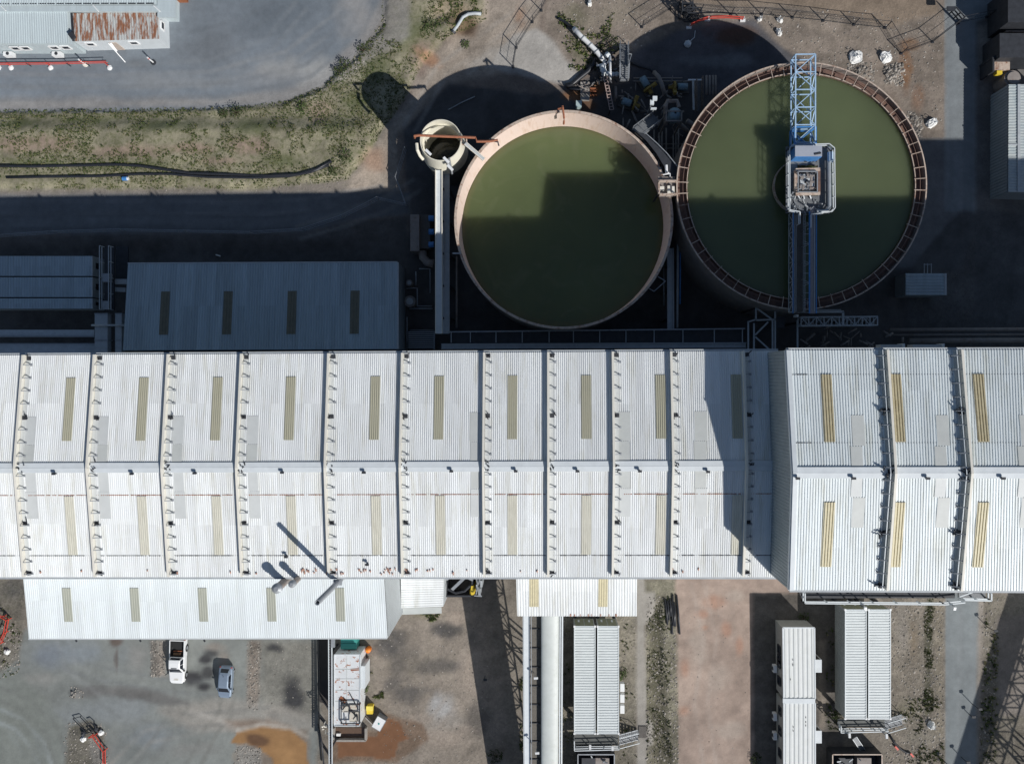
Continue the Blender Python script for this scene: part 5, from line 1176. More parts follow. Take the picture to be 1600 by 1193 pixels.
# steel frames near bridge foot
fr = T('pipe_bridge', 'shaded blue-grey lattice pipe bridge at the south foot of the blue bridge', 'bridge', tuple(P(1305,503,6)))
m = MB(); truss(m, P(1247,503,6), P(1365,502,6), 10, S(13,6), 1.0, .1); m.build('truss', M_GREYP, fr)
m = MB(); m.beam(P(1246,500,6),P(1246,556,6),.16); m.beam(P(1267,481,7),P(1268,487,7),.2); m.beam(P(1267,487,7),P(1318,487,7),.22); m.beam(P(1317,487,7),P(1317,508,7),.22); m.beam(P(1272,484,7),P(1314,484,7),.1); m.build('pipe', M_GREYP, fr)
m = MB(); p = P(1246,493,7.5); m.beam(p-Vector((0,0,1)), p, .25); m.build('lamp_head', M_WHITE, fr)
m = MB()
for x in (1250,1305,1362):
    p = P(x,503,6); m.beam(p, Vector((p.x,p.y,0)), .22)
m.build('legs', M_DARK, fr)
f2 = T('stair_tower', 'shaded steel stair tower with cross bracing below the left side of the larger tank', 'tower', tuple(P(1195,515,6)))
m = MB()
for a, b in (((1181,480),(1181,500)),((1181,480),(1238,479)),((1181,500),(1212,499)),((1183,482),(1205,498)),((1211,480),(1211,545)),((1178,505),(1178,548)),((1169,503),(1169,548)),((1200,503),(1180,523)),((1180,526),(1201,545)),((1168,503),(1181,499)),((1207,500),(1207,548))):
    m.beam(P(*a,6), P(*b,6), .16)
m.build('bracing', M_GREYP, f2)
m = MB()
for x, y in ((1181,481),(1211,481),(1178,546),(1207,546)): p = P(x,y,6); m.beam(p, Vector((p.x,p.y,0)), .2)
m.build('legs', M_DARK, f2); m = MB(); pbox(m, 1212, 494, 1226, 512, 5.4, 6); m.build('landing', M_DARK, f2)
m = MB(); rr = random.Random(12)
for k in range(26):
    x = rr.uniform(1250,1420); y = rr.uniform(512,540); z = rr.uniform(2,5)
    m.tube([P(x,y,z), P(x+rr.choice([-14,12,0]),y+rr.choice([8,-6,12]),z)], rr.uniform(.06,.16), 6)
m.tube([P(1390,515,3),P(1640,514,3)], .2, 8); m.tube([P(1390,523,3),P(1640,522,3)], .12, 6); m.tube([P(1420,532,3),P(1640,531,3)], .3, 8)
net('tangle of shaded pipework along the north wall below the larger tank', 'pipes', m, 'pipework', M_TANKOUT)
for i,(x0,x1,lab) in enumerate(((1376,1414,'shorter shaded gutter box on the north wall of the taller building'),(1426,1476,'shaded gutter box beside the shorter one on the taller north wall'))):
    t = T('gutter_box', lab, 'gutter', tuple(P((x0+x1)/2,541,20))); m = MB(); pbox(m, x0, 538, x1, 544, 23, 24); m.build('trough', M_GREYP, t); m = MB(); pbox(m, x1-3, 536.5, x1, 545, 23.1, 24.2); m.build('end_plate', M_OFFW, t)
# ---- clutter between the tanks (north)
wk = T('stairway', 'steel stair flight climbing to the rim of the pink-walled tank', 'stairs', tuple(P(1010,200,4)))
def stair(t, a, b, w, n, m_tread, m_rail, rail=True):
    d = (b-a); dh = Vector((d.x,d.y,0)).normalized(); s = Vector((-dh.y,dh.x,0))*w/2
    m = MB()
    for sg in (-1,1): m.beam(a+s*sg, b+s*sg, .08, .25)
    m.build('stringer', m_rail, t); m = MB()
    for k in range(n):
        p = lerp(a,b,(k+.5)/n); m.beam(p-s, p+s, .17, .05)
    m.build('tread_flight', m_tread, t)
    if rail:
        for sg in (-1,1):
            m = MB(); m.beam(a+s*sg+Vector((0,0,1)), b+s*sg+Vector((0,0,1)), .07)
            for k in range(5): p = lerp(a,b,k/4)+s*sg; m.beam(p, p+Vector((0,0,1)), .06)
            m.build('handrail', m_rail, t)
stair(wk, P(1026,184,4), P(995,208,7.8), 1.25, 16, M_GRATE, M_STEEL)
tw2 = T('tank_walkway', 'narrow grating walkway curving along the right rim of the pink-walled tank', 'walkway', tuple(P(1020,235,9)))
pts_o = [P(992,208,8.4),P(1008,222,8.4),P(1024,242,8.4),P(1036,262,8.4),P(1043,282,8.4)]; pts_r = [P(1006,212,8.4),P(1024,228,8.4),P(1040,244,8.4),P(1056,264,8.4),P(1056,285,8.4)]
m = MB()
for k in range(4): m.prism(xy([pts_o[k],pts_r[k],pts_r[k+1],pts_o[k+1]]), 9.05, 8.4)
m.build('deck', M_DARK, tw2); m = MB()
for k in range(4):
    for j in range(8): m.beam(lerp(pts_o[k],pts_o[k+1],j/8)+Vector((0,0,.05)), lerp(pts_r[k],pts_r[k+1],j/8)+Vector((0,0,.05)), .07)
m.build('grating_bar', M_TANKOUT, tw2); m = MB(); rails(m, pts_r, 1, .04, 1.5); m.build('handrail', M_STEEL, tw2)
m = MB()
for p in pts_r: m.beam(p, Vector((p.x,p.y,0)), .14)
m.build('legs', M_DARK, tw2)
pf = T('valve_platform', 'small cream-railed valve platform between the two round tanks', 'platform', tuple(P(1042,290,9.3)))
zq = 9.3
m = MB(); pbox(m, 1028, 276, 1055, 307, zq-.15, zq); m.build('deck', M_TANKOUT, pf); m = MB(); rails(m, [P(1055,286,zq),P(1028,286,zq),P(1028,307,zq),P(1054,306,zq)], 1, .06, 1.0); m.build('handrail', M_RIM, pf)
m = MB(); pbox(m, 1031, 291, 1038, 297, zq, zq+.5); pbox(m, 1043, 290, 1049, 305, zq, zq+.4); pbox(m, 1050, 291, 1054, 301, zq, zq+.6); m.build('valve_box', M_CREAM, pf)
m = MB(); p = P(1041,268,zq); m.beam(p, p+Vector((0,-.5,1.4)), .12); m.tube([P(1041,258,zq+.5),P(1041.5,270,zq+.5)], .15, 10); m.beam(P(1036,273,zq+.6), P(1047,271,zq+.6), .1); m.beam(P(1047,271,zq+.6), P(1047,276,zq+.6), .08); m.build('valve_stem', M_WHITE, pf)
m = MB()
for x, y in ((1030,300),(1053,300)): p = P(x,y,zq); m.beam(p, Vector((p.x,p.y,0)), .16)
m.build('legs', M_DARK, pf)
s2 = T('stairway', 'free-standing grey access stair with rungs on the dirt north of the pumps', 'stairs', tuple(P(974,100,2)))
stair(s2, P(974.5,70,.2), P(974.5,104,2.4), .95, 14, M_GRATE, M_STEEL); m = MB(); pbox(m, 968, 104, 982, 127, 2.3, 2.4); m.build('landing', M_GRATE, s2); m = MB(); rails(m, [P(968,104,2.4),P(968,127,2.4)], 1, .05, 1.2); rails(m, [P(981,127,2.4),P(982,104,2.4)], 1, .05, 1.2); m.beam(P(981,104,2.6), P(987,85,1.6), .08); m.beam(P(987,85,1.6), P(982,84,2), .08); m.build('handrail', M_STEEL, s2)
m = MB()
for y in range(106,127,3): m.beam(P(968,y,2.45), P(982,y,2.45), .06)
m.build('landing_bar', M_STEEL, s2)
wpipe = T('white_pipeline', 'white wrapped pipeline lying diagonally on the dirt with a dark hose end', 'pipe', tuple(P(925,70,.6)))
pts = [(896,44),(908,57),(920,68),(930,78),(938,88),(945,96)]
m = MB(); pw = [P(x,y,.9) for x,y in pts]; m.tube(pw, .28, 10); m.build('pipe', M_WHITE, wpipe, True); m = MB()
for k in range(0,9,2):
    a = lerp(pw[k//2], pw[k//2+1], .5*(k%2)+.2); d = (pw[k//2+1]-pw[k//2]).normalized(); m.tube([a, a+d*.12], .34, 10)
m.build('flange', M_STEEL, wpipe); m = MB(); m.tube([P(873,29,.3),P(882,34,.4),P(896,44,.8)], .16, 8); m.build('hose', M_BLACKP, wpipe); m = MB()
for x, y in ((910,60),(930,80)): p = P(x,y,.4); m.box(p.x-.5,p.x+.5,p.y-.15,p.y+.15,0,.6)
m.build('support', M_CONC, wpipe)
mf = T('pipe_manifold', 'cluster of white valves and pipes joining the white pipeline', 'pipes', tuple(P(948,100,1)))
m = MB(); m.tube([P(945,96,1),P(943,110,1),P(942,122,1)], .22, 10); m.tube([P(932,103,1.2),P(948,100,1.2)], .13, 8); m.tube([P(953,88,1.4),P(954,118,1.4),P(953,125,1.2)], .16, 8); m.build('pipe', M_WHITE, mf, True)
m = MB()
for x, y, r in ((949,86,.36),(943,111,.42),(942,105,.38),(953,97,.25),(950,115,.3),(958,116,.28),(964,116,.3)): p = P(x,y,1.3); m.blob((p.x,p.y,p.z), r, int(x), 6, .1, .8)
m.build('valve', M_OFFW, mf, True); m = MB()
for k in range(46): a = P(random.uniform(933,962), random.uniform(85,132), random.uniform(.5,1.2)); m.beam(a, a+Vector((random.uniform(-.7,.7),random.uniform(-.7,.7),random.uniform(-.2,.5))), random.uniform(.06,.17))
m.build('fittings', M_DARK, mf); m = MB()
for k in range(14): a = P(random.uniform(936,960), random.uniform(88,130), random.uniform(.9,1.4)); m.beam(a, a+Vector((random.uniform(-.5,.5),random.uniform(-.5,.5),random.uniform(-.2,.3))), random.uniform(.05,.13))
m.build('bright_fittings', M_STEEL, mf)
la = T('ladder_tray', 'rusty ladder-like cable tray running south from the white valve cluster', 'cable tray', tuple(P(948,145,1.5)))
m = MB(); a0, a1 = P(943,120,1.6), P(953,172,1.6); b0, b1 = P(948,119,1.6), P(959,171,1.6); m.beam(a0,a1,.1); m.beam(b0,b1,.1)
for k in range(12): m.beam(lerp(a0,a1,k/11), lerp(b0,b1,k/11), .08)
m.build('tray', mat('pale_rust',(.36,.27,.24),.7,0,.2,4), la); m = MB()
for p in (a0,a1): m.beam(p, Vector((p.x,p.y,0)), .12)
m.build('legs', M_DARK, la)
sp = T('slurry_hose', 'black hose snaking across the muddy ground toward the white valve cluster', 'hose', tuple(P(920,115,.2)))
m = MB(); m.tube([P(x,y,.25) for x,y in ((884,134),(895,131),(905,122),(918,112),(927,102),(930,90))], .28, 8); m.build('hose', M_BLACKP, sp, True); m = MB(); m.tube([P(x,y,.3) for x,y in ((890,139),(905,140),(920,134),(932,126),(940,112))], .16, 8); m.build('branch', M_BLACKP, sp, True)
gr = T('drain_grid', 'grey screened drain pad with rusty pipes in the orange mud', 'grid', tuple(P(914,150,.2)))
m = MB(); pbox(m, 907, 128, 921, 157, .05, .35); m.build('slab', M_CONC, gr); m = MB()
for k in range(12): a = P(random.uniform(907,922), random.uniform(128,158), .4); m.beam(a, a+Vector((random.uniform(-.8,.8),random.uniform(-.5,.5),random.uniform(0,.3))), .1)
m.build('pipes', M_TANKOUT, gr); m = MB()
for y in (137,142,147): pbox(m, 922, y, 933, y+2, .1, .35)
m.build('plate', M_RUST, gr)
bx = tag(MB().prism(xy(rect(900,157,909,167,.9)), 0, .9).build('junction_box', mat('pale_green_paint',(.4,.5,.5),.5)), 'small pale box in front of the mud patch by the pink-walled tank', 'box')
def pump(px, py, label, mcol, rz=0):
    p = P(px, py, 0); t = T('pump', label, 'pump', tuple(p), 'slurry pumps between the tanks', rz)
    m = MB(); m.box(-1.2,1.3,-.55,.55,0,.3); m.build('base', M_CONCD, t, local=True)
    m = MB(); m.tube([(-.9,0,.85),(.25,0,.85)], .42, 14); m.build('motor', mcol, t, True, local=True)
    m = MB(); m.tube([(.25,0,.8),(.5,0,.8)], .2, 12); m.build('shaft', M_DARK, t, local=True)
    m = MB(); m.tube([(.5,0,.85),(.72,0,.85)], .66, 18); m.tube([(.72,0,.85),(1.3,0,.85)], .25, 12); m.tube([(.61,.3,.95),(.61,.95,1.3)], .24, 12); m.build('volute', M_YEL2, t, local=True)
    return t
pump(1008,136,'pale blue slurry pump in the shade, the topmost of the group', mat('faded_blue_motor',(.2,.3,.36),.5), R_(-60)); pump(1060,140,'slurry pump with a yellow volute and blue motor in the shade', mat('faded_blue_motor',(.2,.3,.36),.5), R_(180)); pump(982,165,'slurry pump nearest the pink-walled tank, yellow volute facing right', mat('faded_blue_motor',(.2,.3,.36),.5), R_(-20))
pipe('thick grey pipe bending down from the dirt toward the pumps', [P(1022,113,1),P(1029,120,1.6),P(1034,132,1.6),P(1038,146,1.4)], .25, M_TANKOUT)
pipe('black hose looping across the shaded dirt left of the grey pipe', [P(985,98,.2),P(1000,104,.2),P(1015,108,.3),P(1022,114,.5)], .14, M_BLACKP)
bo = T('sample_boxes', 'pale open boxes on a frame catching the sun among the pumps', 'box', tuple(P(1021,158,4)))
for i,(x0,y0,x1,y1,z) in enumerate(((1020,150,1027,156,7.6),(1016,156,1022,163,7.2),(1017,168,1026,170,7.4))): m = MB(); pbox(m, x0, y0, x1, y1, z-.4, z); m.build('box', M_OFFW, bo)
m = MB()
for x, y in ((1023,153),(1019,160),(1022,169)): p = P(x,y,7); m.beam(p, Vector((p.x,p.y,0)), .12)
m.build('post', M_STEEL, bo)
vp = T('cyclone_frame', 'square railed frame holding a pale round vessel between the tanks', 'vessel', tuple(P(1052,180,5)))
m = MB(); q = rect(1041,174,1065,189,6)
for a, b in zip(q, q[1:]+q[:1]): m.beam(a, b, .14); m.beam(a, Vector((a.x,a.y,0)), .16)
m.tube([P(1040,195,4),P(1040,165,5.5),P(1043,158,5.5),P(1058,158,5.5),P(1061,168,5.5)], .25, 8); m.build('frame', M_TANKOUT, vp); m = MB(); p = P(1053,181,5); m.lathe((p.x,p.y), [(.15,2.5),(.75,4.6),(.75,5.6),(.5,6),(.12,6.05)], 20); m.build('vessel', mat('faded_blue_motor',(.2,.3,.36),.5), vp, True)
m = MB(); m.tube([P(1056,188,4),P(1078,208,3)], .25, 10); m.tube([P(1073,189,3),P(1094,203,2.5)], .3, 10); m.build('outlet_pipe', M_TANKOUT, vp, True)
s3 = T('stairway', 'shaded steel ladder-stair close to the left rim of the larger tank', 'stairs', tuple(P(1091,150,3)))
stair(s3, P(1091,173,.2), P(1091,126,4.5), .75, 18, M_GRATE, M_TANKOUT); m = MB(); m.tube([P(1083,126,3),P(1084,172,3)], .12, 8); m.build('pipe', M_GREYP, s3); m = MB(); m.beam(P(1075,125,4.6), P(1096,125,4.6), .15); m.build('top_bar', M_WHITE, s3)
m = MB()
for x in (1104,1109,1114,1118): m.tube([P(x,118,1),P(x,148,1)], .13, 6)
for x in (1022,1030,1034,1041,1052,1056,1060): m.tube([P(x,205+random.uniform(-8,8),1.5),P(x,285,1.5)], random.uniform(.06,.13), 6)
for y in (122,127,225,232): m.tube([P(990,y,.8),P(1066,y,.8)], .08, 6)
for k in range(30):
    x, y = random.uniform(960,1075), random.uniform(128,215); a = P(x,y,.6); m.beam(a, a+Vector((random.choice([0,random.uniform(-2,2)]), random.choice([0,random.uniform(-2,2)]), random.uniform(-.2,.4))), random.uniform(.08,.22))
net('dense shaded pipework on the floor between the two round tanks', 'pipes', m, 'pipework', M_TANKOUT)
m = MB()
for k in range(26):
    x, y = random.uniform(968,1070), random.uniform(128,200); a = P(x,y,1.1); m.beam(a, a+Vector((random.uniform(-1,1), random.uniform(-1,1), random.uniform(-.1,.3))), random.uniform(.07,.2))
net('scattered grey pipe fittings among the shaded pumps', 'pipes', m, 'pipe_fittings', M_TANKOUT)
# manhole lid / small items in tank-1 shadow
pipe('thin pale pipe lying in the shadow north of the pink-walled tank', [P(700,172,.1),P(722,160,.1),P(742,151,.1)], .07, M_STEEL)
# red shallow arc barrier in tank 2 shadow
rb = T('barrier_rail', 'curved red safety barrier along the shadow edge north of the larger tank', 'barrier', tuple(P(1120,33,0)))
pts = [P(1076,44,0),P(1092,36,0),P(1105,32,0),P(1135,31,0),P(1160,33,0)]
m = MB()
for a, b in zip(pts[:-1], pts[1:]):
    for zz in (.5,.95): m.beam(a+Vector((0,0,zz)), b+Vector((0,0,zz)), .09)
m.build('rail', M_RED, rb)
for p in (pts[0],pts[2],pts[4]): m = MB(); m.beam(p, p+Vector((0,0,1)), .08); m.box(p.x-.3,p.x+.3,p.y-.15,p.y+.15,0,.2); m.build('foot', M_WHITE, rb)
p = P(1074,70,0); t = T('bag', 'small pale bag lying in the shadow north of the larger tank', 'bag', tuple(p)); m = MB(); m.blob((p.x,p.y,.25), .4, 3, 7, .2, .7); m.build('sack', M_OFFW, t, True); m = MB(); m.tube([p+Vector((.2,.2,.4)), p+Vector((.8,.8,.1)), p+Vector((.9,1.6,.1))], .04, 6); m.build('tie', M_OFFW, t)
gf = T('steel_tower', 'dark steel tower frame standing at the top edge beside the fence', 'tower', tuple(P(1080,22,0)))
m = MB(); truss(m, P(1069,30,.05), P(1069,8,.05), 2, 1.2, 2.2, .1); truss(m, P(1090,30,.06), P(1069,30,.06), 2, .6, 2.2, .09); m.build('frame', M_DARK, gf)
# culvert pipe
cu = T('culvert_pipe', 'curved grey corrugated pipe lying in a dirt hollow by the grassy bank', 'pipe', tuple(P(727,30,.3)))
m = MB(); m.tube([P(x,y,.55) for x,y in ((708,49),(715,40),(723,27),(732,22),(742,21),(752,22))], .2, 10); m.build('pipe', M_GREYP, cu, True); m = MB(); m.tube([P(707,51,.5),P(709,48,.55)], .36, 10); m.build('collar', M_DARK, cu)
# hoses along the bank
m = MB(); m.tube([PG(x,y)+Vector((0,0,.1)) for x,y in ((-20,263),(60,264),(130,262),(190,261),(225,263),(260,268),(300,274),(350,276),(420,279),(470,276),(500,268),(522,256))], .17, 8)
tag(m.build('hose_line', M_BLACKP, None, True), 'long black hose running along the foot of the grassy bank, the upper of two', 'hose')
m = MB(); m.tube([PG(x,y)+Vector((0,0,.08)) for x,y in ((20,281),(80,280),(160,279),(220,276),(270,275.5),(330,280),(400,282),(455,279),(490,273),(518,262))], .15, 8)
tag(m.build('hose_line', M_BLACKP, None, True), 'second black hose just below the first at the foot of the grassy bank', 'hose')
p = PG(204,283); t = T('drum', 'small blue drum lying beside the black hoses', 'drum', tuple(p)); m = MB(); m.tube([p+Vector((-.3,0,.2)), p+Vector((.25,0,.2))], .26, 12); m.build('body', M_BLUE, t); m = MB(); m.tube([p+Vector((.25,0,.2)), p+Vector((.4,0,.2))], .2, 12); m.build('lid', M_WHITE, t)
# ---- east edge building
zr_ = 3.4
q = [P(1576,132,zr_), P(1660,132,zr_), P(1660,302,zr_), P(1575,300,zr_)]; c = (q[0]+q[2])/2
EB = T('side_building', 'half-shaded blue-grey building with sideways ribs at the right edge', 'building', (c.x,c.y,0))
q_ = [q[1],q[2],q[3],q[0]]; sheet(q_, .32, .05).build('roof', mat('weathered_roof_sheet',(.46,.50,.50),.5,0,.15,1.2,(.3,.36,.38),(.45,.7)), EB); MB().prism(xy(q), 0, zr_-.08).build('wall', M_WALLD, EB)
m = MB(); m.beam(P(1592,132,zr_+.1),P(1592,300,zr_+.1),.3,.1); m.beam(P(1575,226,zr_+.09),P(1592,226,zr_+.09),.15,.08); m.build('gutter', M_GREYP, EB)
gq = [q[0]+Vector((-.04,0,0)), q[3]+Vector((-.04,0,0)), Vector((q[3].x-.04,q[3].y,0)), Vector((q[0].x-.04,q[0].y,0))]
sheet(gq, .35, .05, n_out=Vector((-1,0,0))).build('wall_sheet', M_WALLD, EB)
hz = T('loading_hopper', 'rust-orange loading hopper and dark bins at the top right corner', 'hopper', tuple(P(1575,100,0)))
zz = 3.0
m = MB(); pbox(m, 1562, 52, 1640, 90, 0, zz+.4); pbox(m, 1575, -20, 1640, 35, 0, zz+1); m.build('bin', M_DARK, hz); m = MB(); pbox(m, 1572, 36, 1640, 50, 0, 2); m.build('base', M_TANKOUT, hz)
m = MB(); pbox(m, 1553, 90, 1578, 110, 1.6, 2.2); m.build('chute', M_RIM, hz); m = MB(); pbox(m, 1551, 88, 1554, 112, 0, 2.6); pbox(m, 1551, 87, 1580, 90.5, 0, 2.7); m.build('side_plate', M_DARK, hz)
p = P(1583,122,2.4); m = MB(); m.cyl((p.x,p.y), S(12), 0, 2.3, 24); m.cyl((p.x,p.y), S(9), 2.3, 2.5, 24); m.build('drum_end', M_TANKOUT, hz); m = MB(); p = P(1562,113,2.3); m.box(p.x-.3,p.x+.3,p.y-.2,p.y+.2,1.6,2.3); m.build('box', M_YELLOW, hz)
m = MB(); rails(m, [P(1556,20,.0),P(1557,52,.0),P(1572,62,.0)], 1.1, .05, 1.2); rails(m, [P(1562,28,.0),P(1570,48,.0)], 1.1, .05, 1.2); m.build('handrail', M_DARK, hz)
m = MB(); 
for x in (1586,1592,1598): p = P(x,43.5,2.05); m.box(p.x-.2,p.x+.2,p.y-.12,p.y+.12,2,2.15)
m.build('stone_load', M_RIM, hz)
# ================================================================== FENCES
def fence(label, pts, h=1.8, top=True, blob=True, col=None):
    w0 = [PG(x,y) for x,y in pts]; t = T('fence', label, 'fence', tuple(w0[0]))
    for p in w0:
        m = MB(); m.beam(p-Vector((0,0,.1)), p+Vector((0,0,h)), .08)
        if blob: m.box(p.x-.14,p.x+.14,p.y-.14,p.y+.14,p.z-.05,p.z+.12)
        m.build('post', col or M_DARK, t)
    m = MB()
    for a, b in zip(w0[:-1], w0[1:]):
        for k, r in ((h-.03,.042),(h*.5,.025),(.12,.03)): m.beam(a+Vector((0,0,k)), b+Vector((0,0,k)), r)
        d = b-a; n = max(2, int(d.length/.35))
        for i in range(n):      # sparse chain-link wires
            for s_ in (0,1):
                x0 = lerp(a,b,min(1,max(0,(i+s_)/n))); x1 = lerp(a,b,min(1,max(0,(i+1-s_)/n))); m.beam(x0+Vector((0,0,.1)), x1+Vector((0,0,h-.05)), .008)
    m.build('wire_mesh', col or M_DARK, t); return t
fence('long wire fence with dark posts along the top edge north of the larger tank', [(1003,43),(1047,15),(1095,18),(1142,23),(1190,23),(1238,28),(1286,33),(1334,39),(1383,44),(1408,84),(1457,66),(1495,37)])
fence('short wire fence panel crossing the grey road at the top right', [(1497,36),(1541,27),(1556,23)])
fence('wire fence climbing the pale gravel track left of the round pink tank', [(858,-10),(846,17),(832,35),(807,75),(802,105)])
fence('thin fence running from the cream silo past the shaded haul road to the left edge', [(635,235),(621,281),(636,322),(592,312),(581,319),(540,342),(480,362),(400,367),(300,365),(200,363),(100,366),(0,373)], 1.5, blob=False, col=M_STEEL)
ga_ = T('gate', 'folding gate frame standing open at the fence corner by the grey road', 'gate', tuple(P(1483,20,0)))
m = MB(); a, b = P(1483,22,0), P(1496,37,0); rails(m, [a,b], 1.6, .05, .9, 3); m.build('gate_leaf', M_DARK, ga_); m = MB(); a = P(1487,15,.02); m.prism(xy(rect(1480,10,1493,17,1.7)), 1.55, 1.7); m.build('sign_plate', M_DARK, ga_)
def lamp(px, py, label, h=1.5, col=None):
    """px,py = foot"""
    p = P(px,py,0); t = T('lamp_post', label, 'lamp post', tuple(p)); 
    MB().tube([p, p+Vector((0,0,h))], .045, 8).build('pole', M_DARK, t); m = MB(); m.beam(p+Vector((-.1,0,h)), p+Vector((.3,.05,h+.05)), .26, .12); m.build('lamp_head', M_DARK, t)
lamp(1558,66,'thin lamp post at the edge of the upper grey road'); lamp(1543,979,'thin lamp post on the verge of the lower road, the one nearest the tall building'); lamp(1519,1099,'thin lamp post in the middle of the lower road edge'); lamp(1514,1115,'short lamp post just below the middle one on the lower road',.8); lamp(1502,1182,'thin lamp post lowest beside the truss shadow on the road',1.3); lamp(1480,1193,'thin lamp post at the bottom left edge of the lower road',1.3)
lamp(758,1055,'thin lamp post beside the dark conveyor shadow on the dirt',1.3)
for x, y, a_, L_, lab in ((37,363,-.3,.75,'pale plank end lying in the shade beside the haul road fence, the leftmost'),(121,362,-.4,.75,'pale plank end in the shade beside the haul road fence, right of the other'),(341,399,-.3,.6,'small pale offcut lying in the shade above the low store')):
    p = P(x,y,.1); o = MB().beam(p-Vector((math.cos(a_)*L_/2,math.sin(a_)*L_/2,0)), p+Vector((math.cos(a_)*L_/2,math.sin(a_)*L_/2,.05)), .16, .1).build('timber_plank', M_CREAM); tag(o, lab, 'plank')
# ---- white bulk bags
def bag(px, py, sx, sy, label, seed, rz=0):
    p = PG(px,py); t = T('bulk_bag', label, 'bag', tuple(p), None, rz); rr = random.Random(seed)
    m = MB(); n = 12; k = 7; b = 0
    for i in range(k):
        f = i/(k-1); rad = (1-.15*f**3) if i < k-1 else .35
        for j in range(n):
            a = 2*math.pi*j/n; q = (abs(math.cos(a))**3+abs(math.sin(a))**3)**(-1/3.)
            q *= rad*rr.uniform(.68,1.15); m.v.append((q*math.cos(a)*sx, q*math.sin(a)*sy, .5*f*rr.uniform(.6,1.2)))
    for i in range(k-1):
        for j in range(n): m.f.append((i*n+j,i*n+(j+1)%n,(i+1)*n+(j+1)%n,(i+1)*n+j))
    m.f.append(tuple((k-1)*n+j for j in range(n))); m.build('sack', M_BAG, t, False, local=True)
    m = MB()
    for a in (.7,2.3,3.9,5.4): x, y = sx*.75*math.cos(a), sy*.75*math.sin(a); m.tube([(x,y,.6),(x*.8,y*.8,.95),(x*.3,y*.5,.85)], .035, 6)
    m.build('lifting_loop', M_OFFW, t, local=True)
bag(1336,90,.72,.72,'white bulk bag above the larger tank beside rubble, left one of two',1); bag(1383,90,.62,.66,'white bulk bag above the larger tank beside rubble, right one of two',2,.4); bag(1455,193,.62,.48,'white bulk bag by the upper grey road below the two others',3,.5); bag(1454,1131,.38,.44,'torn white bag on the weedy gravel beside the lower road',4)
bag(921,7,.26,.3,'tiny white bag on the dirt at the top edge above the white pipeline',5); bag(1216,52,.26,.45,'crumpled white sheet bag at the right end of the curved red barrier',6,.5); bag(1217,33,.2,.42,'small white bag with an orange end above the crumpled one at the red barrier',7,.9); bag(1186,32,.3,.18,'small white sack lying by the fence above the red barrier',8)
# ---- shrubs
def shrub(px, py, r, label, seed, h=1.0, dark=1.0):
    p = PG(px,py); t = T('shrub', label, 'shrub', tuple(p)); rr = random.Random(seed); v = []; f = []; c = []
    for k in range(int(170*max(.5,r))):
        a = rr.uniform(0,6.28); q = r*math.sqrt(rr.random()); z = h*rr.uniform(.15,1)*math.sqrt(max(.05,1-(q/r)**2*.8)); x, y = q*math.cos(a), q*math.sin(a); s = rr.uniform(.08,.2); o = len(v)
        tx, ty, tz = rr.uniform(-1,1), rr.uniform(-1,1), rr.uniform(-.5,.8); g = rr.uniform(.6,1.5)*dark
        v.extend([(x,y,z),(x+s*tx+s*.4,y+s*ty,z+s*tz),(x+2*s*tx,y+2*s*ty,z+s*tz*1.4),(x+s*tx-s*.4,y+s*ty+s*.3,z+s*tz)]); f.append((o,o+1,o+2,o+3)); c.extend([(.05*g,.07*g,.025*g,1)]*4)
    o_ = np_mesh('foliage', v, f, c, M_LEAF); o_.parent = t
    m = MB()
    for k in range(5): a = k*1.26; m.tube([(0,0,-.05),(r*.3*math.cos(a),r*.3*math.sin(a),h*.4),(r*.6*math.cos(a),r*.6*math.sin(a),h*.75)], [.05,.035,.015], 6)
    m.build('stem', M_BARK, t, local=True)
shrub(954,73,1.1,'dark spiky shrub beside the white pipeline and the access stair',1,1.3,.7); shrub(373,178,.8,'dark shrub at the yard edge, left of a pair on the grassy bank',2); shrub(352,180,.55,'smaller dark shrub left of the darker one at the yard edge',3); shrub(472,172,.7,'yellowish low shrub on the bank below the curve of the yard',4,.7,1.6)
shrub(540,104,.8,'shrub on the bank beside the bend of the asphalt yard',5); shrub(530,112,.6,'low shrub just below the bend of the asphalt yard',6); shrub(568,80,.7,'shrub on the upper bank close to the yard edge',7); shrub(676,45,.8,'green shrub on the bank left of the culvert pipe',8,.8,1.3); shrub(545,250,.9,'shrub at the right end of the black hoses',9,.8,1.2); shrub(525,272,.6,'small shrub below the end of the black hoses',10,.6,1.2)
shrub(972,1053,.55,'small green shrub beside the left container pair',11,.7,1.3); shrub(774,1180,.9,'low dark shrub on the dirt near the bottom end of the conveyor shadow',12,.6,.6); shrub(1180,1184,.7,'low dark shrub at the bottom edge left of the prefab building',13,.6,.7); shrub(571,1075,.45,'creeping green plant against the rust-stained white container',14,.9,1.4); shrub(1255,963,.6,'weedy shrub in shade at the top right of the prefab building',15,.6,.9); shrub(1306,1118,.6,'weedy shrub at the lower left corner of the right container pair',16,.7,1.1); shrub(727,70,.45,'small bright green weed below the culvert pipe',17,.4,1.6)
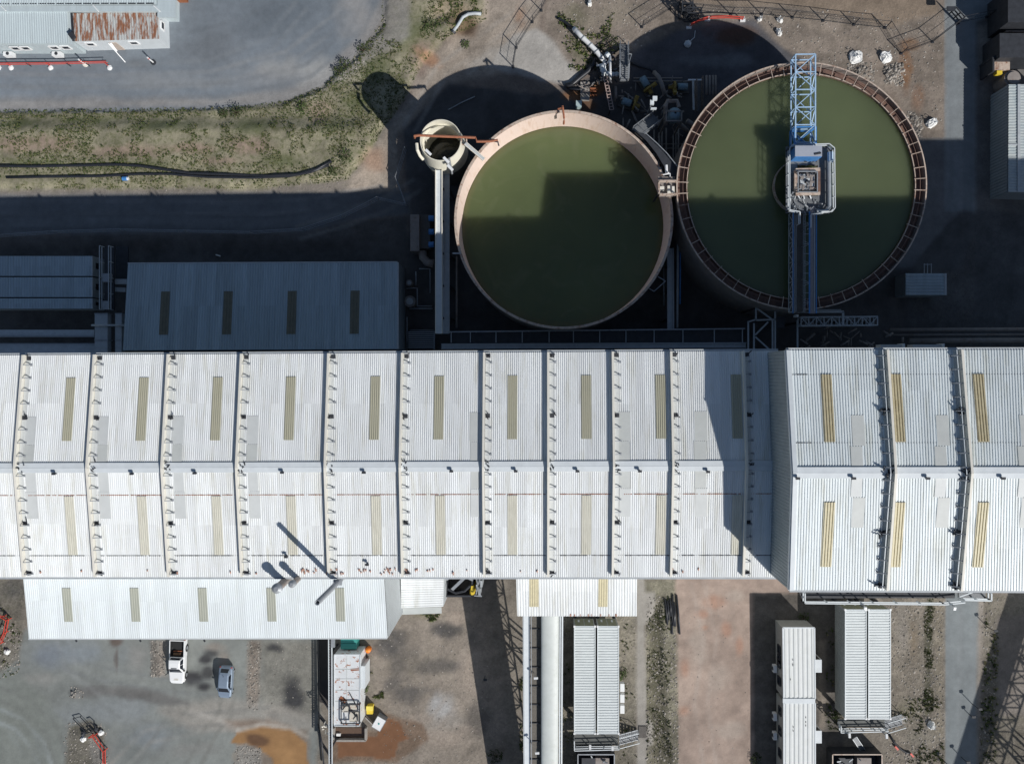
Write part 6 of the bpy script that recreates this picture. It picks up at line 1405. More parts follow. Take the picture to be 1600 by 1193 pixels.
# ================================================================== CONVEYOR GALLERY (south)
def gallery(name, label, Xc, ya, za, yb, zb_, bents, tube_r, wk=1.9):
    a = Vector((Xc, ya, za)); b = Vector((Xc, yb, zb_)); t = T(name, label, 'conveyor', (Xc, (ya+yb)/2, 0)); dz = (zb_-za)/(yb-ya)
    def at(x, y, dzz=0): return Vector((Xc+x, y, za+(y-ya)*dz+dzz))
    # tube cover (half-round hood)
    m = MB(); n = 18; base = 0; N = 40
    for i in range(N+1):
        y = lerp(ya,yb,i/N)
        for j in range(n+1):
            th = math.pi*j/n; p = at(tube_r*math.cos(th), y, .1+tube_r*.42*math.sin(th)); m.v.append(tuple(p))
        m.v.append(tuple(at(-tube_r,y,-.35))); m.v.append(tuple(at(tube_r,y,-.35)))
    w_ = n+3
    for i in range(N):
        for j in range(n): m.f.append((i*w_+j,(i+1)*w_+j,(i+1)*w_+j+1,i*w_+j+1))
        m.f.append((i*w_+n,(i+1)*w_+n,(i+1)*w_+n+1,i*w_+n+1)); m.f.append((i*w_+n+2,(i+1)*w_+n+2,(i+1)*w_,i*w_))
    m.build('hood', mat('weathered_cream_hood',(.53,.56,.54),.55,0,.06,.8,(.44,.47,.43),(.5,.8)), t, True)
    m = MB(); m.beam(at(0,ya,-.45), at(0,yb,-.45), tube_r*2, .2); m.build('belt_deck', M_DARK, t)
    xl, xr = (-tube_r-wk-.15, tube_r+.55)
    m = MB(); ymid = (ya+yb)/2; xm = (xl+xr)/2-.1
    L = abs(yb-ya); nn = round(L/1.9)
    truss(m, at(xm+.5,ya,-2.1), at(xm+.5,yb,-2.1), nn, 2.3, 1.55, .1)
    m.build('truss', M_GREYP, t)
    # walkway on the left with slats, rail and pale cable duct
    m = MB(); m.beam(at(-tube_r-wk/2,ya,-.5), at(-tube_r-wk/2,yb,-.5), wk, .05); m.build('walkway_deck', mat('dusty_grating',(.12,.11,.095),.8,0,.3,6), t)
    m = MB(); k = int(L/2.2)
    for i in range(k+1):
        y = lerp(ya,yb,i/k); m.beam(at(-tube_r-.05,y,-.4), at(-tube_r-wk,y,-.4), .1, .1)
    m.build('cross_member', M_DARK, t)
    m = MB(); rails(m, [at(-tube_r-wk*.55,ya,-.45), at(-tube_r-wk*.55,yb,-.45)], .55, .035, 2.0); m.build('handrail', M_STEEL, t)
    m = MB(); m.beam(at(-tube_r-wk*.8,ya,-.3), at(-tube_r-wk*.8,yb,-.3), wk*.33, .18); m.build('cable_duct', M_OFFW, t)
    m = MB(); m.beam(at(-tube_r-wk,ya,-.2), at(-tube_r-wk,yb,-.2), .1); m.build('duct_rail', M_GREYP, t)
    m = MB(); m.beam(at(tube_r+.14,ya,-.3), at(tube_r+.14,yb,-.3), .12, .5); m.beam(at(tube_r+.38,ya,-.2), at(tube_r+.38,yb,-.2), .16, .2); m.build('side_plate', M_OFFW, t)
    m = MB(); k = int(L/.5)
    for i in range(k+1): y = lerp(ya,yb,i/k); p = at(tube_r+.26,y,-.25); m.box(p.x-.05,p.x+.05,p.y-.1,p.y+.1,p.z-.1,p.z+.1)
    m.build('roller_row', M_DARK, t)
    for y in bents:
        m = MB(); top = at(xm+.5,y,-2.1)
        for sg in (-1,1):
            q0 = top+Vector((1.1*sg,0,0)); q1 = Vector((top.x+1.9*sg,y,0)); m.beam(q0,q1,.2)
            m.beam(q0+Vector((0,.7,0)), q1+Vector((0,1.3,0)), .14)
        h = top.z; k = max(1,int(h/2.4))
        for i in range(k):
            f0, f1 = i/k, (i+1)/k; A = lerp(top+Vector((-1.1,0,0)),Vector((top.x-1.9,y,0)),f0); B = lerp(top+Vector((1.1,0,0)),Vector((top.x+1.9,y,0)),f1); m.beam(A,B,.1)
            A2 = lerp(top+Vector((1.1,0,0)),Vector((top.x+1.9,y,0)),f0); B2 = lerp(top+Vector((-1.1,0,0)),Vector((top.x-1.9,y,0)),f1); m.beam(A2,B2,.1); m.beam(B,B2,.1)
        m.build('trestle', M_DARK, t)
    return t
ya = P(859,955,10).y; G1 = gallery('conveyor', 'long pale tube-covered conveyor gallery running down from the small annex to the bottom edge', P(859,1060,8.5).x, -24.5, 10.4, -60, 3.2, (-35,-46), S(13.8,9.5))
for i,(x,y,lab) in enumerate(((836,1059,'upper'),(838,1176,'lower'))):
    p = P(x,y,9.6 if i == 0 else 8.6); t = T('floodlight', lab+' of two small floodlights on the walkway of the tube conveyor', 'floodlight', tuple(p-Vector((0,0,.8)))); m = MB(); m.beam(p-Vector((0,0,1)), p, .06); m.build('pole', M_STEEL, t); m = MB(); m.beam(p+Vector((-.12,0,0)), p+Vector((.3,.05,.05)), .22, .15); m.build('lamp_head', M_WHITE, t)
G2 = gallery('conveyor', 'second covered conveyor just beyond the right edge, seen by its lattice shadow on the road', 63.6, -14, 3.5, -80, 20.6, (-28,-40,-52,-66), 1.1, .35)
# ================================================================== CONTAINERS
def cont_pair(label, x0, xm, x1, y0, y1, zt, zb0, left, group):
    """two long ribbed cabins side by side, tops at zt"""
    t = []
    for (a, b, nm) in ((x0, xm-2, 'left'), (xm+2, x1, 'right')):
        q = rect(a, y0, b, y1, zt); c = (q[0]+q[2])/2
        o = T('shipping_container', nm+' one of the '+label, 'container', (c.x,c.y,0), group)
        q_ = [q[1],q[2],q[3],q[0]]; sheet(q_, .305, .06, u0=.006, u1=.994).build('roof', mat('ribbed_container_roof',(.66,.70,.70),.55,0,.1,1.2,(.42,.45,.45),(.52,.72),stretch=(.35,4,1)), o)
        MB().prism(xy(q), zb0, zt-.03).build('body', mat('grey_container_side',(.30,.32,.31),.6,0,.1,2), o)
        m = MB()
        for A, B in ((q[0],q[1]),(q[1],q[2]),(q[2],q[3]),(q[3],q[0])): m.beam(A+Vector((0,0,.02)), B+Vector((0,0,.02)), .09, .12)
        m.build('top_rail', M_ANNEX, o)
        for p in q: MB().box(p.x-.1,p.x+.1,p.y-.1,p.y+.1,zt-.1,zt+.11).build('corner_casting', M_WHITE, o)
        d = MB()
        for k in (-1,1):
            cx = c.x+k*.55; d.box(cx-.5,cx+.5,q[0].y,q[0].y+.04,zb0+.2,zt-.25)
        d.build('door', mat('olive_container_end',(.20,.21,.14),.6,0,.15,2), o)
        m = MB()
        for k in (-.3,.3): m.box(c.x+k*2-.1,c.x+k*2+.1,q[0].y+.04,q[0].y+.07,zb0+.7,zb0+1.4)
        m.build('vent', M_OFFW, o)
        if zb0 > .2:
            m = MB()
            for p in q: m.box(p.x-.15+(c.x-p.x)*.2,p.x+.15+(c.x-p.x)*.2,p.y-.2,p.y+.2,0,zb0)
            m.build('leg', M_DARK, o)
        if left and nm == 'left':
            w_ = MB(); qq = [q[0]+Vector((-.03,0,-.1)), q[3]+Vector((-.03,0,-.1)), Vector((q[3].x-.03,q[3].y,zb0)), Vector((q[0].x-.03,q[0].y,zb0))]; sheet(qq, .28, .04, n_out=Vector((-1,0,0))).build('side_sheet', mat('grey_container_side',(.30,.32,.31)), o)
        t.append(o)
    return t
ZC = 4.2
cont_pair('pair of long pale containers right of the tube conveyor', 897.5, 931.7, 966.5, 978, 1145, ZC, 1.3, False, 'containers right of the tube conveyor')
cont_pair('pair of long pale containers left of the lower grey road', 1320.5, 1355, 1391, 952, 1122, ZC, 1.3, True, 'containers left of the lower road')
for i,(y,lab) in enumerate(((1074,'topmost'),(1091,'middle'),(1108,'lowest'))):
    p = P(972.5,y,2.6); t = T('aircon_unit', lab+' of three white air conditioners on the right wall of the left container pair', 'air conditioner', tuple(p-Vector((0,0,.4))), 'air conditioners on the container wall')
    m = MB(); m.box(p.x-.24,p.x+.24,p.y-.46,p.y+.46,p.z-.7,p.z); m.build('casing', M_WHITE, t); m = MB(); m.box(p.x-.5,p.x-.24,p.y-.4,p.y-.3,p.z-.75,p.z-.68); m.box(p.x-.5,p.x-.24,p.y+.3,p.y+.4,p.z-.75,p.z-.68); m.build('bracket', M_STEEL, t); m = MB(); m.tube([(p.x+.24,p.y,p.z-.35),(p.x+.27,p.y,p.z-.35)], .25, 14); m.build('fan_grille', M_DARK, t)
def porch(label, x0, y0, x1, y1, sx0, sx1, sy0, sy1, zd):
    t = T('entrance_deck', label, 'deck', tuple(P((x0+x1)/2,(y0+y1)/2,0)))
    m = MB(); pbox(m, x0, y0, x1, y1, zd-.15, zd); m.build('deck', mat('dark_deck',(.10,.105,.10),.7,0,.25,1.5), t)
    m = MB(); rails(m, [P(x0,y0+5,zd),P(x0,y1+3,zd),P(x1,y1+1,zd)], 1.0, .045, 1.5); rails(m, [P(x0+2,y1,zd-.6),P(x1,y1-1,zd-.6)], .9, .04, 2); m.build('handrail', M_OFFW, t)
    # oblique stair with square grating pattern
    a = P(sx0,(sy0+sy1)/2,zd); b = P(sx1,(sy0+sy1)/2-8,.15); d = (b-a); dh = Vector((d.x,d.y,0)).normalized(); s = Vector((-dh.y,dh.x,0))*S(12,1)/1.6
    m = MB()
    for k in range(9): p = lerp(a,b,(k+.5)/9); m.beam(p-s,p+s,.22,.05)
    m.build('tread_flight', M_GRATE, t); m = MB()
    for k in (-1,-.33,.33,1): m.beam(a+s*k, b+s*k, .07, .16 if abs(k) == 1 else .06)
    m.build('stringer', M_STEEL, t); m = MB()
    for k in (-1,1):
        m.beam(a+s*k+Vector((0,0,1)), b+s*k+Vector((0,0,1)), .06)
        for j in range(4): p = lerp(a,b,j/3)+s*k; m.beam(p,p+Vector((0,0,1)),.05)
    m.build('stair_rail', M_OFFW, t)
    m = MB()
    for x in (x0+2,x1-2): p = P(x,y1,zd-.1); m.beam(p, Vector((p.x,p.y,0)), .14)
    m.build('legs', M_DARK, t); return t
porch('dark entrance deck with a grating stair below the left container pair', 897, 1146, 966, 1163, 967, 997, 1150, 1160, 1.35)
porch('dark entrance deck with a grating stair below the right container pair', 1309, 1123, 1382, 1135, 1382, 1409, 1122, 1140, 1.35)
t = tag(MB().prism(xy(rect(998,1134,1010,1152,.1)), -.05, .1).build('concrete_pad', M_CONCD), 'dark concrete pad on the path at the foot of the left stair', 'pad')
t = tag(MB().prism(xy(rect(1404,1118,1418,1130,.1)), -.05, .1).build('concrete_pad', M_CONC), 'pale concrete pad at the foot of the right stair', 'pad')
# generator enclosures cut by the bottom edge
def enclosure(label, x0, y0, x1, rim, lab2):
    zz = 1.8; t = T('generator_enclosure', label, 'enclosure', tuple(P((x0+x1)/2,y0+25,0)))
    q = rect(x0,y0,x1,y0+70,zz); m = MB()
    for a, b in zip(q, q[1:]+q[:1]): m.beam(a-Vector((0,0,.9)), b-Vector((0,0,.9)), .12, 1.8); 
    m.build('wall', M_DARK, t); m = MB()
    for a, b in zip(q, q[1:]+q[:1]): m.beam(a, b, .12, .07)
    m.build('rim', rim, t); m = MB(); m.prism(xy(q), 0, .25); m.build('floor', M_DARK, t)
    for k,(fx,fy) in enumerate(((.3,.3),(.68,.3),(.3,.62),(.68,.62))):
        c = bil(q,fx,fy); m = MB(); m.box(c.x-.8,c.x+.8,c.y-.9,c.y+.9,.25,1.3); m.build('machine', M_DARK if k%2 == 0 else M_TANKOUT, t)
    m = MB(); 
    for k in range(8): c = bil(q,random.uniform(.1,.9),random.uniform(.1,.7)); m.beam(c-Vector((0,0,.4)), c+Vector((random.uniform(-.6,.6),random.uniform(-.6,.6),-.2)), .12)
    m.build('fitting', M_STEEL, t); return t
enclosure('dark open-topped machine enclosure at the bottom edge below the left containers', 903, 1178, 960, M_STEEL, '')
enclosure('dark open-topped machine enclosure with a pale rim below the right containers', 1301, 1178, 1378, M_RIM, '')
tt = T('cable_tray', 'short pale perforated tray sloping down from the right entrance deck', 'cable tray', tuple(P(1345,1165,1))); m = MB(); m.beam(P(1335,1152,1.6), P(1353,1179,.5), .5, .06); m.build('tray', M_GRATE, tt); m = MB(); a, b = P(1335,1152,1.7), P(1353,1179,.6)
s_ = Vector((.22,.15,0)); m.beam(a+s_,b+s_,.06,.14); m.beam(a-s_,b-s_,.06,.14); m.build('side_flange', M_STEEL, tt)
for i,(x,y,lab) in enumerate(((922,1166,'on the left container deck rail, the left one'),(957,1168,'on the left container deck rail, the right one'),(1327,1148,'on the right container deck rail'),(1385,1149,'on a post beside the right container stair'))):
    p = P(x,y,2.6); t = T('floodlight', 'small white floodlight '+lab, 'floodlight', (p.x,p.y,1.2)); m = MB(); m.beam(Vector((p.x,p.y,.1)), p, .07); m.build('pole', M_STEEL, t); m = MB(); m.beam(p+Vector((0,.25,0)), p+Vector((0,-.25,.08)), .25, .2); m.build('lamp_head', M_WHITE, t)
rc = T('fire_equipment', 'red extinguisher boxes linked by a black hose on the dirt below the right stair', 'hose', tuple(P(1420,1170,0)))
m = MB(); m.tube([P(x,y,.15) for x,y in ((1388,1144),(1398,1160),(1408,1170),(1416,1175),(1423,1176))], .12, 8); m.build('hose', M_BLACKP, rc, True)
for x, y in ((1401,1168),(1425,1179)): p = P(x,y,.3); m = MB(); m.beam(p+Vector((-.15,.18,-.1)), p+Vector((.2,-.22,-.1)), .2, .2); m.build('red_box', M_RED, rc)
# ================================================================== PREFAB BUILDING
zf = 3.1
for (y0, y1, lab) in ((980, 1091, 'upper white prefab cabin block with lengthwise roof ribs'), (1097, 1260, 'lower white prefab cabin block with lengthwise roof ribs, cut by the bottom edge')):
    q = [P(1223 if y0 < 1000 else 1224.5,y0,zf), P(1272.5 if y0 < 1000 else 1273.5,y0,zf), P(1273.5,y1,zf), P(1224.5,y1,zf)]
    c = (q[0]+q[2])/2; t = T('prefab_building', lab, 'building', (c.x,c.y,0), 'prefab blocks')
    sheet(q, .5, .05, u0=.02, u1=.98).build('roof', mat('prefab_roof',(.66,.68,.67),.5,0,.04,1.0,(.6,.62,.58),(.5,.8)), t)
    MB().prism(xy(q), .3, zf-.06).build('wall', mat('prefab_wall',(.36,.36,.33),.6), t); m = MB()
    for a, b in zip(q, q[1:]+q[:1]): m.beam(a+Vector((0,0,.02)), b+Vector((0,0,.02)), .14, .13)
    m.build('eave_trim', M_OFFW, t)
    for y in ((1014,1029,1036,1063) if y0 < 1000 else (1110,1141,1176)):
        p = P(1219,y,1.9); window(t, Vector((q[0].x-.02,p.y+.45,2.3)), Vector((q[0].x-.02,p.y-.45,2.3)), (-1,0,0), .9, M_DARK)
    m = MB()
    for k in range(4): p = lerp(q[0],q[3],(k+.5)/4); m.box(p.x+.1,p.x+.4,p.y-.2,p.y+.2,0,.3); m.box(p.x+3,p.x+3.3,p.y-.2,p.y+.2,0,.3)
    m.build('foundation_block', M_CONCD, t)
    m = MB(); rr = random.Random(int(y0))
    for k in range(5): p = bil(q,rr.choice([.22,.3,.7]),rr.uniform(.4,.8) if y0 < 1000 else rr.uniform(.12,.3)); m.beam(p+Vector((0,.1,.07)), p+Vector((0,-.1,.07)), .06, .02)
    m.build('roof_fixing', M_DARK, t)
q = rect(1223,1090.5,1273.5,1097.5,zf+.05); m = MB(); m.prism(xy(q), zf-.1, zf+.12); tag(m.build('joint_cover', M_OFFW), 'white cross strip joining the two prefab cabin blocks', 'cover strip')
for (y0, y1, lab) in ((1030,1050,'upper'),(1141,1160.5,'lower')):
    t = T('door_canopy', lab+' small flat white canopy on the right wall of the prefab blocks', 'canopy', tuple(P(1279,(y0+y1)/2,0)), 'prefab door canopies'); q = rect(1273.6,y0,1284,y1,2.8); MB().prism(xy(q),2.7,2.8).build('roof', M_OFFW, t); m = MB()
    for p in (q[1],q[2]): m.beam(Vector((p.x-.08,p.y,0)), Vector((p.x-.08,p.y,2.7)), .08)
    m.build('post', M_WHITE, t); m = MB(); m.prism(xy(rect(1273,y0,1283,y1,.3)), 0, .3); m.build('step', M_CONC, t)
for (y, lab) in ((1045,'topmost'),(1120,'middle'),(1150,'lowest')):
    p = P(1211.5,y,1.2); t = T('aircon_unit', lab+' of three air conditioners shaded beside the left wall of the prefab blocks', 'air conditioner', (p.x,p.y,.3), 'air conditioners by the prefab blocks'); m = MB(); m.box(p.x-.2,p.x+.2,p.y-.42,p.y+.42,.55,1.2); m.build('casing', M_WHITE, t); m = MB(); m.box(p.x-.15,p.x+.5,p.y-.35,p.y-.28,.45,.55); m.box(p.x-.15,p.x+.5,p.y+.28,p.y+.35,.45,.55); m.build('bracket', M_STEEL, t); MB().tube([(p.x-.2,p.y,.87),(p.x-.23,p.y,.87)], .24, 14).build('fan_grille', M_DARK, t)
# black plastic pipes lying on the paving edge
for i,(x0,y0,x1,y1,lab) in enumerate(((1039,935,1043,975,'leftmost'),(1043,938,1045,968,'second from left'),(1047,934,1048,962,'third from left'),(1051,928,1050,990,'longest middle'),(1053,940,1055,978,'third from right'),(1055,945,1052,977,'slanting second from right'),(1057,929,1062,990,'rightmost'))):
    o = MB().tube([P(x0,y0,.12+.05*(i%3)), P((x0+x1)/2+.5,(y0+y1)/2,.14+.05*(i%3)), P(x1,y1,.12+.05*(i%3))], .115, 8).build('plastic_pipe', M_BLACKP, None, True); tag(o, lab+' loose black pipe of the pile on the pink paving edge', 'pipe', 'loose black pipes on the paving')
# ================================================================== RUST-STAINED CONTAINER AND ITS SURROUNDINGS
zk = 3.0
q = [P(522.5,1022,zk), P(563,1022,zk), P(562,1133,zk), P(522.5,1133,zk)]; c = (q[0]+q[2])/2
RC = T('site_container', 'white steel container spotted with rust, with roof machinery at its lower end', 'container', (c.x,c.y,0))
MB().prism(xy(q), .1, zk).build('body', M_RUSTWHITE, RC)
m = MB()
for a, b in zip(q, q[1:]+q[:1]): m.beam(a+Vector((0,0,.02)), b+Vector((0,0,.02)), .1, .1)
m.build('edge_trim', M_OFFW, RC); m = MB()
for y in (1045,1060,1078,1095): m.beam(P(524,y,zk+.012), P(561.5,y,zk+.012), .05, .03)
m.beam(P(542,1024,zk+.01), P(542,1095,zk+.01), .05, .03); m.build('seam', M_PANEL2, RC)
m = MB(); e = q[1]; m.prism(xy(rect(564,1040,570.5,1075,2.7)), .2, 2.7); m.build('side_box', M_OFFW, RC)
m = MB(); qq = rect(533,1099,562,1129.5,zk+.35)
for a, b in zip(qq, qq[1:]+qq[:1]): m.beam(a, b, .1); m.beam(a, a-Vector((0,0,.35)), .1)
m.build('roof_frame', M_DARK, RC); rr = random.Random(8); m = MB(); pbox(m, 535, 1103, 544, 1112, zk, zk+.35); pbox(m, 547, 1101, 557, 1108, zk, zk+.2); pbox(m, 546, 1112, 560, 1127, zk, zk+.25); m.build('roof_unit', mat('cream_steel',(.6,.56,.48),.6,0,.1,3,(.35,.16,.07),(.55,.65),scale2=3), RC); m = MB()
for k in range(16): p = P(rr.uniform(534,561), rr.uniform(1101,1129), zk+.3); m.beam(p, p+Vector((rr.choice([0,.7,-.5]), rr.choice([0,.8,-.6]), rr.uniform(-.1,.2))), rr.uniform(.05,.14))
m.tube([P(546,1082,zk+.1),P(560,1108,zk+.3)], .06, 6); m.build('roof_pipe', M_DARK, RC); m = MB()
for k in range(7): p = P(rr.uniform(525,561), rr.uniform(1038,1128), zk+.02); m.beam(p, p+Vector((rr.uniform(.08,.2),0,0)), rr.uniform(.04,.1), .012)
m.beam(P(531,1089,zk+.02), P(541,1096,zk+.02), .5, .012); m.beam(P(548,1046,zk+.02), P(561,1045,zk+.02), .25, .012); m.build('rust_spot', M_RUST, RC)
sm_ = T('open_sump', 'shallow brown sump with low concrete walls below the rust-stained container', 'sump', tuple(P(545,1145,0)))
m = MB(); a, b, c_, d = [Vector((p.x,p.y,.3)) for p in rect(522,1136,572,1155,.3)]
m.beam(a,d,.22,.6); m.beam(d,c_,.22,.6); m.beam(c_,b,.22,.6); m.build('kerb_wall', M_CONC, sm_); m = MB(); m.prism(xy(rect(523,1136,571,1154,.02)), -.1, .05); m.build('floor', mat('wet_brown_floor',(.13,.085,.06),.3), sm_); m = MB(); p = P(529,1147,.2); m.box(p.x-.25,p.x+.25,p.y-.15,p.y+.15,.05,.3); m.build('debris', M_BAG, sm_)
q = rect(533,992,557,1013,1.75); c = (q[0]+q[2])/2; tb = T('waste_bin', 'teal wheeled waste bin half hidden by the annex roof above the rust-stained container', 'bin', (c.x,c.y,0))
MB().prism(xy(q), .15, 1.6).build('body', M_TEAL, tb); m = MB(); m.prism(xy(rect(532.5,992,557.5,1003.5,1.75)), 1.63, 1.78); m.prism(xy(rect(532.5,1004.5,557.5,1013.5,1.72)), 1.63, 1.74); m.build('lid', mat('teal_lid',(.07,.34,.30),.4,0,.08,2), tb)
m = MB()
for p in q: m.tube([(p.x-.06,p.y,.12),(p.x+.06,p.y,.12)], .12, 10)
m.build('wheel', M_TYRE, tb)
p = P(574.5,1016,.9); t = T('drum', 'orange plastic drum beside the top right corner of the rust-stained container', 'drum', (p.x,p.y,0)); MB().lathe((p.x,p.y), [(.0,.0),(.3,0),(.33,.3),(.3,.45),(.33,.6),(.3,.88),(0,.9)], 24).build('body', M_ORANGE, t, True); MB().cyl((p.x-.1,p.y),.06,.88,.94,10).build('cap', M_YELLOW, t)
q = rect(572.5,1103,582,1115.5,.9); c = (q[0]+q[2])/2; t = T('waste_bin', 'small yellow bin beside the rust-stained container', 'bin', (c.x,c.y,0)); MB().prism(xy(q), 0, .82).build('body', M_YELLOW, t); m = MB(); m.prism(xy(rect(572,1103,582.5,1110,.95)), .84, .92); m.build('lid', mat('bright_yellow',(.8,.66,.12),.45), t)
p = P(592,1130,1.0); t = T('liquid_tote', 'tilted white square liquid tote at the edge of the brown puddle', 'tank', (p.x,p.y,0), None, R_(-30)); MB().box(-.55,.55,-.72,.72,.14,1.0).build('body', M_WHITE, t, local=True); m = MB(); m.box(-.6,.6,-.77,.77,0,.13); m.build('pallet', M_STEEL, t, local=True); MB().cyl((0,.0),.1,1.0,1.05,14).build('cap', M_TEAL, t, local=True)
m = MB()
for s0 in (-1,1): m.box(-.58,.58,s0*.74-.02,s0*.74+.02,.14,1.02); m.box(s0*.57-.02,s0*.57+.02,-.74,.74,.14,1.02)
m.build('cage', M_STEEL, t, local=True)
m = MB(); m.beam(P(571,1120,.15), P(584,1133,.15), .15, .15); tag(m.build('timber_plank', M_CONC), 'narrow plank lying between the rust-stained container and the white tote', 'plank')
pr = T('pipe_rack', 'narrow raised pipe rack running down the left side of the rust-stained container', 'rack', tuple(P(517,1090,2)))
zz = 3.2; m = MB(); m.beam(P(513.5,990,zz), P(514.5,1196,zz), .1, .14); m.beam(P(518.5,990,zz), P(519,1196,zz), .1, .14)
m.build('rail', M_OFFW, pr); m = MB()
for y in range(992,1196,4): m.beam(P(513.5,y,zz), P(519,y,zz), .09, .06)
m.build('rung', M_DARK, pr); m = MB(); m.beam(P(516,990,zz-.3), P(517,1196,zz-.3), .28, .08); m.build('tray_floor', M_TANKOUT, pr); m = MB(); pbox(m, 517, 985, 523, 1011, zz-.1, zz+.1); m.build('cover_plate', M_STEEL, pr); m = MB()
for y in (1020,1070,1120,1170): 
    p = P(516.5,y,zz); m.beam(p, Vector((p.x,p.y,0)), .16)
m.build('legs', M_DARK, pr)
m = MB()
for pts in ([(502,1090),(510,1102),(516,1112)],[(500,1120),(508,1130),(513,1136)],[(497,1130),(503,1160),(506,1196)],[(505,1165),(515,1180),(520,1195)]): m.tube([P(x,y,.5) for x,y in pts], .1, 6)
net('loose black hoses crossing under the pipe rack by the rust-stained container', 'hose', m, 'hose_bundle', M_BLACKP)
m = MB()
for k in range(16): p = P(509+random.uniform(-5,6), 1136+random.uniform(-6,8), 2.8); m.beam(p, p+Vector((random.uniform(-.4,.4),random.uniform(-.4,.4),random.uniform(-.2,.3))), random.uniform(.05,.12))
tag(m.build('valve_cluster', M_CREAM), 'small pale valve cluster on the pipe rack near the sump', 'valves')
pipe('thin dark pipe running along the ditch left of the pipe rack', [P(496,990,.4),P(498,1090,.4),P(499,1140,.3)], .08, M_BLACKP)
tag(MB().prism([(p.x,p.y) for p in (P(498,990,.02),P(513,990,.02),P(513,1100,.02),P(500,1096,.02))], -.1, .05).build('trench', mat('trench_floor',(.045,.04,.038),.9)), 'dark trench floor between the thin dark pipe and the pipe rack', 'trench')
# ================================================================== RED FRAMES bottom-left
def barrier(label, pts, feet, dark=()):
    t = T('safety_barrier', label, 'barrier', tuple(P(*pts[0],0))); m = MB()
    for a, b in zip(pts[:-1], pts[1:]):
        A, B = P(*a,0), P(*b,0)
        for z in (.5,1.0): m.beam(A+Vector((0,0,z)), B+Vector((0,0,z)), .08)
    m.build('rail', M_RED, t)
    for p_ in pts: p = P(*p_,0); MB().beam(p, p+Vector((0,0,1.05)), .09).build('post', M_RED, t)
    for x, y in feet: p = P(x,y,.2); m = MB(); m.blob((p.x,p.y,.2), .34, int(x), 6, .25, .6); m.build('foot', M_BAG, t)
    return t
barrier('red barrier rails on the weedy gravel at the left edge below the long building', [(-8,958),(10,960),(18,965),(14,985),(6,1002),(-6,1012)], [(11,1018)]); barrier('red barrier rails on the gravel island at the bottom left', [(146,1146),(152,1145),(168,1168),(168,1196)], [(158,1144),(130,1154)])
wf = T('wire_frame', 'bent dark wire frame lying beside the red barrier on the gravel island', 'frame', tuple(P(130,1130,0)))
m = MB(); pts = [P(x,y,.3) for x,y in ((114,1122),(125,1119),(146,1141),(136,1145),(114,1122))]
for a, b in zip(pts[:-1],pts[1:]): m.beam(a,b,.07); m.beam(a,a-Vector((0,0,.4)),.07)
m.build('frame', M_DARK, wf); m = MB(); m.tube([P(x,y,.5) for x,y in ((137,1130),(142,1128),(149,1134),(149,1141))], .06, 6); m.build('loop', M_DARK, wf); m = MB(); p = P(149,1139,.4); m.blob((p.x,p.y,.3), .25, 2, 6, .3); p = P(130,1146,.4); m.blob((p.x,p.y,.3), .3, 4, 6, .3); m.build('base_block', M_DARK, wf)
# ================================================================== VEHICLES
def loft(secs, m=None):
    m = m or MB(); n = len(secs[0]); b = len(m.v)
    for s in secs: m.v += s
    for i in range(len(secs)-1):
        for j in range(n): m.f.append((b+i*n+j, b+i*n+(j+1)%n, b+(i+1)*n+(j+1)%n, b+(i+1)*n+j))
    m.f.append(tuple(b+j for j in reversed(range(n)))); e = b+(len(secs)-1)*n; m.f.append(tuple(e+j for j in range(n))); return m
def sec(y, hw, z0, z1, r=.12):
    """closed rounded cross-section at y"""
    return [(-hw+.06,y,z0),(hw-.06,y,z0),(hw,y,z0+.12),(hw,y,z1-r),(hw-r*.35,y,z1-r*.3),(hw-r,y,z1),(-hw+r,y,z1),(-hw+r*.35,y,z1-r*.3),(-hw,y,z1-r),(-hw,y,z0+.12)]
def wheel(t, x, y, r, w_):
    o = MB().tube([(x-w_/2,y,r),(x+w_/2,y,r)], r, 20).build('wheel', M_TYRE, t, True, local=True); MB().tube([(x-w_/2-.01,y,r),(x+w_/2+.01,y,r)], r*.6, 14).build('rim', M_STEEL, o, local=True)
def pane(t, pts, name, off=(0,0,.0)):
    v = [Vector(p) for p in pts]; n = (v[1]-v[0]).cross(v[-1]-v[0]).normalized(); k = len(v)
    MB().add([p+n*.012 for p in v]+[p-n*.02 for p in v], [tuple(range(k)), tuple(reversed(range(k,2*k)))]+[(i,(i+1)%k,k+(i+1)%k,k+i) for i in range(k)]).build(name, M_GLASS, t, local=True)
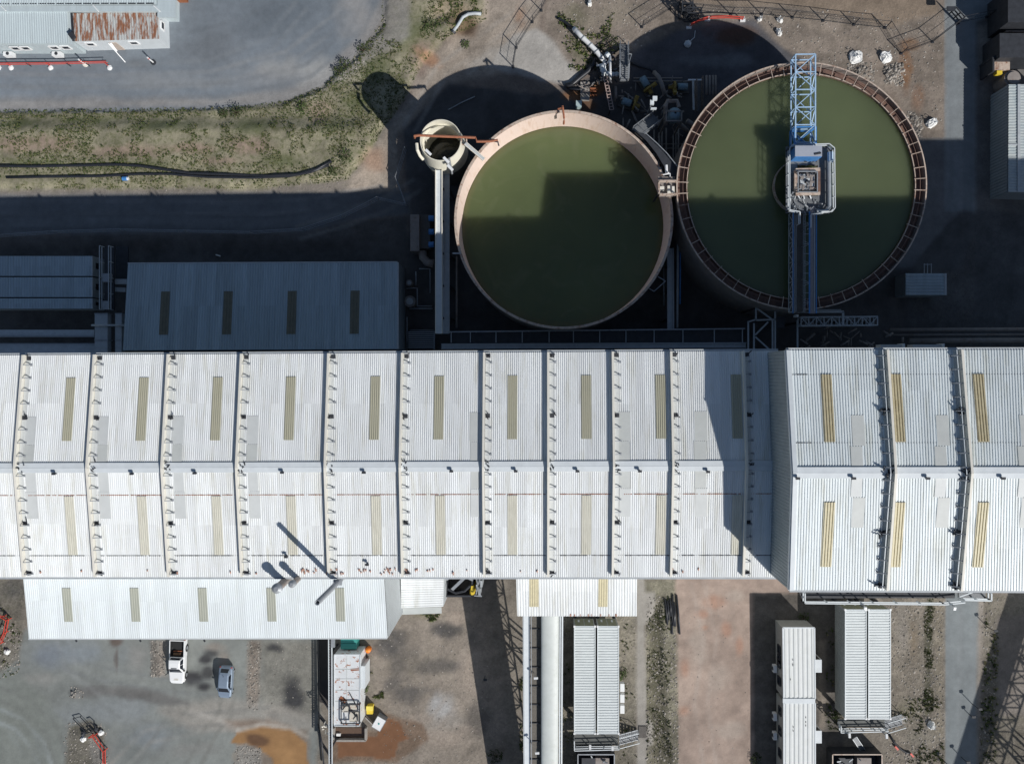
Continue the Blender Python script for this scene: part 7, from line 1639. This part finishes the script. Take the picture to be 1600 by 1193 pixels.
def pickup(px, py, rz):
    p = P(px,py,0); t = T('pickup_truck', 'white double-cab pickup truck with a dark open bed, half under the annex roof', 'pickup truck', tuple(p), None, rz); L = 2.65; hw = .93
    # y- = front (towards the bottom of the photo)
    body = [sec(-L,.62,.42,.78,.1), sec(-L+.12,.78,.36,.93,.12), sec(-L+.4,.89,.32,1.02,.14), sec(-1.55,hw,.32,1.09,.14), sec(-1.3,hw,.32,1.12,.1), sec(.62,hw,.32,1.12,.08), sec(.64,hw,.32,1.12,.06)]
    loft(body).build('body', M_CARW, t, False, local=True)
    m = MB(); m.box(-hw,hw,.64,2.62,.36,.62); m.box(-hw,-hw+.10,.64,2.62,.62,1.12); m.box(hw-.10,hw,.64,2.62,.62,1.12); m.box(-hw+.10,hw-.10,2.53,2.62,.62,1.1); m.build('bed_side', M_CARW, t, local=True)
    m = MB(); m.box(-hw+.10,hw-.10,.645,2.53,.62,.66); m.box(-hw+.10,hw-.10,.64,.70,.66,1.09); m.box(-hw+.10,-hw+.13,.7,2.53,.66,1.09); m.box(hw-.13,hw-.10,.7,2.53,.66,1.09); m.build('bed_liner', M_TYRE, t, local=True)
    m = MB(); m.box(-.55,.35,.78,1.0,.66,.86); m.build('cargo', mat('brown_cargo',(.22,.13,.07),.8), t, local=True); m = MB(); m.beam((-.6,1.2,.74),(.5,1.25,.74),.08); m.build('cargo_strap', M_RUST, t, local=True)
    cab = []
    for y, hw_, z in ((-1.22,.80,1.12),(-.55,.68,1.74),(-.4,.67,1.79),(.1,.67,1.81),(.45,.68,1.78),(.62,.72,1.12)):
        cab.append([(-.86 if z > 1.2 else -.82,y if z < 1.2 else y,1.08),(.86 if z > 1.2 else .82,y,1.08),(hw_,y,max(z-.05,1.1)),(hw_-.08,y,z+.0001),(-hw_+.08,y,z+.0001),(-hw_,y,max(z-.05,1.1))])
    loft(cab).build('cabin', M_CARW, t, False, local=True)
    pane(t, [(-.76,-1.17,1.17),(.76,-1.17,1.17),(.62,-.60,1.70),(-.62,-.60,1.70)], 'windscreen'); pane(t, [(.62,.585,1.28),(-.62,.585,1.28),(-.58,.49,1.64),(.58,.49,1.64)], 'rear_window')
    for s in (1,-1):
        a = [(s*.845,-.85,1.2),(s*.845,-.2,1.2),(s*.705,-.2,1.7),(s*.715,-.5,1.68)]; b = [(s*.845,-.12,1.2),(s*.845,.45,1.2),(s*.72,.36,1.66),(s*.705,-.12,1.7)]
        pane(t, a if s > 0 else a[::-1], 'side_window'); pane(t, b if s > 0 else b[::-1], 'side_window')
        MB().box(min(s*.9,s*1.08),max(s*.9,s*1.08),-.98,-.86,1.12,1.3).build('mirror', M_TYRE, t, local=True)
        m = MB(); m.box(min(s*.5,s*.82),max(s*.5,s*.82),-2.56,-2.42,.74,.9); m.build('headlight', M_GLASS, t, local=True)
        m = MB(); m.box(min(s*.78,s*.92),max(s*.78,s*.92),2.61,2.64,.75,1.02); m.build('tail_light', M_RED, t, local=True)
        for y in (-1.72,1.55):
            wheel(t, s*.80, y, .38, .27)
            m = MB()
            for k in range(10):
                a0, a1 = math.pi*k/10, math.pi*(k+1)/10; m.beam((s*.93,y+.44*math.cos(a0),.38+.44*math.sin(a0)), (s*.93,y+.44*math.cos(a1),.38+.44*math.sin(a1)), .08, .06)
            m.build('wheel_arch', M_TYRE, t, local=True)
    m = MB(); m.box(-.35,.35,-.52,-.46,1.79,1.83); m.build('roof_bar', M_DARK, t, local=True)
    m = MB(); m.box(-.3,.25,-2.2,-1.95,1.035,1.05); m.build('hood_scoop', mat('dusty_white',(.62,.6,.55),.6), t, local=True); m = MB(); m.box(-.75,.75,-2.68,-2.6,.42,.62); m.build('bumper', M_STEEL, t, local=True)
    m = MB(); m.tube([(-.97,-1.3,1.0),(-.97,-1.25,1.9)], .05, 8); m.build('snorkel', M_DARK, t, local=True); return t
pickup(282.5,1029,R_(-1.5))
def hatch(px, py, rz):
    p = P(px,py,0); t = T('parked_car', 'silver-blue hatchback car parked in the wet yard right of the white pickup', 'car', tuple(p), None, rz); L = 1.93; hw = .83
    body = [sec(-L,.5,.35,.62,.1), sec(-L+.1,.68,.28,.74,.12), sec(-L+.35,.78,.26,.84,.14), sec(-1.1,hw,.24,.93,.12), sec(-.6,hw,.24,.96,.1), sec(1.2,hw,.24,.98,.1), sec(1.65,.80,.26,.97,.12), sec(1.85,.70,.3,.86,.12), sec(1.93,.58,.36,.7,.1)]
    loft(body).build('body', M_CARS, t, False, local=True)
    cab = []
    for y, hw_, z in ((-1.12,.66,.94),(-.45,.58,1.40),(-.2,.58,1.46),(.4,.585,1.48),(1.1,.57,1.44),(1.3,.55,1.38),(1.78,.60,.93)):
        cab.append([(-.76,y,.9),(.76,y,.9),(hw_+.02,y,max(z-.05,.93)),(hw_-.1,y,z+.0001),(-hw_+.1,y,z+.0001),(-hw_-.02,y,max(z-.05,.93))])
    loft(cab).build('cabin', M_CARS, t, False, local=True)
    pane(t, [(-.66,-1.08,.98),(.66,-1.08,.98),(.53,-.5,1.375),(-.53,-.5,1.375)], 'windscreen'); pane(t, [(.50,1.72,1.0),(-.50,1.72,1.0),(-.45,1.36,1.33),(.45,1.36,1.33)], 'rear_window')
    for s in (1,-1):
        a = [(s*.755,-.75,.99),(s*.755,.15,.99),(s*.612,.15,1.40),(s*.60,-.25,1.38)]; b = [(s*.755,.2,.99),(s*.755,1.1,.99),(s*.605,.95,1.38),(s*.612,.2,1.40)]
        pane(t, a if s > 0 else a[::-1], 'side_window'); pane(t, b if s > 0 else b[::-1], 'side_window')
        MB().box(min(s*.8,s*.95),max(s*.8,s*.95),-.78,-.66,.92,1.05).build('mirror', M_CARS, t, local=True)
        MB().box(min(s*.45,s*.7),max(s*.45,s*.7),-1.80,-1.70,.62,.76).build('headlight', M_GLASS, t, local=True); MB().box(min(s*.58,s*.74),max(s*.58,s*.74),1.78,1.86,.7,.88).build('tail_light', M_RED, t, local=True)
        for y in (-1.22,1.2): wheel(t, s*.72, y, .29, .2)
    m = MB(); m.box(-.02,.02,.95,1.0,1.44,1.62); m.build('aerial', M_DARK, t, local=True); return t
hatch(356,1061.5,R_(-3.5))
print('objects', len(bpy.data.objects))
